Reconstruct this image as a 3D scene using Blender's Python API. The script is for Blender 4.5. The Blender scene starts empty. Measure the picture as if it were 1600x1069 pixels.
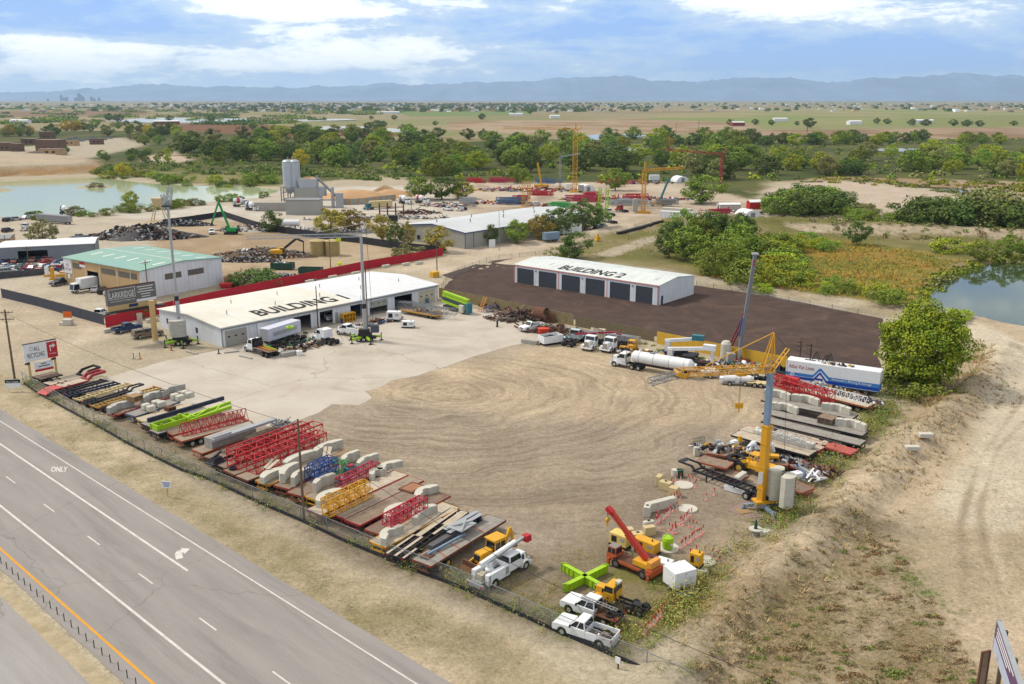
import bpy,math,random
import numpy as np
from mathutils import Vector,Matrix
random.seed(7)
C=bpy.context.scene.collection
SC=bpy.context.scene
# ---------------- camera ----------------
CAMH,FPX,HORIZ,CXP,CYP=47.0,1430.0,154.0,800.0,534.5
PITCH=math.atan((CYP-HORIZ)/FPX)
cd=bpy.data.cameras.new('camera');cam=bpy.data.objects.new('camera',cd);C.objects.link(cam)
cam.location=(0,0,CAMH);cam.rotation_euler=(math.pi/2-PITCH,0,0)
cd.sensor_width=36;cd.lens=36*FPX/1600;cd.clip_start=1;cd.clip_end=120000
SC.camera=cam
# ---------------- sky, sun, exposure ----------------
SUN_EL,SUN_AZ=math.radians(48),math.radians(-70)      # azimuth clockwise from +Y
w=bpy.data.worlds.new('World');SC.world=w;w.use_nodes=True
NT=w.node_tree;N=NT.nodes;L=NT.links;N.clear()
def mk(nt,t,**k):
    n=nt.nodes.new(t)
    for a,b in k.items():setattr(n,a,b)
    return n
def mth(nt,op,a,b=None,c=None):
    n=nt.nodes.new('ShaderNodeMath');n.operation=op
    for i,v in enumerate((a,b,c)):
        if v is None:continue
        if isinstance(v,(int,float)):n.inputs[i].default_value=v
        else:nt.links.new(v,n.inputs[i])
    return n.outputs[0]
def mixc(nt,f,a,b,bt='MIX'):
    n=nt.nodes.new('ShaderNodeMix');n.data_type='RGBA';n.blend_type=bt
    for s,v in ((n.inputs[0],f),(n.inputs[6],a),(n.inputs[7],b)):
        if isinstance(v,(int,float)):s.default_value=v
        elif isinstance(v,tuple):s.default_value=(*v[:3],1)
        else:nt.links.new(v,s)
    return n.outputs[2]
def ramp(nt,f,*st):
    n=nt.nodes.new('ShaderNodeValToRGB');e=n.color_ramp.elements
    while len(e)<len(st):e.new(0.5)
    for q,(p,c) in zip(e,st):
        q.position=p;q.color=(*c,1) if isinstance(c,tuple) else (c,c,c,1)
    nt.links.new(f,n.inputs[0]);return n.outputs[0]
def noise(nt,vec,scale,detail=4,rough=.55,dist=0.):
    n=nt.nodes.new('ShaderNodeTexNoise');n.inputs['Scale'].default_value=scale
    n.inputs['Detail'].default_value=detail;n.inputs['Roughness'].default_value=rough;n.inputs['Distortion'].default_value=dist
    if vec is not None:nt.links.new(vec,n.inputs['Vector'])
    return n.outputs[0]
sky=mk(NT,'ShaderNodeTexSky',sky_type='NISHITA',sun_disc=False,sun_elevation=SUN_EL,sun_rotation=SUN_AZ,air_density=1.0,dust_density=1.2,ozone_density=1.2)
tc=mk(NT,'ShaderNodeTexCoord');sp=mk(NT,'ShaderNodeSeparateXYZ');L.new(tc.outputs['Generated'],sp.inputs[0])
az=mth(NT,'ARCTAN2',sp.outputs[0],sp.outputs[1]);el=mth(NT,'ARCSINE',sp.outputs[2])
def cvec(sx,sy,off=0.):
    c=mk(NT,'ShaderNodeCombineXYZ');L.new(mth(NT,'MULTIPLY',az,sx),c.inputs[0]);L.new(mth(NT,'MULTIPLY',el,sy),c.inputs[1]);c.inputs[2].default_value=off
    return c.outputs[0]
def blob(px,py,wx,wy,amt):
    a0=math.atan((px-800)/1430);e0=(154-py)/1430
    u=mth(NT,'MULTIPLY',mth(NT,'SUBTRACT',az,a0),1430/wx);v=mth(NT,'MULTIPLY',mth(NT,'SUBTRACT',el,e0),1430/wy)
    r=mth(NT,'ADD',mth(NT,'MULTIPLY',u,u),mth(NT,'MULTIPLY',v,v))
    return mth(NT,'MULTIPLY',mth(NT,'EXPONENT',mth(NT,'MULTIPLY',r,-1)),amt)
n1=noise(NT,cvec(3.2,20.,3.1),1.7,9,.60,.6)
n2=noise(NT,cvec(11.,46.,9.7),1.9,8,.62,.4)
n3=noise(NT,cvec(22.,44.,5.2),2.2,8,.64,.3)
base=mth(NT,'ADD',mth(NT,'ADD',mth(NT,'MULTIPLY',n1,.56),mth(NT,'MULTIPLY',n2,.26)),mth(NT,'MULTIPLY',n3,.18))
for b in ((430,10,170,55,.16),(1190,20,190,50,.15),(620,75,150,30,.06),(90,78,120,14,.12),(1480,40,120,30,.07),(300,110,400,26,.08),(150,35,190,22,-.16),(250,62,170,13,-.12),(1330,98,330,34,-.17),(930,60,150,45,-.08),(680,60,110,12,-.08),(1010,20,90,30,-.05),(760,100,250,18,-.03),(1560,10,80,20,-.08)):
    base=mth(NT,'ADD',base,blob(*b))
CL=1.16/.11
cl=ramp(NT,base,(.38,(.24*CL,.42*CL,.80*CL)),(.45,(.36*CL,.52*CL,.80*CL)),(.52,(.50*CL,.62*CL,.80*CL)),(.565,(.86*CL,.92*CL,.97*CL)),(.63,(1.1*CL,1.1*CL,1.1*CL)))
hz=mth(NT,'EXPONENT',mth(NT,'MULTIPLY',mth(NT,'ABSOLUTE',el),-38))
cl=mixc(NT,mth(NT,'MULTIPLY',hz,.36),cl,(.84*CL,.90*CL,.96*CL))
up=ramp(NT,mth(NT,'MULTIPLY',el,1/1.5708),(.08,0.),(.35,1.))
cl=mixc(NT,up,cl,(.80*CL,.775*CL,.735*CL))           # unseen cloud deck overhead, added bright and warm to light the ground
col=mixc(NT,.9,sky.outputs[0],cl)
bg=mk(NT,'ShaderNodeBackground');bg.inputs[1].default_value=.11;L.new(col,bg.inputs[0])
wo=mk(NT,'ShaderNodeOutputWorld');L.new(bg.outputs[0],wo.inputs[0])
sd=bpy.data.lights.new('sun','SUN');sd.energy=3.0;sd.angle=math.radians(9);sd.color=(1,.93,.82)
so=bpy.data.objects.new('sun',sd);C.objects.link(so)
so.rotation_euler=Vector((math.sin(SUN_AZ)*math.cos(SUN_EL),math.cos(SUN_AZ)*math.cos(SUN_EL),math.sin(SUN_EL))).to_track_quat('Z','Y').to_euler()
vs=SC.view_settings;vs.view_transform='Standard';vs.look='None';vs.gamma=1;vs.use_curve_mapping=False;vs.exposure=0.24
SC.render.engine='CYCLES';SC.cycles.max_bounces=6;SC.cycles.diffuse_bounces=3;SC.cycles.transparent_max_bounces=12;SC.cycles.volume_bounces=0
# ---------------- helpers ----------------
_c,_s=math.cos(PITCH),math.sin(PITCH)
def P(px,py,z=0.):                       # photo pixel -> point at height z
    a=(px-CXP)/FPX;b=(CYP-py)/FPX
    Y=_c+b*_s;Z=b*_c-_s;t=(z-CAMH)/Z
    return Vector((a*t,Y*t,z))
def HT(px,py,pyt):                       # height of an upright whose foot is at px,py and whose top shows at pyt
    Y=P(px,py).y;k=(CYP-pyt)/FPX
    return CAMH+Y*(k*_c-_s)/(_c+k*_s)
def ang(a,b):return math.atan2(b[1]-a[1],b[0]-a[0])
def lin(r,g,b,k=.72):return tuple(k*((c/255/12.92) if c<10 else ((c/255+.055)/1.055)**2.4) for c in (r,g,b))
MATS={}
def mat(name,rgb,rough=.7,metal=0.,var=.12,scale=.8,stain=None,stain_amt=.4,stain_scale=.5,bump=0.,k=.72,rnd=0.,spec=.3,seam=0.):
    if name in MATS:return MATS[name]
    m=bpy.data.materials.new(name);m.use_nodes=True;nt=m.node_tree;b=nt.nodes['Principled BSDF']
    c=lin(*rgb,k=k)
    t=mk(nt,'ShaderNodeTexCoord')
    f=noise(nt,t.outputs['Object'],scale,5,.6)
    v=ramp(nt,f,(.3,1-var),(.7,1+var*.6))
    o=mixc(nt,1.,c,v,'MULTIPLY')
    if stain:
        g=noise(nt,t.outputs['Object'],stain_scale,6,.68,.4)
        o=mixc(nt,mth(nt,'MULTIPLY',ramp(nt,g,(.47,0.),(.66,1.)),stain_amt),o,lin(*stain,k=k))
    if seam:                                                  # sheet-metal laps and run-off streaks
        s2=mk(nt,'ShaderNodeSeparateXYZ');nt.links.new(t.outputs['Object'],s2.inputs[0]);u=mth(nt,'FRACT',mth(nt,'MULTIPLY',mth(nt,'ADD',s2.outputs[0],s2.outputs[1]),1/seam))
        o=mixc(nt,mth(nt,'MULTIPLY',mth(nt,'LESS_THAN',u,.11/seam),.22),o,lin(120,122,124,k=k))
        mp=mk(nt,'ShaderNodeMapping');mp.inputs['Scale'].default_value=(1.6,.12,.12) if seam>1.3 else (1.4,1.4,.1);nt.links.new(t.outputs['Object'],mp.inputs[0])
        o=mixc(nt,mth(nt,'MULTIPLY',ramp(nt,noise(nt,mp.outputs[0],1.,5,.7),(.5,0.),(.7,1.)),.30),o,lin(188,178,160,k=k))
    if rnd:
        oi=mk(nt,'ShaderNodeObjectInfo')
        h=mk(nt,'ShaderNodeHueSaturation');nt.links.new(o,h.inputs['Color'])
        nt.links.new(mth(nt,'MULTIPLY_ADD',oi.outputs['Random'],rnd,1-rnd/2),h.inputs['Value'])
        nt.links.new(mth(nt,'MULTIPLY_ADD',oi.outputs['Random'],-rnd*.1,.5+rnd*.05),h.inputs['Hue'])
        o=h.outputs[0]
    nt.links.new(o,b.inputs['Base Color']);b.inputs['Roughness'].default_value=rough;b.inputs['Metallic'].default_value=metal
    b.inputs['Specular IOR Level'].default_value=spec
    if bump:
        bn=mk(nt,'ShaderNodeBump');bn.inputs['Strength'].default_value=bump;nt.links.new(noise(nt,t.outputs['Object'],scale*6,4),bn.inputs['Height']);nt.links.new(bn.outputs[0],b.inputs['Normal'])
    MATS[name]=m;return m
class MB:
    def __init__(s):s.v=[];s.f=[];s.m=[];s.cur=0
    def mt(s,i):s.cur=i;return s
    def add(s,vs,fs):
        o=len(s.v);s.v+=[tuple(q) for q in vs];s.f+=[tuple(i+o for i in f) for f in fs];s.m+=[s.cur]*len(fs);return s
    def box(s,x0,x1,y0,y1,z0,z1):
        return s.add([(x,y,z) for z in (z0,z1) for y in (y0,y1) for x in (x0,x1)],[(0,2,3,1),(4,5,7,6),(0,1,5,4),(2,6,7,3),(0,4,6,2),(1,3,7,5)])
    def fr(s,x0,x1,y0,y1,z0,z1,tx=0,ty=0,tx2=None):     # frustum box:top inset
        tx2=tx if tx2 is None else tx2
        return s.add([(x0,y0,z0),(x1,y0,z0),(x0,y1,z0),(x1,y1,z0),(x0+tx,y0+ty,z1),(x1-tx2,y0+ty,z1),(x0+tx,y1-ty,z1),(x1-tx2,y1-ty,z1)],[(0,2,3,1),(4,5,7,6),(0,1,5,4),(2,6,7,3),(0,4,6,2),(1,3,7,5)])
    def bar(s,a,b,w_,h=None):
        a=Vector(a);b=Vector(b);d=b-a
        if d.length<1e-6:return s
        d.normalize();h=h or w_
        u=d.cross(Vector((0,0,1)) if abs(d.z)<.98 else Vector((0,1,0))).normalized();v=u.cross(d)
        u=u*w_/2;v=v*h/2
        return s.add([a-u-v,a+u-v,a+u+v,a-u+v,b-u-v,b+u-v,b+u+v,b-u+v],[(0,1,2,3),(7,6,5,4),(0,4,5,1),(1,5,6,2),(2,6,7,3),(3,7,4,0)])
    def tube(s,a,b,r,n=8,r2=None,cap=True):
        a=Vector(a);b=Vector(b);d=(b-a).normalized();r2=r if r2 is None else r2
        u=d.cross(Vector((0,0,1)) if abs(d.z)<.98 else Vector((0,1,0))).normalized();v=u.cross(d)
        vs=[]
        for q,rr in ((a,r),(b,r2)):
            for i in range(n):
                t=2*math.pi*i/n;vs.append(q+u*rr*math.cos(t)+v*rr*math.sin(t))
        fs=[(i,(i+1) % n,n+(i+1) % n,n+i) for i in range(n)]
        if cap:fs+=[tuple(reversed(range(n))),tuple(range(n,2*n))]
        return s.add(vs,fs)
    def lathe(s,prof,n=16,c=(0,0,0)):     # profile of (r,z)
        vs=[(c[0]+r*math.cos(2*math.pi*i/n),c[1]+r*math.sin(2*math.pi*i/n),c[2]+z) for r,z in prof for i in range(n)]
        fs=[(k*n+i,k*n+(i+1) % n,(k+1)*n+(i+1) % n,(k+1)*n+i) for k in range(len(prof)-1) for i in range(n)]
        fs+=[tuple(reversed(range(n))),tuple(range((len(prof)-1)*n,len(prof)*n))]
        return s.add(vs,fs)
    def prism(s,pts,a,b,ax='y'):          # outline extruded along an axis
        n=len(pts);f={'y':lambda p,t:(p[0],t,p[1]),'z':lambda p,t:(p[0],p[1],t),'x':lambda p,t:(t,p[0],p[1])}[ax]
        vs=[f(p,a) for p in pts]+[f(p,b) for p in pts]
        return s.add(vs,[tuple(range(n)),tuple(reversed(range(n,2*n)))]+[(i,n+i,n+(i+1) % n,(i+1) % n) for i in range(n)])
    def quad(s,a,b,c,d):return s.add([a,b,c,d],[(0,1,2,3)])
    def mesh(s,name,mats):
        me=bpy.data.meshes.new(name);me.from_pydata(s.v,[],s.f)
        for q in mats:me.materials.append(q)
        if len(mats)>1:me.polygons.foreach_set('material_index',s.m)
        return me
def tag(o,label=None,cat=None,group=None,kind=None):
    for k_,v in (('label',label),('category',cat),('group',group),('kind',kind)):
        if v:o[k_]=v
    return o
def fixn(me):
    import bmesh
    bm=bmesh.new();bm.from_mesh(me);bmesh.ops.recalc_face_normals(bm,faces=bm.faces);bm.to_mesh(me);bm.free()
def ob(name,mb,mats,parent=None,loc=None,rz=None,smooth=False,bev=0.):
    if not isinstance(mats,(list,tuple)):mats=[mats]
    me=mb if isinstance(mb,bpy.types.Mesh) else mb.mesh(name,mats)
    if not isinstance(mb,bpy.types.Mesh):fixn(me)
    o=bpy.data.objects.new(name,me);C.objects.link(o)
    if smooth:me.polygons.foreach_set('use_smooth',[True]*len(me.polygons))
    if bev:
        b=o.modifiers.new('bevel','BEVEL');b.width=bev;b.segments=2;b.limit_method='ANGLE';b.angle_limit=math.radians(40)
    if parent:o.parent=parent
    if loc is not None:o.location=loc
    if rz is not None:o.rotation_euler=(0,0,rz)
    return o
def thing(name,label,cat,loc=(0,0,0),rz=0.,group=None):
    o=bpy.data.objects.new(name,None);C.objects.link(o);o.location=loc;o.rotation_euler=(0,0,rz);o.empty_display_size=.3
    return tag(o,label,cat,group)
KIDS={}
def dup(root,loc,rz=None,label=None,group=None,sc=None):
    r=root.copy();C.objects.link(r);r.location=loc
    if rz is not None:r.rotation_euler=(0,0,rz)
    if label:r['label']=label
    if group:r['group']=group
    if sc:r.scale=(sc,sc,sc) if isinstance(sc,(int,float)) else sc
    for ch in list(root.children):
        c=ch.copy();C.objects.link(c);c.parent=r
        for g in ch.children:
            d=g.copy();C.objects.link(d);d.parent=c
    return r
_TXT={}
def text(mb,s,size,org,ux,uy,bold=0.,align='LEFT',width=None,lift=0.):
    """letters laid from org along ux with their tops towards uy; width stretches them"""
    key=(s,bold)
    if key not in _TXT:
        cu=bpy.data.curves.new('lettering','FONT');cu.body=s;cu.size=1;cu.offset=bold;cu.fill_mode='FRONT';cu.resolution_u=3
        o=bpy.data.objects.new('lettering',cu);C.objects.link(o)
        dg=bpy.context.evaluated_depsgraph_get();dg.update();me=bpy.data.meshes.new_from_object(o.evaluated_get(dg))
        _TXT[key]=([tuple(v.co) for v in me.vertices],[tuple(p.vertices) for p in me.polygons])
        bpy.data.objects.remove(o);bpy.data.meshes.remove(me)
    vs_,fs_=_TXT[key]
    x0=min(v[0] for v in vs_);x1=max(v[0] for v in vs_)
    kx=size if width is None else width/(x1-x0)
    ux=Vector(ux).normalized();uy=Vector(uy).normalized();nn=ux.cross(uy);org=Vector(org)+nn*lift
    dx={'LEFT':x0,'CENTER':(x0+x1)/2,'RIGHT':x1}[align]
    return mb.add([org+ux*(v[0]-dx)*kx+uy*v[1]*size for v in vs_],fs_)
def cat_rom(pts,n=8,closed=False):
    out=[];m=len(pts)
    for i in range(m if closed else m-1):
        g=lambda j:Vector(pts[j % m] if closed else pts[max(0,min(m-1,j))])
        p0,p1,p2,p3=g(i-1),g(i),g(i+1),g(i+2)
        for k in range(n):
            t=k/n;out.append(.5*((2*p1)+(p2-p0)*t+(2*p0-5*p1+4*p2-p3)*t*t+(3*p1-p0-3*p2+p3)*t**3))
    if not closed:out.append(Vector(pts[-1]))
    return out
def vnoise(x,y,seed=0):
    xi=np.floor(x).astype(np.int64);yi=np.floor(y).astype(np.int64);fx=x-xi;fy=y-yi
    fx=fx*fx*(3-2*fx);fy=fy*fy*(3-2*fy)
    def h(a,b):
        n=(a*374761393+b*668265263+seed*1442695041) & 0xffffffff
        n=((n ^ (n >> 13))*1274126177) & 0xffffffff
        return ((n ^ (n >> 16)) & 0xffff)/65535.
    return (h(xi,yi)*(1-fx)+h(xi+1,yi)*fx)*(1-fy)+(h(xi,yi+1)*(1-fx)+h(xi+1,yi+1)*fx)*fy
def fbm(x,y,seed=0,o=4):
    t=0;a=.5;q=0
    for i in range(o):t=t+a*vnoise(x*2**i,y*2**i,seed+i);q+=a;a*=.55
    return t/q
# ---------------- terrain ----------------
def grow(a,b,st,g,end):
    out=[a];
    while out[-1]<b:out.append(out[-1]+st)
    s_=st
    while out[-1]<end:s_*=g;out.append(out[-1]+s_)
    return out
xr=grow(0,120,.62,1.03,20000);XS=np.array([-v for v in xr[:0:-1]]+xr)
YS=np.array([-60.,-20,10,30,42]+grow(48,205,.62,1.012,26500))
GX,GY=np.meshgrid(XS,YS);SH=GX.shape;gx=GX.ravel();gy=GY.ravel();gz=np.zeros_like(gx)
W1=fbm(gx*.09,gy*.09,1)-.5;W2=fbm(gx*.5,gy*.5,5)-.5;W3=fbm(gx*.012,gy*.012,9)-.5
col=np.zeros((gx.size,3));col[:]=lin(200,180,142)
def pxy(pts):return [tuple(P(*p))[:2] for p in pts]
def sdist(pts,margin=60.):
    """signed distance to a polygon, positive inside; far points get -1e9"""
    a=np.array(pts);d=np.full(gx.size,-1e9)
    sel=np.where((gx>a[:,0].min()-margin) & (gx<a[:,0].max()+margin) & (gy>a[:,1].min()-margin) & (gy<a[:,1].max()+margin))[0]
    x=gx[sel];y=gy[sel];ins=np.zeros(x.size,bool);m=np.full(x.size,1e18)
    for i in range(len(a)):
        (x0,y0),(x1,y1)=a[i],a[(i+1) % len(a)]
        if y0 != y1:ins ^= ((y0>y) != (y1>y)) & (x<(x1-x0)*(y-y0)/(y1-y0)+x0)
        ex,ey=x1-x0,y1-y0;t=np.clip(((x-x0)*ex+(y-y0)*ey)/(ex*ex+ey*ey+1e-9),0,1)
        m=np.minimum(m,(x-x0-t*ex)**2+(y-y0-t*ey)**2)
    d[sel]=np.where(ins,1,-1)*np.sqrt(m);return d
def ldist(pts):
    m=np.full(gx.size,1e18)
    for (x0,y0),(x1,y1) in zip(pts,pts[1:]):
        ex,ey=x1-x0,y1-y0;t=np.clip(((gx-x0)*ex+(gy-y0)*ey)/(ex*ex+ey*ey+1e-9),0,1)
        m=np.minimum(m,(gx-x0-t*ex)**2+(gy-y0-t*ey)**2)
    return np.sqrt(m)
def sst(a,b,v):t=np.clip((v-a)/(b-a),0,1);return t*t*(3-2*t)
def zone(px,rgb,soft=1.5,warp=3.,amt=1.,k=.72,rgb2=None,sc=.05,world=False):
    global col
    d=sdist(px if world else pxy(px))+W1*2*warp+W2*warp*.8
    m=(sst(-soft,soft,d)*amt)[:,None]
    c=np.array(lin(*rgb,k=k))
    if rgb2 is not None:
        t=sst(.38,.62,fbm(gx*sc,gy*sc,77))[:,None];c=c*(1-t)+np.array(lin(*rgb2,k=k))*t
    col=col*(1-m)+c*m
    return m[:,0]
def strip(px,wid,rgb,soft=.8,warp=1.,amt=1.,k=.72):
    global col
    d=wid/2-ldist(pxy(px))+W1*2*warp+W2*warp
    m=(sst(-soft,soft,d)*amt)[:,None];col=col*(1-m)+np.array(lin(*rgb,k=k))*m
# distant plain: long bands of pale stubble, brown soil, pasture
t=fbm(gx*.0016+3,gy*.0035,21)[:,None];far=sst(620,900,gy)[:,None]
pl=np.array(lin(184,166,120))*(1-t)+np.array(lin(146,136,90))*t
t2=sst(.55,.66,fbm(gx*.0011,gy*.0028+7,33))[:,None];pl=pl*(1-t2*.7)+np.array(lin(146,122,88))*t2*.7
t3=sst(.60,.68,fbm(gx*.0013+11,gy*.0022,41))[:,None];pl=pl*(1-t3*.6)+np.array(lin(124,132,74))*t3*.75
col=col*(1-far)+pl*far
zone([(980,194),(1040,178),(1330,168),(1640,174),(1640,197),(1300,197),(1100,199)],(142,152,78),10,6,rgb2=(172,156,98),sc=.004)
zone([(610,174),(830,173),(830,180),(640,182)],(128,146,82),10,6)
zone([(1400,185),(1640,179),(1640,197),(1440,197)],(142,146,82),10,6)
zone([(-40,176),(230,173),(240,179),(-40,184)],(150,120,92),10,6)
zone([(260,195),(350,192),(620,207),(640,213),(430,214),(280,207)],(134,96,66),6,6)
zone([(700,190),(1000,186),(1180,194),(1180,206),(900,212),(700,205)],(188,160,122),10,8,rgb2=(164,132,98),sc=.01)
zone([(1140,204),(1640,199),(1640,216),(1140,222)],(180,150,116),8,8,rgb2=(150,120,92),sc=.012)
# river woods floor, crane yard, plants
zone([(-60,205),(300,205),(440,215),(700,222),(1000,215),(1200,222),(1640,215),(1640,290),(1200,283),(1170,330),(1060,292),(740,288),(600,275),(420,290),(150,262),(-60,235)],(104,106,56),8,8,rgb2=(82,92,46),sc=.03)
zone([(-40,236),(120,222),(190,214),(232,226),(200,234),(100,256),(-40,258)],(196,180,150),5,3)
zone([(-40,243),(85,243),(150,250),(160,268),(-40,272)],(206,180,142),4,4,rgb2=(184,152,112),sc=.03)
zone([(150,266),(280,262),(440,275),(440,292),(290,286)],(150,140,84),4,4,rgb2=(116,120,62),sc=.04)
zone([(228,244),(270,236),(300,250),(270,256),(225,252)],(214,186,154),3,2)
zone([(690,345),(720,285),(1060,286),(1185,315),(1150,345),(1000,350),(940,360),(840,395),(700,405)],(218,192,160),4,5,rgb2=(204,176,144),sc=.03)
zone([(100,340),(300,322),(380,308),(480,292),(640,290),(700,300),(740,335),(620,370),(560,395),(350,345)],(222,208,188),4,4,rgb2=(210,192,168),sc=.04)
zone([(205,347),(300,342),(420,350),(520,365),(700,402),(430,445),(340,445),(230,400)],(204,172,126),4,3,rgb2=(186,152,106),sc=.06)
zone([(-50,345),(120,338),(230,345),(250,420),(225,470),(150,500),(-50,455)],(208,188,158),4,3)
zone([(0,470),(150,500),(700,402),(860,375),(1000,345),(1060,352),(900,400),(700,428),(560,420),(330,470),(245,500),(60,580),(-50,560)],(220,194,158),3,3,rgb2=(206,180,142),sc=.06)
# marsh, river flats and banks on the far right
zone([(930,372),(1060,345),(1240,340),(1640,365),(1640,500),(1250,470),(1050,425),(860,402)],(156,142,92),4,5,rgb2=(124,122,66),sc=.05)
zone([(1010,372),(1060,360),(1068,352),(1100,347),(1105,352),(1040,372),(990,388),(960,402),(920,398)],(208,186,152),1.5,2)
zone([(1060,400),(1150,370),(1330,375),(1480,400),(1460,430),(1440,478),(1300,470),(1120,440)],(158,134,54),4,7,rgb2=(118,122,46),sc=.07)
zone([(1200,384),(1330,378),(1400,392),(1440,420),(1400,455),(1290,452),(1220,420)],(172,132,48),4,9,amt=.8,rgb2=(132,128,48),sc=.10)
zone([(1190,300),(1240,286),(1320,282),(1430,296),(1530,318),(1480,330),(1380,326),(1300,330),(1250,318)],(214,186,156),4,4)
zone([(1205,286),(1300,276),(1640,285),(1640,305),(1450,290),(1320,282)],(172,140,98),3,4,rgb2=(190,162,126),sc=.05)
zone([(1230,356),(1640,372),(1640,384),(1500,372),(1240,362)],(206,180,142),2,2)
zone([(1090,436),(1300,468),(1480,492),(1640,515),(1640,545),(1560,520),(1380,494),(1100,462)],(204,184,150),1.5,2,rgb2=(188,164,118),sc=.1)
# the yard
zone([(150,600),(350,545),(680,470),(860,500),(1040,560),(1240,610),(1340,660),(1290,740),(1240,800),(1120,940),(1000,1020),(830,960),(600,870),(300,720),(60,600)],(190,166,136),2,3,rgb2=(174,152,124),sc=.06)
zone([(560,850),(470,745),(330,690),(120,615),(60,600),(300,740),(560,880),(800,960),(1000,1030),(1130,930),(1100,800),(1040,735),(960,770),(930,850),(760,880)],(142,128,108),4,4,rgb2=(156,138,114),sc=.12)
zone([(545,640),(480,690),(600,740),(700,800),(840,830),(960,790),(1040,720),(1010,690),(820,650),(640,618)],(168,147,121),5,6,rgb2=(178,156,126),sc=.09)
zone([(588,606),(640,585),(770,560),(880,530),(1020,560),(1180,610),(1190,650),(1050,672),(930,665),(800,650),(680,640),(600,622)],(214,184,138),4,4,rgb2=(200,170,128),sc=.08)
zone([(1010,760),(1180,780),(1210,830),(1130,900),(1000,880),(980,800)],(150,134,116),4,4,rgb2=(166,146,122),sc=.15)
zone([(1080,870),(1130,800),(1190,812),(1150,870)],(186,158,120),3,3)
zone([(880,960),(1010,880),(1090,880),(1070,940),(1000,1010)],(150,134,100),2,3,rgb2=(140,132,72),sc=.25)
trk=zone([(560,640),(640,590),(780,560),(960,560),(1180,620),(1160,680),(1040,730),(960,790),(860,830),(720,800),(560,730),(470,680)],(184,160,126),6,3,amt=.10)
# roadside verge
zone([(-40,560),(30,600),(170,680),(300,762),(560,900),(800,1000),(960,1090),(680,1120),(420,905),(240,790),(-40,640)],(214,186,140),1.5,2,rgb2=(190,166,116),sc=.12)
zone([(200,730),(330,800),(520,905),(760,1010),(880,1075),(810,1080),(640,1000),(420,880),(240,775)],(186,164,114),2,5,amt=.75,rgb2=(160,144,92),sc=.3)
# bank and lot on the right
zone([(1085,1110),(1110,960),(1180,880),(1300,765),(1420,660),(1500,590),(1530,500),(1640,510),(1700,700),(1700,1130)],(216,186,142),2,3,rgb2=(200,172,128),sc=.07)
zone([(1110,985),(1230,880),(1380,790),(1400,880),(1480,960),(1560,1090),(1080,1110)],(186,158,112),3,5,amt=.8,rgb2=(158,134,92),sc=.22)
zone([(1090,950),(1180,850),(1290,740),(1420,630),(1500,560),(1570,540),(1560,590),(1450,660),(1320,780),(1200,900),(1120,990)],(184,152,102),1.5,3,amt=.85,rgb2=(204,174,128),sc=.2)
zone([(1470,600),(1560,520),(1700,520),(1700,640),(1530,690)],(196,170,132),3,3,amt=.7,rgb2=(206,178,136),sc=.1)
strip([(1470,506),(1520,516),(1568,538),(1594,580),(1592,650),(1560,730),(1530,800)],9,(226,204,168),1.4,1.,1.)
strip([(1490,1010),(1508,900),(1500,820),(1530,720),(1600,620)],.5,(176,148,112),.3,.4,.75)
strip([(1580,960),(1540,860),(1530,800),(1560,700),(1640,620)],.5,(176,148,112),.3,.4,.75)
strip([(1600,990),(1556,870),(1548,800),(1580,700)],.4,(224,196,156),.3,.4,.7)
veg=np.zeros(gx.size)
for q_,s_,a_ in (([(1100,985),(1230,880),(1370,790),(1400,860),(1470,950),(1560,1100),(1060,1110)],5,1.),([(-40,600),(170,690),(300,770),(560,905),(900,1060),(820,1080),(640,1010),(420,890),(240,785),(-40,660)],3,.7),([(1090,960),(1180,860),(1300,750),(1430,640),(1540,540),(1580,560),(1450,680),(1320,800),(1200,930),(1120,1010)],2,.8),([(1330,790),(1440,690),(1640,640),(1640,1090),(1540,1090)],5,.35),([(900,400),(1000,345),(1640,345),(1640,400),(1240,380),(1100,430)],6,.7),([(880,990),(960,860),(1120,880),(1060,1010)],3,.6)):veg=np.maximum(veg,a_*sst(-s_,s_,sdist(pxy(q_))+W1*8+W2*3))
lum=col@np.array([.3,.59,.11]);ds=(1-.30*sst(.14,.28,lum)*(1-.3*sst(600,900,gy)))[:,None];col=(lum[:,None]+(col-lum[:,None])*ds)*(1-(1-np.array([.99,1.,.985]))*sst(.1,.2,lum)[:,None])
# heights
def ridge(px,wid,h,sharp=1.,var=.35):
    global gz
    d=ldist(pxy(px));f=1-sst(0,wid,d*(1+.5*W1));gz=np.maximum(gz,h*(f**sharp)*(1+var*2*W2)) if h>0 else gz
bank=[(1030,1110),(1102,1000),(1160,940),(1243,862),(1330,785),(1428,692),(1500,630),(1560,575),(1575,548)]
ridge(bank,5.0,1.5,1.2,.45)
ridge([(1090,985),(1130,1010),(1190,1050),(1260,1090)],3.2,1.1,1.3,.7)
ridge([(1080,436),(1240,458),(1440,486),(1520,502)],7,.9,1,.3)
ridge([(1060,352),(1230,352),(1640,374)],14,3.0,.8,.2)
ridge([(900,372),(1000,352),(1120,344)],9,1.2,.8,.2)
ridge([(1000,345),(1120,335),(1180,352),(1210,360)],12,1.6,.8,.3)
LP=[(-160,292),(-20,284),(60,279),(155,276),(215,284),(290,289),(380,289),(440,297),(400,308),(310,316),(230,322),(130,333),(0,338),(-160,342)]
RPD=[(1446,462),(1452,446),(1480,432),(1512,416),(1560,408),(1640,408),(1760,430),(1760,540),(1640,512),(1520,492),(1462,478)]
cl_=sdist(pxy([(-170,286),(-20,277),(60,274),(158,270),(160,262),(130,256),(60,250),(-170,255)]))
gz=np.maximum(gz,6.5*sst(-1,5,cl_+W1*5)*(1-.12*(W1+.5)))
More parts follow.
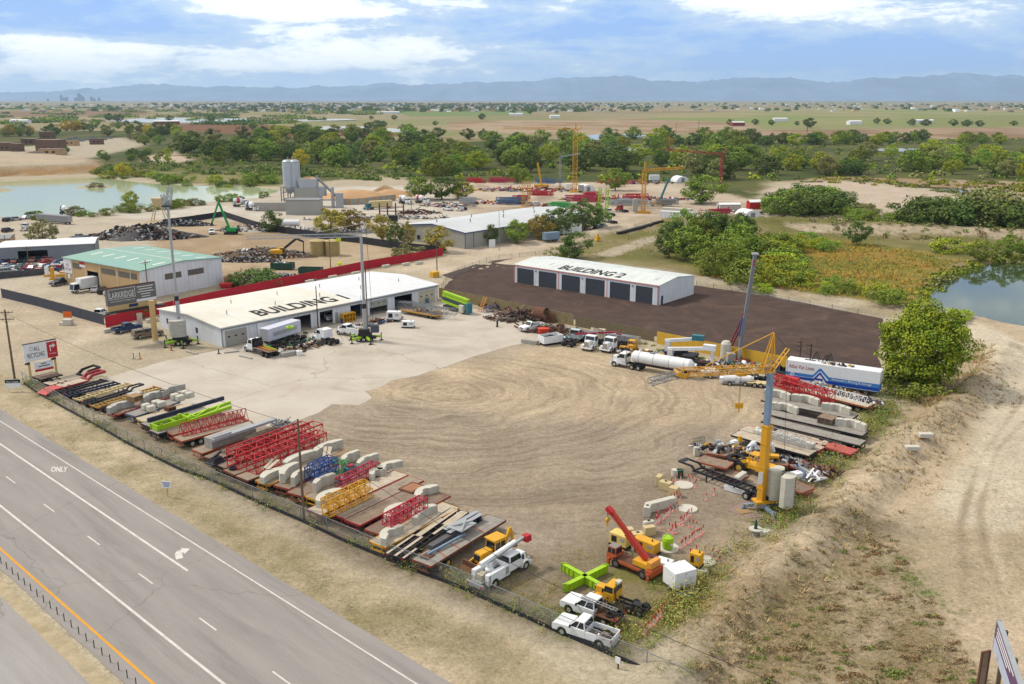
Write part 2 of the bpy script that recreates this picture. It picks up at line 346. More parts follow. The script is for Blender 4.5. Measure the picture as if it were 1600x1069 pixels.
cliff=sst(-4,-.5,cl_+W1*5)*(1-sst(1,6,cl_+W1*5));t=sst(.4,.6,fbm(gx*.06,gy*.015,55))[:,None]
col=col*(1-cliff[:,None])+(np.array(lin(188,146,92))*t+np.array(lin(140,104,70))*(1-t))*cliff[:,None]
def carve(px,depth,soft,rim=0.):
    global gz
    d=sdist(pxy(px))+W1*2;m=sst(-soft,soft,d);gz=gz*(1-m)-depth*m
for q,dp in ((LP,1.6),(RPD,1.6)):carve(q,dp,3)
isl=((gx-P(149,291).x)/13)**2+((gy-P(149,291).y)/9)**2;gz+=2.6*np.exp(-isl*1.2)*(1-sst(1.5,2.5,isl))
isl=((gx-P(2,296).x)/9)**2+((gy-P(2,296).y)/5)**2;gz+=2.4*np.exp(-isl*1.2)*(1-sst(1.5,2.5,isl))
RIV=[(1395,283),(1440,291),(1478,292),(1505,299),(1530,304),(1560,318),(1640,340)]
d=ldist(pxy(RIV));gz-=1.4*(1-sst(3,13,d))
yardflat=sst(-8,0,sdist(pxy([(0,560),(340,500),(690,420),(1090,440),(1380,500),(1380,600),(1300,700),(1100,900),(980,1030),(560,880),(-40,590)])))
road_d=sdist([tuple(v) for v in pxy([(-300,470),(-40,620),(700,1130),(-400,1400)])]);roadflat=sst(-6,-1,road_d)
gz+=(W2*.35+W1*.5)*(1-yardflat)*(1-roadflat)*(1-sst(250,400,gy))*.42*sst(20,45,gx+.3*gy-30)+(W3*5)*sst(700,1500,gy)*.6
gz-=roadflat*.05
me=bpy.data.meshes.new('ground');nx,ny=SH[1],SH[0]
idx=np.arange(nx*ny).reshape(SH);q=np.stack([idx[:-1,:-1],idx[:-1,1:],idx[1:,1:],idx[1:,:-1]],-1).reshape(-1,4)
me.vertices.add(gx.size);me.vertices.foreach_set('co',np.stack([gx,gy,gz],1).astype(np.float32).ravel())
me.loops.add(q.size);me.loops.foreach_set('vertex_index',q.astype(np.int32).ravel())
me.polygons.add(len(q));me.polygons.foreach_set('loop_start',np.arange(0,q.size,4,dtype=np.int32));me.polygons.foreach_set('loop_total',np.full(len(q),4,np.int32))
me.update(calc_edges=True)
ca=me.color_attributes.new('soil','FLOAT_COLOR','POINT');ca.data.foreach_set('color',np.concatenate([col,trk[:,None]*10],1).astype(np.float32).ravel())
me.polygons.foreach_set('use_smooth',[True]*len(q))
va_=me.attributes.new('veg','FLOAT','POINT');va_.data.foreach_set('value',veg.astype(np.float32))
def ground_mat():
    m=bpy.data.materials.new('earth');m.use_nodes=True;nt=m.node_tree;b=nt.nodes['Principled BSDF']
    a=mk(nt,'ShaderNodeAttribute',attribute_name='soil');g=mk(nt,'ShaderNodeNewGeometry');pos=g.outputs['Position']
    f1=ramp(nt,noise(nt,pos,1.1,6,.62),(.3,.80),(.7,1.16));f2=ramp(nt,noise(nt,pos,.12,5,.6,.3),(.3,.86),(.7,1.10));f3=ramp(nt,noise(nt,pos,5.5,3,.7),(.3,.86),(.72,1.12))
    o=mixc(nt,1.,a.outputs['Color'],f1,'MULTIPLY');o=mixc(nt,1.,o,f2,'MULTIPLY');o=mixc(nt,1.,o,f3,'MULTIPLY')
    vg=mk(nt,'ShaderNodeAttribute',attribute_name='veg');o=mixc(nt,1.,o,ramp(nt,noise(nt,pos,2.6,8,.78),(.34,.70),(.5,1.),(.66,1.2)),'MULTIPLY')
    gm=ramp(nt,noise(nt,pos,.55,8,.74,.3),(.46,0.),(.58,1.));gm2=ramp(nt,noise(nt,pos,3.4,4,.75),(.42,.15),(.56,1.))
    gc=mixc(nt,ramp(nt,noise(nt,pos,.3,3),(.4,0.),(.6,1.)),lin(116,102,78),lin(112,114,64))
    o=mixc(nt,mth(nt,'MULTIPLY',mth(nt,'MULTIPLY',vg.outputs['Fac'],1.),mth(nt,'MULTIPLY',gm,gm2)),o,gc)
    ctr=P(690,612);vm=mk(nt,'ShaderNodeVectorMath',operation='SUBTRACT');nt.links.new(pos,vm.inputs[0]);vm.inputs[1].default_value=ctr
    s_=mk(nt,'ShaderNodeSeparateXYZ');nt.links.new(vm.outputs[0],s_.inputs[0])
    r=mth(nt,'SQRT',mth(nt,'ADD',mth(nt,'POWER',mth(nt,'MULTIPLY',s_.outputs[0],.8),2),mth(nt,'POWER',s_.outputs[1],2)))
    r=mth(nt,'ADD',r,mth(nt,'MULTIPLY',noise(nt,pos,.07,2),9));th=mth(nt,'ARCTAN2',s_.outputs[1],s_.outputs[0])
    cv=mk(nt,'ShaderNodeCombineXYZ');nt.links.new(r,cv.inputs[0]);nt.links.new(mth(nt,'MULTIPLY',th,1.4),cv.inputs[1])
    n1=noise(nt,cv.outputs[0],.85,4,.66);n2=noise(nt,cv.outputs[0],.25,3,.6)
    tr=mixc(nt,1.,ramp(nt,n1,(.37,.72),(.5,1.),(.63,1.16)),ramp(nt,n2,(.35,.9),(.65,1.08)),'MULTIPLY')
    o=mixc(nt,mth(nt,'MULTIPLY',a.outputs['Alpha'],.8),o,mixc(nt,1.,o,tr,'MULTIPLY'))
    hs=mk(nt,'ShaderNodeHueSaturation');hs.inputs['Saturation'].default_value=.96;hs.inputs['Value'].default_value=.90;nt.links.new(o,hs.inputs['Color']);o=hs.outputs[0]
    nt.links.new(o,b.inputs['Base Color']);b.inputs['Roughness'].default_value=.95;b.inputs['Specular IOR Level'].default_value=.08
    bn=mk(nt,'ShaderNodeBump');bn.inputs['Strength'].default_value=.5;bn.inputs['Distance'].default_value=.25;nt.links.new(noise(nt,pos,1.6,6,.65),bn.inputs['Height']);nt.links.new(bn.outputs[0],b.inputs['Normal'])
    return m
me.materials.append(ground_mat())
go=bpy.data.objects.new('ground',me);C.objects.link(go);tag(go,kind='structure')
def zat(x,y):
    i=int(np.clip(np.searchsorted(XS,x)-1,0,nx-2));j=int(np.clip(np.searchsorted(YS,y)-1,0,ny-2));Z=gz.reshape(SH)
    u=(x-XS[i])/(XS[i+1]-XS[i]);v=(y-YS[j])/(YS[j+1]-YS[j])
    return float((Z[j,i]*(1-u)+Z[j,i+1]*u)*(1-v)+(Z[j+1,i]*(1-u)+Z[j+1,i+1]*u)*v)
def PG(px,py):
    p=P(px,py)
    for _ in range(4):p=P(px,py,zat(p.x,p.y))
    return p
# ---------------- flat sheets ----------------
def sheet(name,pts,m,z,jag=0.,kind='structure',step=1.5,seed=1):
    out=[];rr=random.Random(seed)
    for i in range(len(pts)):
        a=Vector(pts[i]).to_2d();b=Vector(pts[(i+1) % len(pts)]).to_2d();n=max(1,int((b-a).length/step)) if jag else 1
        nr=Vector((-(b-a).y,(b-a).x)).normalized()
        for k in range(n):
            q=a+(b-a)*k/n
            j=jag*(float(fbm(np.array([q.x*.35]),np.array([q.y*.35]),seed)[0])-.5)*2+jag*.3*rr.uniform(-1,1) if jag else 0
            out.append(q+nr*j)
    import bmesh
    bm=bmesh.new();f=bm.faces.new([bm.verts.new((q.x,q.y,z)) for q in out]);bmesh.ops.triangulate(bm,faces=[f]);bmesh.ops.recalc_face_normals(bm,faces=bm.faces)
    me=bpy.data.meshes.new(name);bm.to_mesh(me);bm.free()
    if me.polygons and me.polygons[0].normal.z<0:me.flip_normals()
    me.materials.append(m);o=bpy.data.objects.new(name,me);C.objects.link(o);tag(o,kind=kind);return o
def surf(name,rgb,rgb2,sc=.3,dark=None,dark_amt=.5,fine=6.,rough=.9,crack=0.,spec=.15,k=.72,stretch=None):
    m=bpy.data.materials.new(name);m.use_nodes=True;nt=m.node_tree;b=nt.nodes['Principled BSDF']
    g=mk(nt,'ShaderNodeNewGeometry');pos=g.outputs['Position'];sv=pos
    if stretch:
        mp=mk(nt,'ShaderNodeMapping');mp.vector_type='TEXTURE';mp.inputs['Rotation'].default_value=(0,0,-stretch[0]);mp.inputs['Scale'].default_value=(1/stretch[1],1/stretch[2],1);nt.links.new(pos,mp.inputs[0]);sv=mp.outputs[0]
    o=mixc(nt,ramp(nt,noise(nt,sv,sc,6,.6,.2),(.35,0.),(.65,1.)),lin(*rgb,k=k),lin(*rgb2,k=k))
    if dark:o=mixc(nt,mth(nt,'MULTIPLY',ramp(nt,noise(nt,sv,sc*.6,7,.68,1.2),(.52,0.),(.68,1.)),dark_amt),o,lin(*dark,k=k))
    o=mixc(nt,1.,o,ramp(nt,noise(nt,pos,fine,3,.7),(.3,.88),(.7,1.08)),'MULTIPLY')
    if crack:
        v=mk(nt,'ShaderNodeTexVoronoi',feature='DISTANCE_TO_EDGE');v.inputs['Scale'].default_value=crack
        va=mk(nt,'ShaderNodeVectorMath',operation='ADD');nt.links.new(pos,va.inputs[0]);nz=mk(nt,'ShaderNodeTexNoise');nz.inputs['Scale'].default_value=.25;nz.inputs['Detail'].default_value=5;nt.links.new(pos,nz.inputs['Vector'])
        sc_=mk(nt,'ShaderNodeVectorMath',operation='SCALE');sc_.inputs['Scale'].default_value=4.;nt.links.new(nz.outputs[1],sc_.inputs[0]);nt.links.new(sc_.outputs[0],va.inputs[1]);nt.links.new(va.outputs[0],v.inputs['Vector'])
        o=mixc(nt,mth(nt,'MULTIPLY',ramp(nt,v.outputs['Distance'],(.0,1.),(.006*crack*10,0.)),.42),o,lin(96,84,74))
    nt.links.new(o,b.inputs['Base Color']);b.inputs['Roughness'].default_value=rough;b.inputs['Specular IOR Level'].default_value=spec
    bn=mk(nt,'ShaderNodeBump');bn.inputs['Strength'].default_value=.25;bn.inputs['Distance'].default_value=.05;nt.links.new(noise(nt,pos,fine,4,.6),bn.inputs['Height']);nt.links.new(bn.outputs[0],b.inputs['Normal'])
    return m
RANG=math.radians(-42.8)
PX=lambda L_:[P(*p) for p in L_]
# highway: lines run along RD; RN points towards the yard
RD=Vector((math.cos(RANG),math.sin(RANG),0));RN=Vector((-RD.y,RD.x,0));R0=P(233,805)     # on the right edge line
def rp(t,n,z=0.):q=R0+RD*t+RN*n;return Vector((q.x,q.y,z))
def rn_of(px,py):return (P(px,py)-R0).dot(RN)
def rt_of(px,py):return (P(px,py)-R0).dot(RD)
asph=surf('asphalt',(164,158,153),(150,145,141),.5,(128,122,120),.5,7.,.85,.045,.2,stretch=(-RANG,.12,1.2))
asph2=surf('pale_asphalt',(172,168,164),(160,154,150),.4,(140,134,130),.45,7.,.85,.03,.2,stretch=(-RANG,.15,1.2))
wpaint=surf('road_white',(232,230,224),(214,210,202),1.2,(176,170,164),.5,9.)
ypaint=surf('road_yellow',(240,172,52),(226,160,60),1.2,(190,150,90),.4,9.)
ny_=rn_of(60,910);T0,T1=-230,60
sheet('road',[rp(T0,2.0),rp(T1,2.0),rp(T1,ny_-1.6),rp(T0,ny_-1.6)],asph,.004,.12,step=2)
nb=rn_of(70,1000);sheet('road',[rp(T0,nb),rp(T1,nb),rp(T1,nb-14),rp(T0,nb-14)],asph2,.004,.1,step=2,seed=4)
med=surf('median_gravel',(192,176,146),(168,154,122),.8,(204,184,150),.6,5.)
sheet('median',[rp(T0,ny_-2.2),rp(T1,ny_-2.2),rp(T1,nb-.2),rp(T0,nb-.2)],med,.002,.25,seed=6)
def rline(n,t0,t1,w_,m,z=.008):
    b=MB();b.quad(rp(t0,n-w_/2,z),rp(t1,n-w_/2,z),rp(t1,n+w_/2,z),rp(t0,n+w_/2,z));return ob('road_marking',b,m)
marks=[rline(0,T0,T1,.16,wpaint),rline(rn_of(175,812),T0,rt_of(291,893),.26,wpaint),rline(rn_of(103,872),T0,T1,.26,wpaint),rline(ny_,T0,T1,.24,ypaint)]
nd=rn_of(77,794)
t0=rt_of(68,788)
for k in range(-11,6):marks.append(rline(nd,t0+k*12.2,t0+k*12.2+3.05,.16,wpaint))
b=MB();text(b,'ONLY',2.5,P(79,737,.008)-RD*0,P(106,737)-P(79,737),P(96,731)-P(94,741),.03,'LEFT',(P(106,736)-P(79,737)).length)
marks.append(ob('road_marking',b,wpaint))
def arrow():
    b=MB();cl=cat_rom([P(281,873,.008),P(279,867,.008),P(281,862,.008),P(290,860,.008)],6)
    ws=[.9-.03*i for i in range(len(cl))]
    for i in range(len(cl)-1):
        d0=(cl[min(i+1,len(cl)-1)]-cl[max(i-1,0)]).normalized();d1=(cl[min(i+2,len(cl)-1)]-cl[i]).normalized()
        n0=Vector((-d0.y,d0.x,0))*.36;n1=Vector((-d1.y,d1.x,0))*.36
        b.quad(cl[i]-n0,cl[i+1]-n1,cl[i+1]+n1,cl[i]+n0)
    b.add([P(288,866,.0085),P(297,857.5,.0085),P(282,856,.0085)],[(0,1,2)]);return ob('road_marking',b,wpaint)
marks.append(arrow())
for o in marks:tag(o,kind='structure')
conc=surf('yard_concrete',(208,199,187),(196,185,170),.12,(168,152,132),.45,5.,.9,.03)
sheet('yard_pavement',PX([(120,604),(250,566),(352,545),(500,512),(684,470),(760,487),(815,503),(862,528),(800,540),(742,556),(715,566),(665,583),(640,590),(612,594),(592,606),(570,612),(582,622),(560,634),(520,632),(498,645),(470,655),(420,668),(330,640),(210,618)]),conc,.012,.35,seed=3)
padm=surf('asphalt_millings',(92,76,70),(80,66,60),.25,(116,94,80),.6,6.,.95,0,.1)
sheet('gravel_pad',PX([(686,460),(702,440),(760,410),(806,415),(1000,428),(1088,440),(1240,470),(1380,498),(1372,560),(1386,590),(1300,578),(1230,571),(1120,548),(1030,527),(940,508),(860,492),(760,472)]),padm,.010,.3,seed=8)
sheet('gravel_pad',PX([(690,430),(756,409),(800,404),(745,418),(716,440)]),padm,.008,.2,seed=9)
# water
def water(name,pts,z,rgb,rough=.06,spec=.14):
    m=bpy.data.materials.new('water_surface');m.use_nodes=True;nt=m.node_tree;b=nt.nodes['Principled BSDF']
    b.inputs['Base Color'].default_value=(*lin(*rgb),1);b.inputs['Roughness'].default_value=rough;b.inputs['IOR'].default_value=1.33;b.inputs['Specular IOR Level'].default_value=spec
    g=mk(nt,'ShaderNodeNewGeometry');bn=mk(nt,'ShaderNodeBump');bn.inputs['Strength'].default_value=.05;bn.inputs['Distance'].default_value=.1
    nt.links.new(noise(nt,g.outputs['Position'],.7,4),bn.inputs['Height']);nt.links.new(bn.outputs[0],b.inputs['Normal'])
    return sheet(name,pts,m,z)
def wpts(px,e):
    c=sum((P(*p) for p in px),Vector())/len(px);return [P(*p)+(P(*p)-c).normalized()*e for p in px]
water('water',wpts(LP,4),-.5,(170,180,140),.08,.09);water('water',wpts(RPD,4),-.6,(66,80,48),.03,.5)
rv=[P(*p) for p in RIV];side=[]
for i,p in enumerate(rv):
    d=(rv[min(i+1,len(rv)-1)]-rv[max(i-1,0)]).normalized();side.append(Vector((-d.y,d.x,0))*8)
water('water',[p+n for p,n in zip(rv,side)]+[p-n for p,n in reversed(list(zip(rv,side)))],-.7,(86,82,62))
for i,(q,c) in enumerate((([(462,203),(500,198),(560,198),(640,203),(655,207),(600,208),(530,204)],(178,180,172)),([(880,219),(930,211),(990,210),(1012,213),(960,220)],(150,170,190)),([(930,232),(950,229),(1005,231),(1000,236),(940,236)],(160,175,190)),([(160,190),(230,185),(370,185),(410,189),(340,192),(250,193)],(176,186,188)),([(290,228),(330,225),(360,228),(310,231)],(150,160,150)),([(455,187),(540,186),(560,188),(470,190)],(180,186,190)),([(1330,234),(1400,232),(1460,234),(1400,238)],(150,160,158)))):
    z=max(.3,max(zat(*P(*p)[:2]) for p in q)+.15);water('water',[P(*p) for p in q],z,c,.3)
# ---------------- shared materials ----------------
WHITE=mat('white_paint',(236,238,240),.45,0,.05,.6,(190,184,172),.30,.7,k=.8)
WHITE2=mat('white_metal_siding',(226,231,238),.5,0,.04,.5,(200,198,192),.35,.25,k=.78,seam=1.2)
CREAM=mat('cream_roofing',(236,232,220),.6,0,.04,.3,(220,212,194),.5,.12,k=.74,seam=1.5)
ROOFW=mat('white_roofing',(240,242,245),.5,0,.03,.3,(220,221,222),.5,.1,k=.70,seam=1.5)
BLACK=mat('black_rubber',(42,42,44),.85,0,.25,4.)
DARK=mat('dark_steel',(52,52,56),.6,.2,.2,2.,(84,62,48),.35,1.)
NAVY=mat('navy_steel',(42,52,74),.55,.1,.15,2.,(90,84,80),.3,1.)
GREY=mat('grey_paint',(150,152,154),.55,.1,.1,1.,(120,110,98),.3,1.)
LGREY=mat('light_grey_steel',(186,190,194),.45,.3,.1,1.,(150,146,140),.4,1.)
STEEL=mat('galvanised_steel',(168,172,176),.4,.6,.1,2.)
GLASS=mat('dark_glass',(38,46,52),.08,0,.1,1.,spec=.6)
CHROME=mat('chrome',(205,205,205),.2,.9,.05,2.)
RUST=mat('rusty_steel',(118,78,58),.85,0,.25,2.,(86,64,52),.5,1.5)
REDR=mat('red_oxide_paint',(148,76,60),.75,0,.2,2.,(112,74,58),.5,1.2)
RED=mat('red_paint',(198,44,50),.5,0,.08,1.5,(170,40,42),.35,1.)
REDP=mat('crimson_paint',(190,52,78),.5,0,.08,1.5,(168,52,70),.35,1.)
YEL=mat('crane_yellow',(228,168,44),.5,0,.08,1.5,(206,146,44),.35,1.)
YEL2=mat('machine_yellow',(236,176,40),.55,0,.1,1.5,(176,132,56),.4,1.2)
ORANGE=mat('faded_orange_paint',(198,96,52),.65,0,.12,1.5,(156,76,46),.5,1.)
LIME=mat('lime_paint',(172,218,34),.5,0,.08,1.5,(140,176,44),.35,1.)
BLUEG=mat('blue_grey_paint',(134,158,184),.45,.1,.06,1.5,(118,136,156),.35,1.)
BLUE=mat('blue_paint',(44,84,150),.5,0,.1,1.5)
GREEN=mat('green_paint',(44,168,84),.5,0,.1,1.5)
DGREEN=mat('dark_green_paint',(40,84,72),.6,0,.12,1.5,(90,80,64),.4,1.)
TEAL=mat('teal_paint',(66,130,140),.6,0,.12,1.5)
WOOD=mat('weathered_planks',(168,152,134),.9,0,.2,1.5,(122,104,88),.5,.8)
WOODR=mat('reddish_planks',(154,134,116),.9,0,.2,1.5,(114,84,70),.5,.8)
WOODP=mat('utility_pole_wood',(120,104,84),.9,0,.2,3.)
PALLET=mat('pallet_wood',(176,146,104),.9,0,.2,3.)
CONB=mat('cast_concrete',(214,210,196),.9,0,.08,1.2,(176,168,150),.45,.8,bump=.15)
CONT=mat('tan_concrete',(216,196,150),.9,0,.08,1.2,(186,166,130),.4,.8,bump=.15)
CONG=mat('grey_concrete',(178,174,166),.9,0,.1,1.2,(146,140,130),.45,.8,bump=.15)
TAN=mat('tan_stucco',(206,172,124),.9,0,.05,.6,(186,152,110),.3,.4)
BROWN=mat('brown_block',(126,100,84),.9,0,.08,.6)
BEIGE=mat('beige_block',(200,166,126),.9,0,.06,.6)
SIDG=mat('grey_metal_siding',(176,174,166),.55,0,.05,.6,(160,156,146),.3,.3)
SILO=mat('silo_steel',(196,204,212),.5,.2,.06,.4,(168,174,180),.4,.2)
DOOR=mat('charcoal_door',(70,75,84),.5,0,.06,1.)
INKD=mat('black_lettering',(44,42,40),.8,0,.04,1.)
INKW=mat('white_lettering',(238,238,236),.7,0,.03,1.)
def hz_(p,pyt):k=(CYP-pyt)/FPX;return CAMH+p.y*(k*_c-_s)/(_c+k*_s)
def local(org,a):
    ca,sa=math.cos(a),math.sin(a)
    return lambda px,py:((P(px,py)-org).x*ca+(P(px,py)-org).y*sa,-(P(px,py)-org).x*sa+(P(px,py)-org).y*ca)
def wall_with_openings(b,L_,h,t,ops,z0=0.):
    """wall along x at y 0..t; ops = (x0, x1, sill, head)"""
    x=0.
    for x0,x1,s0,s1 in sorted(ops):
        b.box(x,x0,0,t,z0,h)
        if s0>z0:b.box(x0,x1,0,t,z0,s0)
        b.box(x0,x1,0,t,s1,h);x=x1
    b.box(x,L_,0,t,z0,h)
def gable_roof(b,L_,D,h,rise,ov=.35,th=.18,x0=0.,x1=None):
    x1=L_ if x1 is None else x1
    a=x0-(ov if x0==0 else 0);c=x1+(ov if x1==L_ else 0);k=rise/(D/2)
    for s in (0,1):
        y=(lambda v:v) if s==0 else (lambda v:D-v)
        b.add([(a,y(-ov),h-ov*k),(c,y(-ov),h-ov*k),(c,y(D/2),h+rise),(a,y(D/2),h+rise),(a,y(-ov),h-ov*k+th),(c,y(-ov),h-ov*k+th),(c,y(D/2),h+rise+th),(a,y(D/2),h+rise+th)],
              [(0,1,2,3),(4,5,6,7),(0,1,5,4),(0,3,7,4),(1,2,6,5)])
def ends(b,L_,D,h,rise,t,ops0=(),ops1=()):
    for x,ops in ((0,ops0),(L_-t,ops1)):
        w_=MB();wall_with_openings(w_,D,h,t,ops)
        b.add([(x+v[1],v[0],v[2]) for v in w_.v],w_.f)
        b.prism([(0,h),(D,h),(D/2,h+rise)],x,x+t,'x')
# ---------------- building with the long low roof ----------------
o1=P(348,543);a1=ang(o1,P(684,470));L1=(P(684,470)-o1).length;D1=(P(247,512)-o1).length
lo=local(o1,a1);fx=lambda px:lo(px,543+(px-348)*(470-543)/(684-348))[0]
h1=HT(348,543,513);mid=o1+Vector((-math.sin(a1),math.cos(a1),0))*D1/2;r1=max(.8,hz_(mid,496)-h1)
B1=thing('workshop_building','long white workshop with cream and white roof lettered BUILDING 1 and open bays','building',o1,a1)
dh=h1*.80
opn=[(fx(353),fx(387),0,dh),(fx(451),fx(487),0,dh),(fx(500.5),fx(521),0,dh),(fx(524),fx(529),0,2.3),(fx(548.5),fx(567),0,dh),(fx(578),fx(606),0,dh),(fx(617),fx(644.5),0,dh),(fx(654),fx(680),0,dh)]
b=MB();wall_with_openings(b,L1,h1,.25,opn);ends(b,L1,D1,h1-.002,r1,.25,[(9,10,1.2,2.4),(15,16.2,0,2.2),(18.5,19.3,1.2,2.4),(21,21.8,1.2,2.4)])
bb=MB();bb.box(.25,L1-.25,D1-.25,D1,0,h1-.004);b.add(bb.v,bb.f)
ob('wall',b,WHITE2,B1)
b=MB();b.box(.3,L1-.3,.3,D1-.3,.02,.05);ob('inside_floor',b,CONG,B1)
b=MB();gable_roof(b,L1,D1,h1,r1,x0=0,x1=L1*.56);b.mt(1);gable_roof(b,L1,D1,h1,r1,x0=L1*.56,x1=L1);R1=ob('roof',b,[CREAM,ROOFW],B1)
k1=r1/(D1/2)
b=MB();xa=lo(*((402,492)))[0]
pr=lambda px,py:(lambda q:q)(P(px,py,h1+.6)-o1)
def on1(px,py,zz):q=P(px,py,zz)-o1;return (q.x*math.cos(a1)+q.y*math.sin(a1),-q.x*math.sin(a1)+q.y*math.cos(a1))
ty0=on1(410,492,h1+.5)[1];tx0=on1(408,493,h1+.5)[0];tx1=on1(537,463,h1+.5)[0]
text(b,'BUILDING 1',(D1/2)*.51,(tx0,ty0,h1+ty0*k1+.2),(1,0,0),(0,1,k1),.03,'LEFT',tx1-tx0,.01);ob('lettering',b,INKD,R1)
for i in range(9):
    b=MB();x=L1*(.1+.1*i);y=D1*(.62 if i % 2 else .3);b.tube((x,y,h1+k1*min(y,D1-y)),(x,y,h1+k1*min(y,D1-y)+1.0),.1,6);ob('vent_pipe',b,GREY,R1)
for i in range(4):
    b=MB();x=L1*(.1+.12*i);y=D1*.22;b.add([(x,y,h1+k1*y+.2),(x+1,y,h1+k1*y+.2),(x+1,y+2.8,h1+k1*(y+2.8)+.2),(x,y+2.8,h1+k1*(y+2.8)+.2)],[(0,1,2,3)]);ob('skylight',b,INKW,R1)
def slab_door(par,x0,x1,z0,z1,m,name='roller_door',y=.06,n=4,win=True):
    b=MB();
    for i in range(n):b.box(x0,x1,y,y+.06,z0+(z1-z0)*i/n,z0+(z1-z0)*(i+1)/n-.025)
    d=ob(name,b,m,par)
    if win:
        for q in (.18,.5,.82):
            w_=MB();xx=x0+(x1-x0)*q;w_.box(xx-.28,xx+.28,y-.012,y,z0+(z1-z0)*.55,z0+(z1-z0)*.64);ob('door_window',w_,GLASS,d)
    return d
slab_door(B1,opn[0][0],opn[0][1],.02,dh,SIDG);slab_door(B1,opn[7][0],opn[7][1],.02,dh,mat('beige_door',(204,196,174),.6,0,.05));slab_door(B1,opn[5][0],opn[5][1],dh*.52,dh,SIDG,n=2)
b=MB();b.box(opn[3][0],opn[3][1],.06,.1,.02,2.28);ob('door',b,SIDG,B1)
for y0,y1,z0,z1 in ((9,10,1.2,2.4),(18.5,19.3,1.2,2.4),(21,21.8,1.2,2.4)):b=MB();b.box(.1,.16,y0,y1,z0,z1);ob('window',b,GLASS,B1)
b=MB();b.box(.1,.16,15,16.2,.02,2.2);ob('door',b,SIDG,B1)
b=MB();b.bar((-.3,-.33,h1-.25),(L1+.3,-.33,h1-.25),.14,.16);ob('gutter',b,GREY,B1)
for i in range(6):b=MB();b.box(L1*.1+i*8,L1*.1+i*8+1.6,D1*.3,D1*.7,.06,1.2+.3*(i % 3));ob('shelf',b,[DARK,RUST,GREY,REDR,BLUE,DARK][i],B1)
# ---------------- garage building with six charcoal doors ----------------
o2=P(803,441);a2=ang(o2,P(1028.6,477.5));L2=(P(1028.6,477.5)-o2).length;D2=16.7
lo2=local(o2,a2);f2=lambda px:lo2(px,441+(px-803)*36.5/225.6)[0]
h2=HT(1028.6,477.5,447);m2=P(1028.6,477.5)+Vector((-math.sin(a2),math.cos(a2),0))*D2/2;r2=max(.7,hz_(m2,433)-h2)
B2=thing('garage_building','white metal garage with six charcoal doors and roof lettered BUILDING 2','building',o2,a2)
drs=[(808,834),(841.6,869.4),(877.4,906),(914.4,944.4),(952.4,984),(992.6,1019)]
b=MB();wall_with_openings(b,L2,h2,.2,[(f2(p),f2(q),0,h2*.86) for p,q in drs]);ends(b,L2,D2,h2-.002,r2,.2);b.box(.2,L2-.2,D2-.2,D2,0,h2-.004);ob('wall',b,WHITE2,B2)
b=MB();gable_roof(b,L2,D2,h2,r2,.12,.15);R2=ob('roof',b,mat('pale_green_white_roofing',(234,240,236),.5,0,.03,.3,(210,216,212),.5,.15,k=.68,seam=1.5),B2)
k2=r2/(D2/2)
def on2(px,py,zz):q=P(px,py,zz)-o2;return (q.x*math.cos(a2)+q.y*math.sin(a2),-q.x*math.sin(a2)+q.y*math.cos(a2))
xa,ya=on2(871,420,h2+.3);xb,yb=on2(970,434,h2+.3)
b=MB();text(b,'BUILDING 2',(D2/2)*.62,(xa,ya,h2+ya*k2+.17),(1,0,0),(0,1,k2),.03,'LEFT',xb-xa,.012);ob('lettering',b,INKD,R2)
for i in range(8):
    x=L2*(.08+.12*i);y=D2*(.2 if i % 2 else .66);yy=min(y,D2-y);s_=1 if y<D2/2 else -1
    b=MB();b.add([(x,y,h2+k2*yy+.165),(x+.7,y,h2+k2*yy+.165),(x+.7,y+2.2,h2+k2*(yy+s_*2.2)+.165),(x,y+2.2,h2+k2*(yy+s_*2.2)+.165)],[(0,1,2,3)]);ob('skylight',b,SILO,R2)
for p,q in drs:slab_door(B2,f2(p),f2(q),.02,h2*.86,DOOR,n=5,win=False)
OR=mat('orange_trim',(232,106,66),.5,0,.03)
b=MB();b.box(-.02,L2+.02,-.13,-.09,h2-.16,h2+.02)
for px in (804.3,872.6,948,1027):x=f2(px);b.box(x-.08,x+.08,-.03,-.004,0,h2-.16)
ob('trim',b,OR,B2)
b=MB();b.box(L2+.004,L2+.05,1.1,2.0,.02,2.1);ob('door',b,DOOR,B2)
for i in (0,2,4):b=MB();x=(f2(drs[i][1])+f2(drs[i][1])+1.4)/2;b.box(x-.2,x+.2,-.16,-.004,h2*.78,h2*.83);ob('wall_lamp',b,DARK,B2)
# ---------------- green-roofed recycling shed ----------------
o3=P(223,468.5);a3=ang(o3,P(349,444));L3=(P(349,444)-o3).length;n3=Vector((-math.sin(a3),math.cos(a3),0));D3=(P(121,441)-o3).dot(n3)
h3=HT(349,444,403);B3=thing('recycling_shed','tan and white recycling shed with faded green roof','building',o3,a3);r3=.8
b=MB();b.box(0,L3,0,.25,0,h3);b.box(0,L3,D3-.25,D3,0,h3);b.box(L3-.25,L3,.25,D3-.25,0,h3-.002);b.prism([(0,h3),(L3,h3),(L3/2,h3+r3)],0,.25,'y');b.prism([(0,h3),(L3,h3),(L3/2,h3+r3)],D3-.25,D3,'y');ob('wall',b,WHITE2,B3)
w_=MB();wall_with_openings(w_,D3-.5,h3-.003,.22,[(D3*.53,D3*.68,0,h3*.68)]);b=MB();b.add([(.01+v[1],v[0]+.25,v[2]) for v in w_.v],w_.f);ob('front_wall',b,TAN,B3)
GR=mat('faded_green_roofing',(142,184,166),.55,0,.06,.15,(126,176,178),.6,.08,seam=1.4)
b=MB();k3=r3/(L3/2)
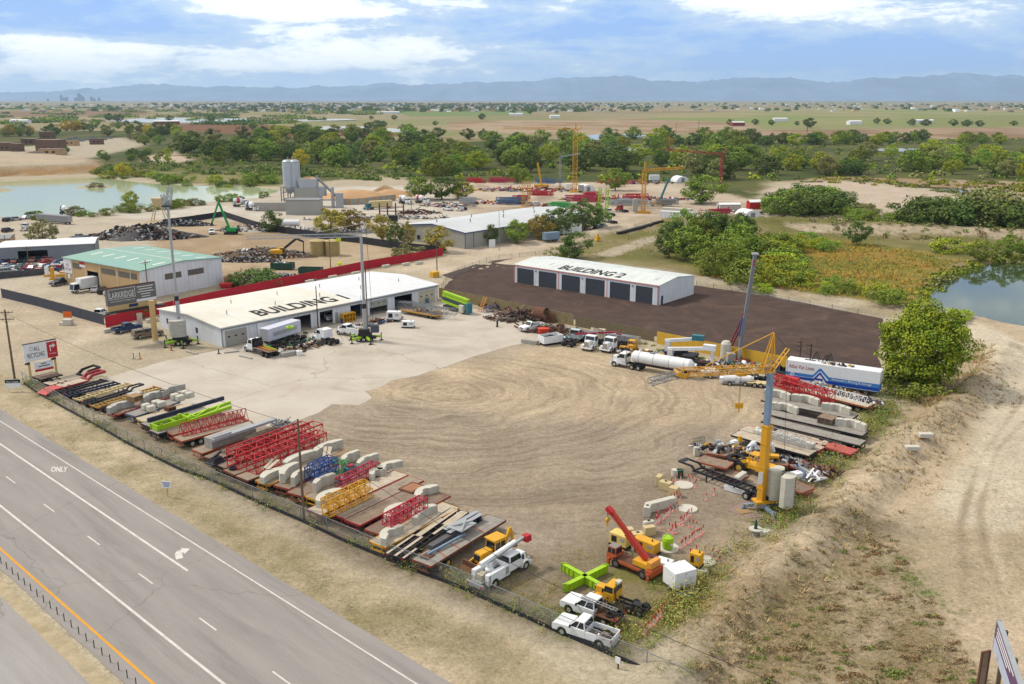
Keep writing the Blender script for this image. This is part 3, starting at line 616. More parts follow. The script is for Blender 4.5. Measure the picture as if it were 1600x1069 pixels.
for s in (0,1):
    x=(lambda v:v) if s==0 else (lambda v:L3-v)
    b.add([(x(-.3),-.3,h3-.3*k3+.02),(x(-.3),D3+.3,h3-.3*k3+.02),(x(L3/2),D3+.3,h3+r3+.02),(x(L3/2),-.3,h3+r3+.02),(x(-.3),-.3,h3-.3*k3+.2),(x(-.3),D3+.3,h3-.3*k3+.2),(x(L3/2),D3+.3,h3+r3+.2),(x(L3/2),-.3,h3+r3+.2)],[(0,1,2,3),(4,5,6,7),(0,1,5,4),(0,3,7,4),(1,2,6,5)])
R3=ob('roof',b,GR,B3)
b=MB();b.bar((L3/2,-.3,h3+r3+.21),(L3/2,D3+.3,h3+r3+.21),.3,.06);ob('ridge_cap',b,CREAM,R3)
for s in (.22,.74):
    for i in range(6):
        b=MB();x0=L3*s;y=D3*(.06+.16*i);z=lambda x:h3+k3*min(x,L3-x)+.215
        b.add([(x0,y,z(x0)),(x0+3.4,y,z(x0+3.4)),(x0+3.4,y+.8,z(x0+3.4)),(x0,y+.8,z(x0))],[(0,1,2,3)]);ob('skylight',b,INKW,R3)
for y0,y1 in ((.04,.12),(.13,.27),(.31,.49),(.76,.88)):b=MB();b.box(-.03,.008,D3*y0,D3*y1,h3*.68,h3*.88);ob('window',b,mat('grimy_glass',(112,106,98),.4,0,.2,3.),B3)
for x0,x1 in ((.28,.48),(.56,.76)):b=MB();b.box(L3*x0,L3*x1,-.03,-.002,h3*.55,h3*.76);ob('window',b,MATS['grimy_glass'],B3)
for y in (.12,.29,.51,.7,.88):b=MB();b.box(-.05,.006,D3*y-.08,D3*y+.08,0,h3);ob('pilaster',b,CREAM,B3)
b=MB();b.box(-.08,-.04,D3*.89,D3*.995,h3*.45,h3*1.0);q=ob('sign_board',b,WHITE,B3)
b=MB();text(b,'ALL',1.1,(-.09,D3*.965,h3*.72),(0,-1,0),(0,0,1),.01,'LEFT',1.6);ob('lettering',b,mat('maroon_lettering',(150,60,70),.7),q);b=MB();text(b,'RECYCLING',1.0,(-.09,D3*.985,h3*.56),(0,-1,0),(0,0,1),.01,'LEFT',D3*.085);ob('lettering',b,mat('maroon_lettering',(150,60,70),.7),q)
b=MB();b.box(-.08,-.04,D3*.70,D3*.775,h3*.78,h3*.97);b.mt(1);b.box(-.085,-.035,D3*.70,D3*.775,h3*.87,h3*.975);ob('sign_board',b,[WHITE,RED],B3)
for y in (.94,.73):b=MB();b.box(-.06,-.03,D3*y-.5,D3*y+.5,h3*.25,h3*.42);ob('sign_board',b,WHITE,B3)
# ---------------- grey warehouse ----------------
o4=P(727,389);a4=ang(o4,P(1000,322));a4=math.radians(49);n4=Vector((-math.sin(a4),math.cos(a4),0));D4=(P(634,374)-o4).dot(n4);L4=66.
h4=HT(727,389,364);r4=1.6
B4=thing('warehouse','long grey metal warehouse with pale roof and blue trim beyond the road','building',o4,a4)
b=MB();b.box(0,L4,0,.2,0,h4);b.box(0,L4,D4-.2,D4,0,h4);ends(b,L4,D4,h4-.002,r4,.2);ob('wall',b,SIDG,B4)
b=MB();gable_roof(b,L4,D4,h4,r4,.3,.15);R4=ob('roof',b,mat('grey_white_roofing',(218,222,224),.5,0,.03,.2,(198,202,204),.5,.1,k=.7,seam=1.5),B4)
TB=mat('blue_trim',(52,84,140),.5)
b=MB();b.box(-.35,L4+.3,-.36,-.31,h4-.22,h4+.02);b.bar((-.33,-.3,h4-.02),(-.33,D4/2,h4+r4-.02),.05,.25);b.bar((-.33,D4+.3,h4-.02),(-.33,D4/2,h4+r4-.02),.05,.25)
for x in (0,4):b.box(x-.12,x+.12,-.06,-.003,0,h4-.2)
ob('trim',b,TB,B4)
for i in range(7):b=MB();x=5+i*8.5;y=D4*(.35 if i % 2 else .6);b.tube((x,y,h4+r4*.6),(x,y,h4+r4+.9),.18,6);ob('roof_vent',b,GREY,R4)
for y in (9,13):b=MB();b.box(-.04,-.003,D4-y,D4-y+1.6,1,2.4);ob('window',b,GLASS,B4)
# ---------------- small buildings ----------------
def shed(name,label,org,rz,L_,D,h,rise,wm,rm,ops=(),door=None,cat='building',grp=None):
    t=thing(name,label,cat,org,rz,grp)
    b=MB();wall_with_openings(b,L_,h,.2,ops);ends(b,L_,D,h-.002,max(rise,.02),.2);b.box(.2,L_-.2,D-.2,D,0,h-.004);ob('wall',b,wm,t)
    b=MB();gable_roof(b,L_,D,h,max(rise,.02),.2,.15);ob('roof',b,rm,t)
    for x0,x1,s0,s1 in ops:
        if s0>.3:b=MB();b.box(x0,x1,.05,.1,s0,s1);ob('window',b,GLASS,t)
        elif door:slab_door(t,x0,x1,.02,s1,door,win=False)
    return t
SLATE=mat('slate_blue_siding',(132,140,148),.6,0,.08,.6)
q=P(0,412);shed('metal_shed','low grey metal shed with white roof and a dark open bay',q,ang(q,P(78,408)),26,14,4.6,.5,SLATE,WHITE,[(5,13,0,3.4)])
shed('metal_shed','beige corner of an old shed beside the fuel yard',P(-30,400),ang(q,P(78,408)),8.5,10,4.9,.4,BEIGE,GREY)
for i,(px,py,wd,dp,h,m,lb) in enumerate(((-6,236,16,12,7.5,BROWN,'brown block plant building with flat roof, first of the row by the levee'),(17,237,8,9,7,BROWN,'narrow brown plant building between two taller blocks'),(33,226,16,12,6,BROWN,'long low brown plant building behind the blocks'),(56,236,23,13,10,BROWN,'tall brown plant building with tan lower wall'),(60,243,20,9,5.5,BEIGE,'tan plant annex in front of the tall brown block'),(98,228,14,8,5,BEIGE,'tan plant building with a dark door beside the tanks'),(140,226,14,4,6,BROWN,'brown plant wall building at the end of the tank row'),(62,217,16,9,8,BROWN,'brown plant building with pale roof near the trees'))):
    p=PG(px,py);shed('plant_building',lb,p,math.radians(-3),wd,dp,h,.02,m,mat('brown_roofing',(150,130,118),.8),[(wd*.3,wd*.45,2.2,3.6),(wd*.6,wd*.75,2.2,3.6)],None,'building','buildings of the treatment plant')
for i in range(9):
    p=PG(100+i*9,221-(i % 3)*2);b=MB();b.lathe([(3.2,0),(3.2,2.4),(3.0,2.4),(3.0,2.0)],12);o=ob('settling_tank',b,GREY,None,p);tag(o,'round grey settling tank behind the brown plant buildings','tank','settling tanks of the treatment plant')
# ---------------- concrete batch plant ----------------
q=P(470,338);BP=thing('batch_plant','concrete batch plant with two tall pale silos, hopper and conveyor','plant',q,0)
def lp(px,py,z=0):v=P(px,py,z)-q;return v
hs=HT(456,322,250);hb=HT(456,322,292)
for px,w_ in ((454,4.6),(464,4.0)):
    v=lp(px,322);b=MB();b.lathe([(1.0,hb-3),(w_/2*1.15,hb),(w_/2*1.15,hs-.8),(w_/2*.8,hs),(.4,hs+.2)],20,(v.x,v.y,0));s_=ob('silo',b,SILO,BP,smooth=False)
    b=MB();b.lathe([(w_/2*1.18,hs-.9),(w_/2*1.18,hs-.7)],20,(v.x,v.y,0));b.bar((v.x,v.y,hs),(v.x,v.y,hs+1.2),.5);ob('silo_cap',b,GREY,s_)
v=lp(458,322);b=MB()
for dx in (-4.5,-1.5,1.5,4.5):
    for dy in (-2.2,2.2):b.bar((v.x+dx,v.y+dy,0),(v.x+dx,v.y+dy,hb),.4)
for z in (3,6,9):
    for dy in (-2.2,2.2):b.bar((v.x-4.5,v.y+dy,min(z,hb)),(v.x+4.5,v.y+dy,min(z+1.5,hb)),.25)
ob('support_frame',b,GREY,BP)
v=lp(447,336);b=MB();b.box(v.x,v.x+14,v.y,v.y+8,0,6.0);ob('shed',b,SIDG,BP);b=MB();b.box(v.x-.2,v.x+14.2,v.y-.2,v.y+8.2,6.0,6.3);ob('shed_roof',b,GREY,BP)
v=lp(462,324);b=MB();b.box(v.x,v.x+11,v.y,v.y+6,0,8.5);ob('mixer_house',b,SIDG,BP)
b=MB();b.fr(v.x+2,v.x+9.5,v.y+.4,v.y+5.6,8.5,12.5,-.6,-.5);ob('aggregate_hopper',b,SILO,BP)
b=MB();b.fr(v.x+2.2,v.x+9.3,v.y+.6,v.y+5.4,12.4,13.2,2,1.5);ob('aggregate',b,mat('loose_sand',(206,166,124),.95,0,.1,2.),BP)
b=MB();b.bar((v.x+9,v.y+3,13.5),(v.x+21,v.y-1,2.5),1.1,.7);ob('conveyor',b,GREY,BP)
b=MB();b.tube((v.x+12,v.y+1,5),(v.x+12,v.y+1,9),2.0,12);b.box(v.x+11.8,v.x+18,v.y-.5,v.y+1,3.0,3.5);b.bar((v.x+17,v.y-1,0),(v.x+17,v.y-1,9),1.2);b.box(v.x+18.5,v.x+21.5,v.y-3,v.y,0,6.5);ob('dust_collector',b,LGREY,BP)
v=lp(405,326);b=MB();b.box(0,17,0,4,0,3.6);o=ob('site_wall',b,CONG,None,P(398,330));tag(o,'long grey concrete block wall beside the batch plant silos','wall')
GB=thing('aggregate_bin','row of concrete aggregate bins with yellow edged dividers','bin',P(526,320),0)
for i in range(9):
    e=[(526,319.5),(537,320),(549,320),(562,319.5),(574,318),(586,316.5),(594,315.5),(606,314.5),(618,313)]
    v=P(*e[i])-P(526,320);u=(P(*e[min(i+1,8)])-P(526,320))
    if i<8:b=MB();b.bar((v.x,v.y,1.4),(u.x,u.y,1.4),.5,2.8);ob('bin_wall',b,CONG,GB)
    b=MB();b.box(v.x-.25,v.x+.25,v.y-.8,v.y-.3,0,2.9);ob('divider_edge',b,YEL,GB)
def heap(name,label,px,py,rx,ry,h,m,cat='heap',kind=None,seed=0,n=26,loc=None):
    vs=[];fs=[];rr=10
    for j in range(rr+1):
        f=j/rr
        for i in range(n):
            t=2*math.pi*i/n;k=1+.18*math.sin(3*t+seed)+.1*math.sin(7*t+seed*2)
            jz=(random.Random(seed*999+i*31+j).uniform(-.06,.06)) if 0<j<rr else 0
            vs.append((rx*k*(1-f)*math.cos(t),ry*k*(1-f)*math.sin(t),h*(1-(1-f)**1.5)*(1+jz)-.1))
    fs=[(j*n+i,j*n+(i+1) % n,(j+1)*n+(i+1) % n,(j+1)*n+i) for j in range(rr) for i in range(n)]
    b=MB();b.add(vs,fs);o=ob(name,b,m,None,loc or PG(px,py),smooth=True);tag(o,label,cat,None,kind);return o
SAND=MATS['loose_sand']
heap('sand_heap','long tan sand heap behind the aggregate bins',555,309,22,8,4,SAND,'sand heap',seed=1)
heap('sand_heap','tan sand heap in the last aggregate bin',612,306,14,7,3.4,SAND,'sand heap',seed=2)
heap('sand_heap','small brown dirt heap near the end of the pale yard',602,302,8,6,4,mat('brown_dirt',(172,142,106),.95,0,.12,1.),'dirt heap',seed=3)
DG=mat('dark_gravel',(104,94,88),.95,0,.15,1.)
heap('gravel_heap','dark grey gravel heap above the pond bluff',58,247,20,8,5.5,DG,'gravel heap',seed=4);heap('gravel_heap','flat dark gravel heap with rubble beside the taller heap',12,248,22,7,3.6,DG,'gravel heap',seed=5)
for px,lb in ((497,'tall beige round tank, the one with the pole in front'),(520,'tall beige round tank standing beside its twin')):
    t=thing('storage_tank',lb,'tank',P(px,399),0,'beige storage tanks in the scrap yard');r=22.5/2*P(px,399).y/FPX*1.02;h=HT(px,399,377)
    b=MB();b.lathe([(r,0),(r,h)],24);ob('shell',b,mat('tank_beige',(176,156,106),.8,0,.08,.5,(150,132,92),.4,.4),t)
    b=MB();b.lathe([(r+.15,h),(r+.15,h+.2),(.5,h+.7)],24);ob('roof',b,mat('tank_top',(190,170,120),.8),t)
# ---------------- fences and walls ----------------
def fence(name,label,px,h,m,pm=None,gap=3.0,th=.06,cat='fence',z0=0.,rail=None,post_h=None,world=False,top=False):
    pts=[Vector(p) for p in px] if world else [P(*p) for p in px]
    t=thing(name,label,cat,pts[0]);b=MB();r_=MB()
    for a,c in zip(pts,pts[1:]):
        u=a-pts[0];v=c-pts[0];d=(v-u).normalized();n=Vector((-d.y,d.x,0))*th/2
        b.add([u-n+Vector((0,0,z0)),v-n+Vector((0,0,z0)),v+n+Vector((0,0,z0)),u+n+Vector((0,0,z0)),u-n+Vector((0,0,h)),v-n+Vector((0,0,h)),v+n+Vector((0,0,h)),u+n+Vector((0,0,h))],[(0,1,2,3),(4,5,6,7),(0,1,5,4),(2,3,7,6),(0,3,7,4),(1,2,6,5)])
        if top:r_.bar(u+Vector((0,0,h)),v+Vector((0,0,h)),.05)
        if pm:
            k=max(1,round((v-u).length/gap))
            for i in range(k):
                w_=u+(v-u)*i/k;p_=MB();p_.tube((w_.x+n.x*2,w_.y+n.y*2,0),(w_.x+n.x*2,w_.y+n.y*2,(post_h or h)+.08),.05,6);ob('post',p_,pm,t)
    ob('panel',b,m,t)
    if top:ob('rail',r_,pm,t)
    return t
def mesh_mat(name,rgb,dens):
    m=bpy.data.materials.new(name);m.use_nodes=True;nt=m.node_tree;b=nt.nodes['Principled BSDF'];b.inputs['Base Color'].default_value=(*lin(*rgb),1);b.inputs['Roughness'].default_value=.5
    t=mk(nt,'ShaderNodeTexCoord');nz=noise(nt,t.outputs['Object'],1.2,3);v=ramp(nt,nz,(.35,dens*.7),(.65,min(1,dens*1.3)));nt.links.new(v,b.inputs['Alpha']);return m
CHAIN=mesh_mat('chain_link_wire',(160,160,156),.13);SCRN=mat('charcoal_screen_fabric',(72,74,86),.8,0,.1,.5);SCRB=mat('black_screen_fabric',(50,50,56),.85,0,.15,.6)
REDF=mat('red_screen_fabric',(196,34,52),.7,0,.1,.35,(160,30,44),.5,.2)
fence('chain_link_fence','long chain link fence between the trailers and the roadside',[(36,597),(100,634),(200,692),(282,733),(360,765),(470,812),(600,870),(720,915),(860,980),(1010,1046),(1080,1078)],1.7,CHAIN,STEEL,4.2,.02,top=True)
fence('silt_fence','low black silt fence along the foot of the chain link fence',[(38,601),(60,616),(100,638.5),(150,666),(200,694.5),(240,715),(282,735.5),(330,752),(400,785),(470,815),(540,848),(600,873),(640,890),(720,920),(800,957),(860,984),(930,1014),(1010,1050),(1090,1086)],.42,SCRB,None,th=.08)
fence('screen_fence','dark grey screen fence along the scrap yard drive',[(3,465),(60,479),(110,493),(163,508)],2.3,SCRN,DARK,3.5,.05)
fence('screen_fence','long red screen fence behind the workshop',[(166,512),(245,492),(330,472),(420,453),(500,436),(570,421),(640,409),(692,399)],2.4,REDF,STEEL,4.,.05)
fence('screen_fence','black screen fence between scrap yard and batch plant',[(352,340),(400,356),(440,364),(490,372),(560,380),(625,390),(690,397)],2.4,SCRB,DARK,6,.05)
fence('screen_fence','black screen fence beside the tyre heaps',[(255,352),(300,346),(352,338)],2.2,SCRB,DARK,6,.05)
fence('screen_fence','dark screen fence in front of the parked cars by the shed',[(-10,437),(40,432),(72,429)],1.8,mat('dark_screen',(84,84,88),.8,0,.3,.8),DARK,4,.05)
WF=mat('weathered_fence_boards',(148,132,96),.9,0,.2,2.5,(108,96,74),.5,1.)
fence('wooden_fence','weathered vertical board fence beside the dark millings lot',[(686,465),(760,480),(850,500),(896,509)],2.5,WF,WOODP,2.8,.08)
fence('wooden_fence','dull brown fence behind the stacked crane parts',[(899,510),(960,521),(1022,534)],2.2,mat('brown_fence_boards',(126,112,88),.9,0,.2,2.),WOODP,2.8,.08)
YF=mat('yellow_panels',(226,180,60),.6,0,.08,.8,(196,150,60),.4,.6)
t=fence('panel_fence','yellow panel fence with dark posts behind the parked cranes',[(1026,537),(1080,548),(1140,561),(1236,580)],2.5,YF,DARK,2.9,.06)
t=fence('panel_fence','grey vertical panel fence beside the green tree',[(1380,604),(1396,592),(1421,574),(1440,560)],2.8,mat('grey_fence_panel',(138,138,132),.8,0,.1,1.),GREY,1.4,.08)
fence('wire_fence','thin wire fence around the dark lot near the utility pole',[(690,455),(700,437),(716,428),(760,412),(800,405)],1.8,CHAIN,STEEL,5,.02)
fence('wire_fence','wire fence along the road behind the garage',[(800,404),(812,402),(860,396),(900,388)],1.3,CHAIN,WOODP,5,.02)
fence('wire_fence','thin wire fence along the bank beyond the millings lot',[(1088,446),(1200,466),(1300,484),(1382,498)],1.2,CHAIN,DARK,6,.02)
# low white blocks along the red fence, delineator posts by the road
def block(label,px,py,rz,sx,sy,sz,m=None,grp=None,z=0.,cham=.06,name='concrete_block',lug=False,cat='concrete block'):
    p=PG(px,py);b=MB();b.box(-sx/2,sx/2,-sy/2,sy/2,0,sz);o=ob(name,b,m or CONB,None,(p.x,p.y,p.z+z),rz,bev=cham)
    if lug:b=MB();b.box(-.15,.15,-.06,.06,sz,sz+.12);ob('lifting_lug',b,DARK,o)
    return tag(o,label,cat,grp)
for i,(px,py) in enumerate(((172,518),(204,511),(238,502),(262,497),(484,441),(520,434),(556,428),(603,417),(634,414),(655,412))):block('low pale concrete barrier block standing at the foot of the red screen fence',px,py+1,a1,2.6,.7,.8,CONB,'barrier blocks along the red fence',name='barrier_block',cat='barrier')
pm=MB();pm.bar((0,0,0),(0,0,.8),.07,.05);pm=pm.mesh('delineator_post',[mat('dark_green_post',(52,66,58),.6,.2)])
for i in range(21):
    p=P(2,881).lerp(P(213,1072),i/19)
    o=ob('delineator_post',pm,[],None,p);tag(o,'short dark post in the row along the road median','post','posts along the road median')
# ---------------- builders for vehicles and loads ----------------
_WM={}
RIMW=mat('pale_wheel_rim',(206,202,190),.5,.2,.1,3.);RIMY=mat('yellow_wheel_rim',(222,186,96),.6,0,.1,3.);RIMD=mat('dull_wheel_rim',(128,120,112),.6,.2,.15,3.)
LAMPR=mat('red_lamp_lens',(190,30,34),.3,0,.05);LAMPW=mat('headlamp_lens',(214,218,222),.15,.2,.05);LAMPO=mat('amber_lens',(240,150,30),.3,0,.05)
def wheel_meshes(r,w_,rim):
    k=(r,w_,rim.name)
    if k not in _WM:
        b=MB();n=18;prof=[(r*.58,-w_/2),(r*.9,-w_/2),(r,-w_*.36),(r,w_*.36),(r*.9,w_/2),(r*.58,w_/2)]
        vs=[(a*math.cos(2*math.pi*i/n),y,a*math.sin(2*math.pi*i/n)) for a,y in prof for i in range(n)]
        b.add(vs,[(k_*n+i,k_*n+(i+1) % n,(k_+1)*n+(i+1) % n,(k_+1)*n+i) for k_ in range(5) for i in range(n)])
        t=b.mesh('tyre',[BLACK]);fixn(t)
        b=MB();
        for s in (-1,1):
            b.tube((0,s*w_*.2,0),(0,s*w_*.42,0),r*.59,18);b.tube((0,s*w_*.42,0),(0,s*w_*.5,0),r*.2,10)
        q=b.mesh('rim',[rim]);fixn(q);_WM[k]=(t,q)
    return _WM[k]
def wheel(par,x,y,r,w_=.25,rim=None,z=None):
    t,q=wheel_meshes(r,w_,rim or RIMW);o=ob('wheel',t,[],par,(x,y,r if z is None else z));ob('rim',q,[],o);return o
def part(name,par,m,*boxes,bev=0.,smooth=False):
    b=MB()
    for x in boxes:b.box(*x)
    return ob(name,b,m,par,bev=bev,smooth=smooth)
def place(name,label,cat,rear,front,grp=None,z=0.,ctr=.5):
    a=P(*rear);c=P(*front);q=a+(c-a)*ctr;q.z=z+zat(q.x,q.y)*0
    return thing(name,label,cat,q,ang(a,c),grp)
def glass_cab(t,x0,x1,y,z0,z1,m,fi,ri,si,post=.1,doors=2,rear=True):
    """a cab: frustum x0..x1, windows let in as separate panes"""
    b=MB();b.fr(x0,x1,-y,y,z0,z1,ri,si,fi);c=ob('cab',b,m,t,bev=.05)
    f=lambda z:(z-z0)/(z1-z0)
    def pt(x,s,z,o=.012):k=f(z);xx=x;return (xx,s*(y-si*k+o),z)
    za,zb=z0+(z1-z0)*.12,z0+(z1-z0)*.86
    n=doors;xa,xb=x0+ri*f(za)+post,x1-fi*f(za)-post*.8;xat,xbt=x0+ri*f(zb)+post,x1-fi*f(zb)-post*.8
    for s in (-1,1):
        for i in range(n):
            u0,u1=i/n,(i+1)/n;g=post*.5
            b=MB();b.quad(pt(xa+(xb-xa)*u0+g*(i>0),s,za),pt(xa+(xb-xa)*u1-g*(i<n-1),s,za),pt(xat+(xbt-xat)*u1-g*(i<n-1),s,zb),pt(xat+(xbt-xat)*u0+g*(i>0),s,zb));ob('side_window',b,GLASS,t)
    for nm,xs,ins,d in (('windshield',x1,fi,1),('rear_window',x0,ri,-1)):
        if nm=='rear_window' and not rear:continue
        xz=lambda z:xs-d*ins*f(z)+d*.014
        ya=lambda z:y-si*f(z)-post
        b=MB();b.quad((xz(za),-ya(za),za),(xz(za),ya(za),za),(xz(zb),ya(zb),zb),(xz(zb),-ya(zb),zb));ob(nm,b,GLASS,t)
    return c
def arch_profile(x0,x1,z0,z1f,z1r,xs,r,hood=None):
    """side outline of a car body with wheel openings; xs = wheel centres"""
    p=[(x0,z0)]
    for x in sorted(xs):
        rr=r*1.22
        for k in range(7):a=math.pi-math.pi*k/6;p.append((x+rr*math.cos(a),max(z0,r+rr*math.sin(a))))
    p+=[(x1,z0),(x1,z1f-.12),(x1-.12,z1f)]
    if hood:p+=[(hood,z1f+.1)]
    p+=[(x0,z1r)]
    return p
def pickup(label,rear,front,m,cab='crew',grp=None,topper=False,rack=False,fl=False,cargo=None,L_=5.9,cat='pickup truck',trim=None):
    t=place('pickup_truck',label,cat,rear,front,grp);h=L_/2;r=.40
    xf,xr=h-1.0,-h+1.15;cx={'crew':-.75,'ext':-.3,'reg':.15}[cab]
    b=MB();b.prism(arch_profile(cx-.05,h,.42,1.12,1.22,[xf],r,.9+.25),-.98,.98);ob('body',b,m,t,bev=.05)
    glass_cab(t,cx-.05,1.35,.93,1.18,1.92,m,.75,.12,.16,.1,1 if cab=='reg' else 2)
    if fl:
        part('flatbed',t,RUST,(-h-.2,cx-.15,-1.05,1.05,.86,.96));part('chassis',t,DARK,(-h,cx,-.5,.5,.5,.86));
    else:
        for s in (-1,1):b=MB();b.prism(arch_profile(-h,cx-.06,.45,1.2,1.2,[xr],r),s*.98,s*.88);ob('bed_side',b,m,t,bev=.02)
        part('bed_floor',t,DARK,(-h+.05,cx-.06,-.88,.88,.62,.7));part('tailgate',t,m,(-h-.02,-h+.06,-.88,.88,.66,1.18),bev=.02)
        if topper:b=MB();b.fr(-h+.03,cx-.1,-.95,.95,1.2,1.88,.2,.14,.04);ob('topper',b,m,t,bev=.04);part('topper_window',t,GLASS,(-h+.3,cx-.3,-.94,.94,1.38,1.68))
    for x in (xf,xr):
        for s in (-1,1):wheel(t,x,s*.86,r,.27,RIMW)
    part('front_bumper',t,trim or CHROME,(h-.02,h+.14,-.95,.95,.45,.68),bev=.03);part('rear_bumper',t,CHROME,(-h-.2,-h-.03,-.92,.92,.5,.66),bev=.03)
    part('grille',t,DARK,(h-.02,h+.012,-.5,.5,.74,1.0))
    for s in (-1,1):part('headlight',t,LAMPW,(h-.06,h+.014,s*.78-.18,s*.78+.18,.78,.98));part('tail_light',t,LAMPR,(-h-.035,-h+.06,s*.9-.08,s*.9+.08,.82,1.14));part('mirror',t,DARK,(1.0,1.12,s*1.1-.1,s*1.1+.1,1.22,1.45))
    return t
def car(label,rear,front,m,grp=None,kind='sedan',name='parked_car'):
    t=place(name,label,'car',rear,front,grp);h=2.35;r=.33
    b=MB();b.prism(arch_profile(-h,h,.3,.82,.92,[-1.4,1.42],r,1.0),-.9,.9);ob('body',b,m,t,bev=.08)
    if kind=='suv':glass_cab(t,-h+.12,1.1,.84,.95,1.68,m,.75,.3,.18,.09,3)
    else:glass_cab(t,-1.75,1.15,.82,.9,1.42,m,.9,.75,.2,.09,2)
    for x in (-1.4,1.42):
        for s in (-1,1):wheel(t,x,s*.8,r,.22,RIMD)
    for s in (-1,1):part('headlight',t,LAMPW,(h-.1,h+.01,s*.65-.18,s*.65+.18,.62,.76));part('tail_light',t,LAMPR,(-h-.01,-h+.08,s*.7-.15,s*.7+.15,.68,.82))
    return t
def truck_front(t,xf,m,z0=.95,hood=1.5,cabl=1.5,w_=1.1,sleeper=0.,r=.52,hh=1.0,ch=1.35,fend=None):
    """conventional truck nose: bumper at xf, going back; returns x of the cab's back"""
    b=MB();b.fr(xf-hood,xf-.1,-.62,.62,z0-.1,z0+hh,0,.1,.12);ob('hood',b,m,t,bev=.06)
    for s in (-1,1):
        b=MB();cx=xf-.75;pts=[]
        for k in range(9):a=math.pi*k/8;pts.append((cx+(r+.2)*math.cos(a),r+(r+.2)*math.sin(a)))
        for k in range(9):a=math.pi-math.pi*k/8;pts.append((cx+(r+.06)*math.cos(a),r+(r+.06)*math.sin(a)))
        b.prism(pts,s*.62,s*w_*1.06);ob('fender',b,fend or m,t)
        part('headlight',t,LAMPW,(xf-.1,xf+.02,s*.8-.16,s*.8+.16,.95,1.15));wheel(t,cx,s*(w_*.9),r,.3,RIMW)
    part('grille',t,CHROME,(xf-.09,xf+.02,-.45,.45,z0-.02,z0+hh-.15));part('bumper',t,m,(xf,xf+.18,-w_*1.05,w_*1.05,.5,.78),bev=.03)
    x1=xf-hood+.05;x0=x1-cabl
    part('cab_base',t,m,(x0,x1,-w_,w_,.75,z0+hh*.86),bev=.05)
    glass_cab(t,x0,x1,w_,z0+hh*.86,z0+hh*.86+ch*.68,m,.28,.04,.08,.12,1)
    if sleeper:part('sleeper',t,m,(x0-sleeper,x0-.01,-w_,w_,.8,z0+hh*.86+ch*.66),bev=.06)
    for s in (-1,1):part('mirror',t,DARK,(x1-.25,x1-.1,s*(w_+.25)-.08,s*(w_+.25)+.08,z0+hh*.9,z0+hh*.9+.5))
    return x0-sleeper
def chassis(t,x0,x1,axles,m=None,r=.5,zc=.85,dual=True,tank=None,stack=None,rim=None):
    for s in (-1,1):part('chassis_rail',t,m or DARK,(x0,x1,s*.42-.06,s*.42+.06,zc-.1,zc+.16))
    part('crossmember',t,m or DARK,*[(x0+(x1-x0)*k-.06,x0+(x1-x0)*k+.06,-.36,.36,zc-.06,zc+.1) for k in (.03,.25,.5,.75,.96)])
    for x in axles:
        b=MB();b.bar((x,-.95,r),(x,.95,r),.14);ob('axle',b,DARK,t)
        for s in (-1,1):wheel(t,x,s*.88,r,.56 if dual else .3,rim or RIMD)
    if tank:
        for s in (-1,1):b=MB();b.tube((tank-.55,s*.8,.72),(tank+.55,s*.8,.72),.3,12);ob('fuel_tank',b,CHROME,t)
    if stack:
        b=MB();b.tube((stack,.8,.9),(stack,.8,3.3),.08,8);ob('exhaust_stack',b,CHROME,t)
def tractor(label,rear,front,m,sleeper=0.,L_=7.,grp=None,cat='truck',name='semi_truck',deck=None):
    t=place(name,label,cat,rear,front,grp);xf=L_/2
    xb=truck_front(t,xf,m,sleeper=sleeper);chassis(t,-L_/2,xf-.4,[-L_/2+.9,-L_/2+2.2],tank=xb+.4,stack=xb-.15);part('fifth_wheel',t,DARK,(-L_/2+1.0,-L_/2+2.1,-.45,.45,1.02,1.14));t['xb']=xb;return t
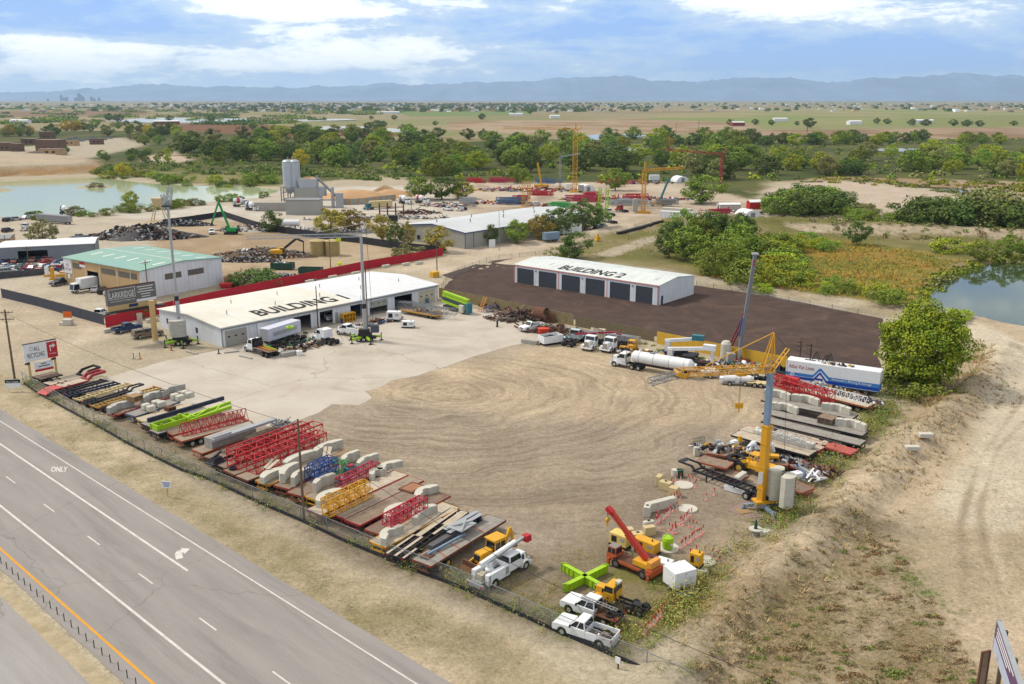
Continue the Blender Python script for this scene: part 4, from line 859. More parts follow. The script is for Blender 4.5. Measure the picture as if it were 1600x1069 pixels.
def flatbed(label,rear,front,deck=None,rail=None,lw=2.5,z=1.32,bars=7,axles=2,gap=None,rim=None,legs=True,ax=None,name='flatbed_trailer',grp='flatbed trailers',th=.06,holes=(),seed=0,wr=.5,bumper=True):
    a=P(*rear,z);c=P(*front,z);L_=(c-a).length;rr=random.Random(seed+int(rear[0]*7))
    t=thing(name,label,'trailer',(a.x,a.y,0),ang(a,c),grp)
    deck=deck or WOOD;rail=rail or RUST;w_=lw/2;b=MB();bw=lw/bars
    for i in range(bars):
        y0=-w_+bw*i;x=0
        while x<L_:
            x2=min(L_,x+rr.choice((2.4,3.6,4.9)));
            if not any(x<hx1 and x2>hx0 and hy0<=i<=hy1 for hx0,hx1,hy0,hy1 in holes):b.box(x+.01,x2-.01,y0+.012,y0+bw-.012,z-th,z-rr.uniform(0,.02))
            x=x2
    ob('deck',b,deck,t)
    b=MB()
    for s in (-1,1):
        b.box(0,L_,s*w_-.05,s*w_+.05,z-.22,z+.015);b.box(.3,L_-.1,s*.48-.07,s*.48+.07,z-.52,z-th-.006)
    k=int(L_/1.2)
    for i in range(k+1):x=.1+(L_-.2)*i/k;b.box(x-.05,x+.05,-w_+.05,w_-.05,z-.20,z-th-.004)
    b.box(-.09,-.004,-w_,w_,z-.26,z-.01);b.box(L_+.004,L_+.08,-w_,w_,z-.26,z-.01)
    ob('frame',b,rail,t)
    for s in (-1,1):
        if bumper:
            part('tail_light',t,LAMPR,(-.11,-.091,s*(w_-.25)-.14,s*(w_-.25)+.14,z-.2,z-.08))
        if legs:part('landing_leg',t,DARK,(L_-2.6,L_-2.45,s*.75-.07,s*.75+.07,0,z-.3))
    if bumper:b=MB();b.bar((-.05,-1,.55),(-.05,1,.55),.12);b.bar((-.05,-.7,.55),(-.05,-.7,z-.2),.08);b.bar((-.05,.7,.55),(-.05,.7,z-.2),.08);ob('rear_bumper',b,rail,t)
    x0=1.5 if ax is None else ax
    for i in range(axles):
        x=x0+1.25*i;b=MB();b.bar((x,-1,wr),(x,1,wr),.13);b.box(x-.5,x+.5,-.55,-.42,wr,z-.5);b.box(x-.5,x+.5,.42,.55,wr,z-.5);ob('axle',b,DARK,t)
        for s in (-1,1):wheel(t,x,s*(w_-.32),wr,.54,rim or RIMD)
    t['L']=L_;return t
def skeletal(label,rear,front,m,z=1.15,neck=False,lw=1.1,cross=9,ends_=None,axles=2,name='chassis_trailer',grp='skeletal chassis trailers',rim=None,bol=None):
    a=P(*rear,z);c=P(*front,z);L_=(c-a).length;t=thing(name,label,'trailer',(a.x,a.y,0),ang(a,c),grp)
    n=L_-2.6 if neck else L_;zn=z+.45
    for s in (-1,1):
        b=MB();b.box(0,n,s*lw/2-.07,s*lw/2+.07,z-.3,z)
        if neck:b.bar((n-.1,s*lw/2,z-.12),(n+.5,s*lw/2,zn-.12),.13,.3);b.box(n+.4,L_,s*lw/2-.07,s*lw/2+.07,zn-.24,zn)
        ob('main_rail',b,m,t)
    for i in range(cross+1):
        x=.1+(n-.2)*i/cross;b=MB();wd=1.22 if (bol and i in bol) or i in (0,cross) else lw/2-.08;b.box(x-.06,x+.06,-wd,wd,z-.2,z+(.02 if wd>1 else -.05));ob('crossmember',b,m,t)
    if neck:part('gooseneck_plate',t,m,(L_-.8,L_,-.55,.55,zn-.05,zn+.012))
    for s in (-1,1):part('tail_light',t,LAMPR,(-.02,-.001,s*1.0-.14,s*1.0+.14,z-.2,z-.06));part('landing_leg',t,DARK,(n-1.9,n-1.76,s*.6-.07,s*.6+.07,0,z-.3))
    for i in range(axles):
        x=1.1+1.25*i;b=MB();b.bar((x,-.95,.5),(x,.95,.5),.13);ob('axle',b,DARK,t)
        for s in (-1,1):wheel(t,x,s*.92,.5,.54,rim or RIMD)
    t['L']=L_;return t
def on(t,x,y,z):return t.location+Vector((x*math.cos(t.rotation_euler.z)-y*math.sin(t.rotation_euler.z),x*math.sin(t.rotation_euler.z)+y*math.cos(t.rotation_euler.z),z))
def lattice_geo(ch,lc,L_,w_,h,bays,c=.1,l_=.05,tri=False,y0=0.,z0=0.):
    ys=[(-w_/2+y0,z0),(w_/2+y0,z0),(w_/2+y0,z0+h),(-w_/2+y0,z0+h)] if not tri else [(-w_/2+y0,z0),(w_/2+y0,z0),(y0,z0+h)]
    for y,z in ys:ch.bar((0,y,z),(L_,y,z),c)
    n=len(ys)
    for i in range(bays+1):
        x=L_*i/bays
        for k in range(n):
            a,d=ys[k],ys[(k+1) % n]
            lc.bar((x,*a),(x,*d),l_)
            if i<bays:lc.bar((x,*(a if i % 2 else d)),(x+L_/bays,*(d if i % 2 else a)),l_)
def lattice(label,pos,rz,L_,w_,h,bays,m,tri=False,name='lattice_mast',grp='lattice mast sections',c=.11,l_=.055,cat='mast section'):
    t=thing(name,label,cat,pos,rz,grp);ch=MB();lc=MB();lattice_geo(ch,lc,L_,w_,h,bays,c,l_,tri);ob('chord',ch,m,t);ob('lacing',lc,m,t);return t
def crescent(L_,W,notch=True):
    n=12;o=[];inn=[]
    for i in range(n+1):u=-1+2*i/n;o.append((u*L_/2,W*.5*(1-u*u)))
    for i in range(n+1):
        u=1-2*i/n;uu=u*.97;t=W*(.62-.22*u*u)
        if notch and abs(u)<.2:t-=W*.2
        inn.append((uu*L_/2,W*.5*(1-u*u)-t))
    return o+inn
def cweight(label,pos,rz,L_=3.4,W=1.5,n=4,sh=.24,m=None,strap=True,grp='curved counterweight stacks',notch=True):
    t=thing('counterweight_stack',label,'counterweight',pos,rz,grp)
    for i in range(n):
        b=MB();k=1-.004*(i % 2);b.prism([(x*k,y*k) for x,y in crescent(L_,W,notch)],i*sh+.01*(i>0),(i+1)*sh-.012,'z');ob('slab',b,m or CONB,t,bev=.025)
    if strap:
        for x in (-.28,.28):b=MB();y=W*.5*(1-4*x*x)+.012;b.box(x*L_-.03,x*L_+.03,y-W*.6,y,n*sh+.001,n*sh+.014);b.box(x*L_-.03,x*L_+.03,y,y+.012,0,n*sh+.014);ob('strap',b,DARK,t)
    return t
def scrap(name,label,pts,n,smin,smax,mats,h,seed=0,lng=False,kind='stuff',zb=0.,cat='scrap'):
    """loose heap of odd pieces: pts = (centre, rx, ry, rz)"""
    rr=random.Random(seed);b=MB()
    c,rx,ry,rz=pts
    for i in range(n):
        u=rr.random()**.6;a=rr.uniform(0,2*math.pi);x=u*rx*math.cos(a);y=u*ry*math.sin(a);z=zb+h*(1-u**1.3)*rr.uniform(.15,1)+.1
        X=c.x+x*math.cos(rz)-y*math.sin(rz);Y=c.y+x*math.sin(rz)+y*math.cos(rz);b.mt(rr.randrange(len(mats)))
        s1,s2,s3=(rr.uniform(smin,smax) for _ in range(3));s3*=.5
        if lng:s1*=4;s2*=.4;s3*=.6
        d=Vector((rr.uniform(-1,1),rr.uniform(-1,1),rr.uniform(-.35,.35) if lng else rr.uniform(-.8,.8))).normalized()*s1/2
        p=Vector((X,Y,z));q=rr.random()
        if q<.68 or lng:b.bar(p-d,p+d,s2,s3)
        elif q<.85:b.tube(p-d*.7,p+d*.7,s2*.4,7)
        else:b.tube(p-d*.2,p+d*.2,s2*.8,9)
    o=ob(name,b,mats);tag(o,label,cat,None,kind);return o
def tyre(label,pos,r,w_,tilt=0,rz=0.,grp='loose tyres',big=False):
    key=('lt',round(r,2),round(w_,2))
    if key not in _WM:
        b=MB();n=20;prof=[(r*.55,-w_*.42),(r*.62,-w_/2),(r*.92,-w_/2),(r,-w_*.35),(r,w_*.35),(r*.92,w_/2),(r*.62,w_/2),(r*.55,w_*.42),(r*.6,0)]
        vs=[(a*math.cos(2*math.pi*i/n),a*math.sin(2*math.pi*i/n),z+w_/2) for a,z in prof for i in range(n)]
        b.add(vs,[(k*n+i,k*n+(i+1) % n,((k+1) % 9)*n+(i+1) % n,((k+1) % 9)*n+i) for k in range(9) for i in range(n)])
        if big:
            for i in range(n):a=2*math.pi*(i+.5)/n;b.bar((r*math.cos(a),r*math.sin(a),w_*.1),(r*1.0*math.cos(a+.1),r*math.sin(a+.1),w_*.9),.1,.12)
        me=b.mesh('tyre',[BLACK]);fixn(me);_WM[key]=me
    o=bpy.data.objects.new('loose_tyre',_WM[key]);C.objects.link(o);o.location=pos;o.rotation_euler=(tilt,0,rz);return tag(o,label,'tyre',grp)
def upole(label,px,py,pyt,arms=1,arm_rz=0.,r=.15,lean=0.,grp=None,ins=True,name='utility_pole',m=None):
    h=HT(px,py,pyt);t=thing(name,label,'pole',PG(px,py),0,grp)
    b=MB();b.tube((0,0,-.3),(lean,0,h),r,10,r*.7);ob('pole',b,m or WOODP,t)
    for i in range(arms):
        z=h-.5-1.2*i;d=Vector((math.cos(arm_rz),math.sin(arm_rz),0));b=MB();x=lean*z/h;b.bar(Vector((x,0,z))-d*1.25,Vector((x,0,z))+d*1.25,.11,.13);b.bar(Vector((x,0,z-.7)),Vector((x,0,z))+d*.7,.05);b.bar(Vector((x,0,z-.7)),Vector((x,0,z))-d*.7,.05);c=ob('crossarm',b,WOODP,t)
        if ins:
            for k in (-1.15,-.5,.5,1.15):b=MB();b.tube(Vector((x,0,z+.05))+d*k,Vector((x,0,z+.28))+d*k,.05,6);ob('insulator',b,GREY,c)
    return t
# ---------------- trailers parked nose to the yard along the chain link fence ----------------
ORR=mat('orange_red_frame',(172,94,64),.7,0,.15,2.,(130,72,52),.45,1.2);YFR=mat('yellow_frame',(214,160,58),.65,0,.12,2.,(150,110,60),.5,1.2)
CREAMF=mat('cream_frame',(224,204,150),.65,0,.1,2.,(170,140,96),.5,1.2);TANF=mat('tan_frame',(206,180,122),.65,0,.12,2.,(160,116,66),.5,1.);GOLDF=mat('gold_frame',(196,156,78),.65,0,.12,2.,(130,94,56),.5,1.)
PALED=mat('pale_deck_boards',(206,192,172),.9,0,.12,1.5,(170,152,130),.4,.8);GREYD=mat('grey_deck_boards',(164,158,150),.9,0,.14,1.5,(134,124,114),.45,.8);BRND=mat('brown_deck_boards',(144,122,106),.9,0,.16,1.5,(112,84,72),.5,.7)
BLUEF=mat('dusty_blue_frame',(84,112,140),.65,0,.12,2.,(110,100,94),.5,1.);REDT=mat('trailer_red',(168,56,58),.6,0,.1,2.,(140,56,52),.4,1.2)
TR={}
def F(k,label,rear,front,deck,rail,**kw):TR[k]=flatbed(label,rear,front,deck,rail,**kw)
F('t1','short brown flatbed trailer beside the white road sign posts',(57,591),(90,583),BRND,DARK,axles=1,z=1.1,lw=3.0)
F('t2','flatbed trailer with pale deck and raised black gooseneck',(73,600),(124,587),PALED,DARK,z=.95)
b=MB();b.prism([(0,.1),(1.1,.9),(3.4,1.1),(3.4,.75),(1.4,.5),(.5,-.25),(0,-.25)],-1.1,-.9);b.prism([(0,.1),(1.1,.9),(3.4,1.1),(3.4,.75),(1.4,.5),(.5,-.25),(0,-.25)],.9,1.1);b.box(0,.3,-1,1,-.2,.3);b.box(3.1,3.4,-1,1,.8,1.1)
g=ob('gooseneck',b,DARK,TR['t2'],(TR['t2']['L'],0,.9))
F('t3','pale deck trailer with red gooseneck and red rear apron',(78,607),(131,592.5),PALED,REDT,z=.95)
b=MB();b.prism([(0,0),(.9,.7),(3.6,.8),(3.6,.4),(1.2,.3),(.4,-.2),(0,-.2)],-.95,-.6);b.prism([(0,0),(.9,.7),(3.6,.8),(3.6,.4),(1.2,.3),(.4,-.2),(0,-.2)],.6,.95);b.box(3.2,3.6,-.6,.6,.45,.8);b.box(-.02,.4,-.6,.6,-.2,.2);ob('gooseneck',b,REDT,TR['t3'],(TR['t3']['L'],0,.95))
b=MB();b.prism([(-1.6,.45),(-.1,.95),(1.6,.97),(1.6,.85),(-.1,.8),(-1.6,.35)],-1.25,1.25);ob('rear_apron',b,mat('faded_red_apron',(206,92,92),.7,0,.1),TR['t3'])
skeletal('narrow black skeletal trailer between the red gooseneck trailer and a blue black one',(95,612),(163,593),DARK,cross=11)
skeletal('dark blue skeletal trailer with broad side beam',(103,617),(183,597),NAVY,cross=12,lw=1.3)
skeletal('cream skeletal trailer with gold coloured rear end',(120,624),(203,599),CREAMF,cross=12,bol=(3,6))
skeletal('black skeletal gooseneck trailer between the cream and gold chassis',(133,630),(222,603),DARK,neck=True,cross=11)
skeletal('gold skeletal chassis trailer with many crossmembers',(147,635),(247,604.5),GOLDF,cross=16,lw=1.4)
F('t9','red lowboy trailer carrying curved grey counterweights',(175,646),(274,612),WOODR,REDT,z=1.0,lw=2.5)
F('t10','grey deck trailer with dusty blue frame and no load',(204,648),(273,625.5),GREYD,BLUEF)
F('t11','cream framed flatbed carrying small white blocks',(220,656),(300,633),PALED,CREAMF)
F('t12','grey flatbed under a long dark blue beam',(227,664),(318,637),GREYD,DARK)
F('t13','grey flatbed carrying lime green crane frames',(240,675),(343,644.5),GREYD,NAVY)
F('t14','rust framed flatbed with grey boards behind the red triangular truss',(265,676),(373,647.5),BRND,ORR)
F('t15','orange framed flatbed carrying the red triangular truss',(278,686),(387,656),WOOD,ORR,rim=RIMW)
F('t16','rust framed flatbed stacked with grey concrete beams',(308,705),(420,667),WOOD,ORR)
F('t17','rust framed flatbed with grey scaffold pieces at its nose',(328,716),(440,671),WOODR,RUST)
F('t18','flatbed with red edge lights under the rear red lattice boom',(343,728),(476,680.5),WOODR,DARK)
F('t19','flatbed with a loose tyre on its tail under red lattice booms',(358,738),(501,688.5),WOODR,RUST)
F('t20','bare planked flatbed with rust frame, beside the yellow framed one',(378,747),(511,696),WOOD,RUST)
F('t21','yellow framed flatbed carrying three curved concrete stacks end to end',(410,754),(533,700.5),WOOD,YFR)
F('t22','rust red flatbed with two tall curved stacks near its tail',(440,761),(546,706),WOODR,REDR)
F('t23','rust red flatbed carrying the blue lattice cage',(461,772),(566,716),WOODR,REDR)
F('t24','orange yellow framed flatbed carrying pink lattice mast',(486,778),(601,726),WOOD,YFR)
F('t25','red framed flatbed with yellow lattice masts and white notched weights',(491,800),(626,738.5),PALED,REDR)
F('t26','long empty brown flatbed with a hole near its nose',(528,806),(650,747),WOOD,REDT,holes=((17,20,2,4),))
F('t27','red framed flatbed with a square rusty plate on its deck',(551,816),(661,760.5),WOODR,REDT)
F('t28','reddish planked flatbed carrying two notched white weights',(583,831),(691,770.5),BRND,REDR)
F('t29','yellow edged flatbed carrying the crimson lattice mast',(590,850),(704,789),PALED,YFR)
F('t30','weathered flatbed with many missing deck boards',(617,868),(718,797),PALED,DARK,holes=((0.5,4,1,2),(0.5,3,4,5),(5,8,0,0),(9,12,3,3),(12,14,5,5),(7,10,6,6),(14,17,1,1)))
F('t31','end flatbed of the row with dark steel beams and black wheels',(659,879),(776,808),GREYD,RUST,rim=RIMY,lw=2.6,z=1.4)
def ld(k):return TR[k].rotation_euler.z
def cw(label,px,py,k,L_=3.4,W=1.5,n=4,sh=.26,drz=0.,m=None,strap=True,z=1.325,notch=True,grp='curved counterweight stacks'):
    p=P(px,py,z);return cweight(label,(p.x,p.y,z),(ld(k) if isinstance(k,str) else k)+drz,L_,W,n,sh,m,strap,grp,notch)
GW=mat('grey_counterweight',(196,194,186),.9,0,.1,1.2,(160,156,146),.4,.8)
cw('grey curved slab stack at the tail of the red lowboy trailer',187,640,'t9',4.6,1.8,5,.2,m=GW,z=1.02);cw('grey curved slab stack in the middle of the red lowboy trailer',238,624,'t9',4.6,1.8,5,.2,m=GW,z=1.02);cw('grey curved slab stack on the nose of the red lowboy trailer',268,614,'t9',4.8,1.8,5,.2,m=GW,z=1.02)
def pallet(label,px,py,z,rz,n,s=1.2,m=None,name='pallet_stack',cat='pallets'):
    p=P(px,py,z);t=thing(name,label,cat,p,rz)
    for i in range(n):
        b=MB();z0=i*.15
        for j in range(5):b.box(-s/2,s/2,-s/2+j*s/5+.02,-s/2+(j+1)*s/5-.02,z0+.11,z0+.14)
        for j in (-1,0,1):b.box(j*s*.45-.04,j*s*.45+.04,-s/2,s/2,z0,z0+.108)
        ob('pallet',b,m or PALLET,t)
    return t
pallet('brown timber bundle strapped between grey slabs on the red lowboy',211,626,1.9,ld('t9'),6,1.8);block('grey concrete cube under the timber bundle on the red lowboy',212,631,ld('t9'),1.9,1.6,.85,GW,z=1.01)
for lb,px,py in (('white rounded block at the tail of the cream trailer',230,649),('white rounded block beside the tail block on the cream trailer',238,652),('white rounded block in front of the tail pair on the cream trailer',246,643.5),('white rounded block leaning on the middle pair of the cream trailer',254,645),('white rounded block near the nose of the cream trailer',275,632.5),('white rounded block against the nose block of the cream trailer',283,635),('white rounded block on the nose of the cream trailer',291,627.5),('white rounded block on the front corner of the cream trailer',298,630)):block(lb,px,py+4,ld('t11'),1.2,1.0,.95,CONB,'white blocks on the cream trailer',z=1.33,cham=.16)
pallet('small dark bundle between the white blocks on the cream trailer',266,641,1.34,ld('t11'),4,1.3,RUST)
b=MB();b.bar((0,0,.3),(13,0,.3),.35,.6);o=ob('steel_beam',b,NAVY,None,P(231,660,1.34),ld('t12'));tag(o,'long dark blue box beam lying on a grey flatbed','beam')
# lime frame in two pieces
t=thing('outrigger_undercarriage','lime green crane base frame with upright side plates on a flatbed','crane part',P(240,672,1.34),ld('t13'));L_=6.2
part('side_plate',t,LIME,(0,L_,-.95,-.8,0,.75));part('side_plate',t,LIME,(0,L_,.8,.95,0,.75));part('cross_plate',t,LIME,(.1,.25,-.79,.79,0,.8),(3,3.15,-.79,.79,0,.7),(L_-.2,L_-.05,-.79,.79,0,.7));part('bracket',t,LIME,(.5,.9,-1.05,-.96,.1,1.0),(4.3,4.8,.5,.78,.1,1.05));part('hydraulic_tank',t,DARK,(1.2,2.4,-.5,.5,.02,.45))
t=thing('folded_boom','lime green folded crane arms on the nose of a flatbed','crane part',P(292,659,1.34),ld('t13'));b=MB();b.bar((0,-.6,.25),(7.2,-.5,.5),.4,.45);ob('arm',b,LIME,t);b=MB();b.bar((0,.6,.35),(7.6,.2,.95),.4,.45);ob('arm',b,LIME,t);b=MB();b.bar((1,-.5,.5),(4,.4,.9),.2);b.bar((4.5,-.5,.55),(6,.3,1.0),.2);ob('brace',b,LIME,t);part('end_plate',t,LIME,(-.2,0,-.9,.9,0,.9))
# red triangular truss
p=P(283,680,1.34);q=P(386,655,1.34);lattice('red triangular truss with open bays lying on an orange framed flatbed',p,ang(p,q),(q-p).length*.99,1.5,1.7,15,RED,True,c=.1,l_=.06,grp=None)
# concrete beams
def beams(label,a,c,z,n,w_,h,m,rows=1,cat='concrete beam',off=0.):
    p=P(*a,z);q=P(*c,z);L_=(q-p).length;rz=ang(p,q);i=0
    for j in range(rows):
        for k in range(n):
            b=MB();b.box(0,L_*(1-.03*((k+j) % 2)),(k-(n-1)/2)*w_*1.04-w_/2+off,(k-(n-1)/2)*w_*1.04+w_/2+off,j*h*1.02,j*h*1.02+h*.98);o=ob('concrete_beam',b,m,None,p,rz,bev=.03);tag(o,label,cat,label+' group')
beams('long grey concrete beam in the stack on a rust framed flatbed',(326,700),(395,675),1.34,2,.8,.7,CONG,2)
b=MB();b.box(0,10.5,-.45,.45,0,.35);b.box(.2,3,-.2,.2,.35,.55);o=ob('boom_section',b,LGREY,None,P(331,690,2.8),ld('t16'));tag(o,'pale grey box boom section lying on the concrete beams','boom section')
beams('brown timber beam lying beside the grey concrete beams',(385,692),(428,674),1.34,3,.35,.35,WOODR,2,'timber')
scrap('scaffold_parts','grey scaffold frames and planks heaped on a flatbed nose',(P(436,668,1.3),2.6,1.2,ld('t17')),44,.25,.6,[LGREY,GREY,CONG],.9,3,True,zb=1.3)
t=thing('equipment_skid','dark grey equipment skid on the tail of a flatbed','machine',P(338,722,1.34),ld('t17'));b=MB();b.fr(-.9,.9,-.6,.6,0,.7,.3,.2);ob('body',b,DARK,t);part('base',t,NAVY,(-1.2,1.3,-.8,.8,0,.12));b=MB();b.bar((-.6,0,.7),(1.2,.4,1.0),.25);ob('arm',b,NAVY,t)
for lb,a,c,w_,h in (('red lattice boom with square ends, the rear one of three',(362,722),(478,678),1.7,1.7),('red lattice boom in the middle of three, wide and open',(363,731.5),(498,680),1.9,1.9),('red lattice boom at the front of three beside a planked flatbed',(393,739),(504,694),1.8,1.9)):
    p=P(*a,1.34);q=P(*c,1.34);lattice(lb,p,ang(p,q),(q-p).length,w_,h,9,RED,grp='red lattice booms in the trailer row',c=.16,l_=.08)
tyre('single tyre lying on the tail of a rust framed flatbed',P(364,733,1.34),.52,.28)
for lb,px,py,k,L_,W,n,drz,no in (('tall grey curved stack with wooden boards at the tail of the yellow framed flatbed',425,745,'t21',4.2,1.9,4,0,False),('grey curved stack in the middle of the yellow framed flatbed',466,722,'t21',5.6,1.8,5,0,False),('long grey curved stack at the nose of the yellow framed flatbed',511,704,'t21',5.6,1.7,5,0,True),('upright grey curved stack between the pole and a shorter stack',450,743,'t22',4.4,1.7,6,.25,False),('tall pale curved stack just in front of the leaning boards',469,750,'t23',4.0,1.3,6,.1,True),('tall pale curved stack on the orange framed flatbed beside the pole',505,759,'t24',4.0,1.3,6,.1,True),('tall pale curved stack with notched top near the nose of a rust red flatbed',546,722,'t23',4.2,1.3,6,.1,True),('tall pale curved stack at the nose of the orange framed flatbed',573,727,'t24',4.4,1.3,6,.1,True),('notched white weight at the tail beside yellow lattice masts',513,780,'t25',4.6,2.0,4,.1,True),('notched white weight beside the end of the pink mast',588,743,'t25',2.6,1.7,4,0,True),('notched white weight with several steps on the flatbed nose',607,733,'t25',4.4,1.8,4,0,True),('notched white weight at the middle of the reddish flatbed',617,803,'t28',4.4,2.0,4,.1,True),('notched white weight near the nose of the reddish flatbed',664,773,'t28',4.2,1.8,4,0,True),('half moon white weight under the tail of the crimson mast',609,839,'t29',4.0,1.8,4,.2,True),('half moon white weight under the nose of the crimson mast',660,806,'t29',4.4,1.9,4,.1,False)):
    cw(lb,px,py+2,k,L_*.92,W,n,.22 if n<6 else .21,drz,CONB,False,notch=no)
def leaning(label,px,py,z,rz,L_,w_,m):b=MB();b.bar((0,0,0),(L_,0,.25),w_,.06);b.bar((.1,w_,.05),(L_*.9,w_*1.1,.4),w_*.8,.06);o=ob('plank',b,m,None,P(px,py,z),rz);return tag(o,label,'plank')
leaning('pale boards lying on the grey stack of the yellow framed flatbed',418,733,2.3,ld('t21')+.3,2.6,.5,PALED);leaning('pale planks crossed between two tall curved stacks',512,716,2.2,ld('t23')+.6,3.4,.5,PALED)
for lb,a,c,w_,h,z,m,bays,n in (('blue lattice cage section lying on a rust red flatbed',(484,752),(522,735),1.7,1.6,1.34,BLUE,5,None),('second blue lattice cage section stacked beside the first',(488,744),(520,729),1.5,1.4,2.6,BLUE,4,None),('bright green lattice frame behind the blue cages',(527,741),(537,735),1.5,1.5,1.34,GREEN,2,None),('pink lattice mast section lying along an orange framed flatbed',(530,763),(588,735),1.2,1.2,1.34,REDP,8,None),('upper yellow lattice mast section on the red framed flatbed',(507,795),(573,764),1.1,1.1,2.5,YEL,8,1),('lower yellow lattice mast section on the red framed flatbed',(510,806),(577,774),1.2,1.1,1.34,YEL,8,1),('crimson lattice mast section bridging two white weights',(604,822),(662,791),1.2,1.2,2.2,mat('deep_crimson',(196,34,62),.5),9,None)):
    p=P(*a,z);q=P(*c,z);lattice(lb,p,ang(p,q),(q-p).length,w_,h,bays,m,grp='yellow mast sections in the trailer row' if n else None,c=.12,l_=.06)
t=thing('equipment_box','small teal machine box with red parts behind the green frame','machine',P(548,738,1.34),ld('t24'));part('box',t,TEAL,(-.8,.8,-.5,.5,0,.8),bev=.05);part('cover',t,REDP,(-.4,.4,-.3,.3,.8,1.0));scrap('chain_heap','loose chains and grey fittings by the teal machine',(P(535,750,1.3),1.6,.6,ld('t24')),26,.12,.4,[DARK,LGREY,BLUE],.4,4,zb=1.3)
b=MB();b.box(-1.3,1.3,-1.1,1.1,0,.14);b.mt(1);b.box(-1.0,1.0,-.8,.8,.141,.16);o=ob('steel_plate',b,[RUST,mat('inner_rust',(170,120,90),.9)],None,P(644,763,1.335),ld('t27'));tag(o,'square rusty steel plate lying on a red framed flatbed','plate')
# last trailer's beams
k=ld('t31')
def ibeam(label,a,c,z,m,w_=.55,h=.75,ribs=8):
    p=P(*a,z);q=P(*c,z);L_=(q-p).length;t=thing('steel_beam',label,'beam',p,ang(p,q));part('web',t,m,(0,L_,-.04,.04,.05,h-.05));part('flange',t,LGREY,(0,L_,-w_/2,w_/2,h-.049,h));part('flange',t,m,(0,L_,-w_/2,w_/2,0,.049));part('stiffener',t,m,*[(L_*i/ribs-.03+.05,L_*i/ribs+.03+.05,-w_/2+.02,w_/2-.02,.05,h-.05) for i in range(ribs)]);return t
ibeam('navy steel beam with ribs and pale top on the end flatbed, nearer the wheels',(701,842),(752,812),1.42,NAVY);ibeam('navy steel beam with pale top behind its twin on the end flatbed',(695,837),(746,808),1.42,NAVY)
t=thing('steel_brace','pale grey splice plates over the navy steel beams','bracket',P(723,822,2.2),k);part('plate',t,LGREY,(-1.3,1.3,-.9,.9,0,.1));b=MB();b.bar((-1.2,-.8,.1),(1,.3,.5),.15);b.bar((-.8,.8,.1),(.9,-.6,.45),.15);ob('strut',b,LGREY,t)
t=thing('steel_strut','blue grey strut and plates lying on the tail of the end flatbed','strut',P(668,869,1.42),k);part('foot_plate',t,RUST,(-.6,.6,-.5,.5,0,.1));b=MB();b.bar((0,0,.2),(5.6,-.5,.35),.22);ob('tube',b,BLUEG,t);part('side_box',t,mat('dark_grey_box',(92,92,96),.6),(1.2,6.8,.3,1.0,.01,.5))
for x,s in ((4.5,.3),(9,-.2),(2.5,-.5)):b=MB();p=on(TR['t31'],x,0,1.43);b.bar((0,-1.25,.02),(.6,1.25,.03),.08,.02);o=ob('cargo_strap',b,mat('orange_strap',(206,92,52),.7),None,p,k+s*.3);tag(o,'orange ratchet strap across the end flatbed deck','strap','orange straps on the end flatbed')
# ---------------- right row of trailers ----------------
def FR(k_,label,left,right,deck,rail,**kw):TR[k_]=flatbed(label,right,left,deck,rail,**kw)
FR('r1','red edged flatbed piled with scrap and white lattice beside the moving van trailer',(1225,600),(1361,633),PALED,ORR,lw=2.8,legs=False)
FR('r2','grey planked flatbed with three pale curved stacks',(1195,622),(1336,651),GREYD,DARK,lw=2.7)
FR('r3','grey planked flatbed with pallets between two pale curved stacks',(1197,642),(1352,677),GREYD,DARK,lw=2.6)
FR('r4','long bare grey planked trailer with wheels under its tail',(1196,655),(1348,692),GREYD,DARK,lw=2.6,rim=RIMD,ax=.9)
FR('r5','weathered stepped lowboy trailer with bare boards',(1212,673),(1316,700),PALED,DARK,z=.9,lw=2.5,ax=2.2)
FR('r6','grey planked deck of a long trailer with red drop tail',(1162,668),(1282,702),PALED,REDT,z=1.1,axles=0)
t=thing('red_trailer','small red deck trailer with two pale wheels at the weeds','trailer',P(1333,716),ld('r6'));part('deck',t,mat('faded_red_deck',(190,96,88),.8,0,.12,1.5),(-.1,4.0,-1.2,1.2,.78,.9));part('frame',t,REDT,(4.0,7.2,-.5,-.36,.7,.9),(4.0,7.2,.36,.5,.7,.9),(-.15,4.0,-1.27,-1.21,.66,.92),(-.15,4.0,1.21,1.27,.66,.92),(5,5.1,-.35,.35,.72,.88),(6,6.1,-.35,.35,.72,.88))
for x in (1.1,2.3):
    for s in (-1,1):wheel(t,x,s*1.1,.42,.3,RIMW)
FR('r7','flatbed with blue chassis edge carrying long pale concrete beams',(1150,676),(1270,708),PALED,DARK,lw=2.7)
FR('r8','flatbed heaped with tanks, tyres and scrap',(1108,703),(1232,722),WOODR,ORR,z=1.1,lw=2.6)
FR('r9','short orange red step deck trailer, its upper deck in front of the big tyre',(1094,716),(1140,727),WOODR,ORR,z=1.5,axles=0,legs=True,bumper=False)
FR('r9b','lower rusty deck behind the orange red step deck',(1120,733),(1162,747),WOODR,ORR,z=.75,axles=0,legs=False,bumper=False)
skeletal('long black skeletal gooseneck trailer with pale wheels beside the white delineator posts',(1200,772),(1066,722),mat('black_chassis',(44,44,52),.6,0,.15,2.),z=1.25,neck=True,cross=13,rim=RIMW,lw=1.5,bol=(2,5,9))
FR('r11','short dark flatbed with loose machine parts by the bank',(1234,720),(1290,741),GREYD,ORR,z=.9,axles=1,legs=False)
FR('r12','orange edged flatbed tail behind the crane counterweights',(1228,752),(1262,766),BRND,ORR,z=1.1,axles=2,legs=False)
pp=lambda px,py,z:P(px,py,z)
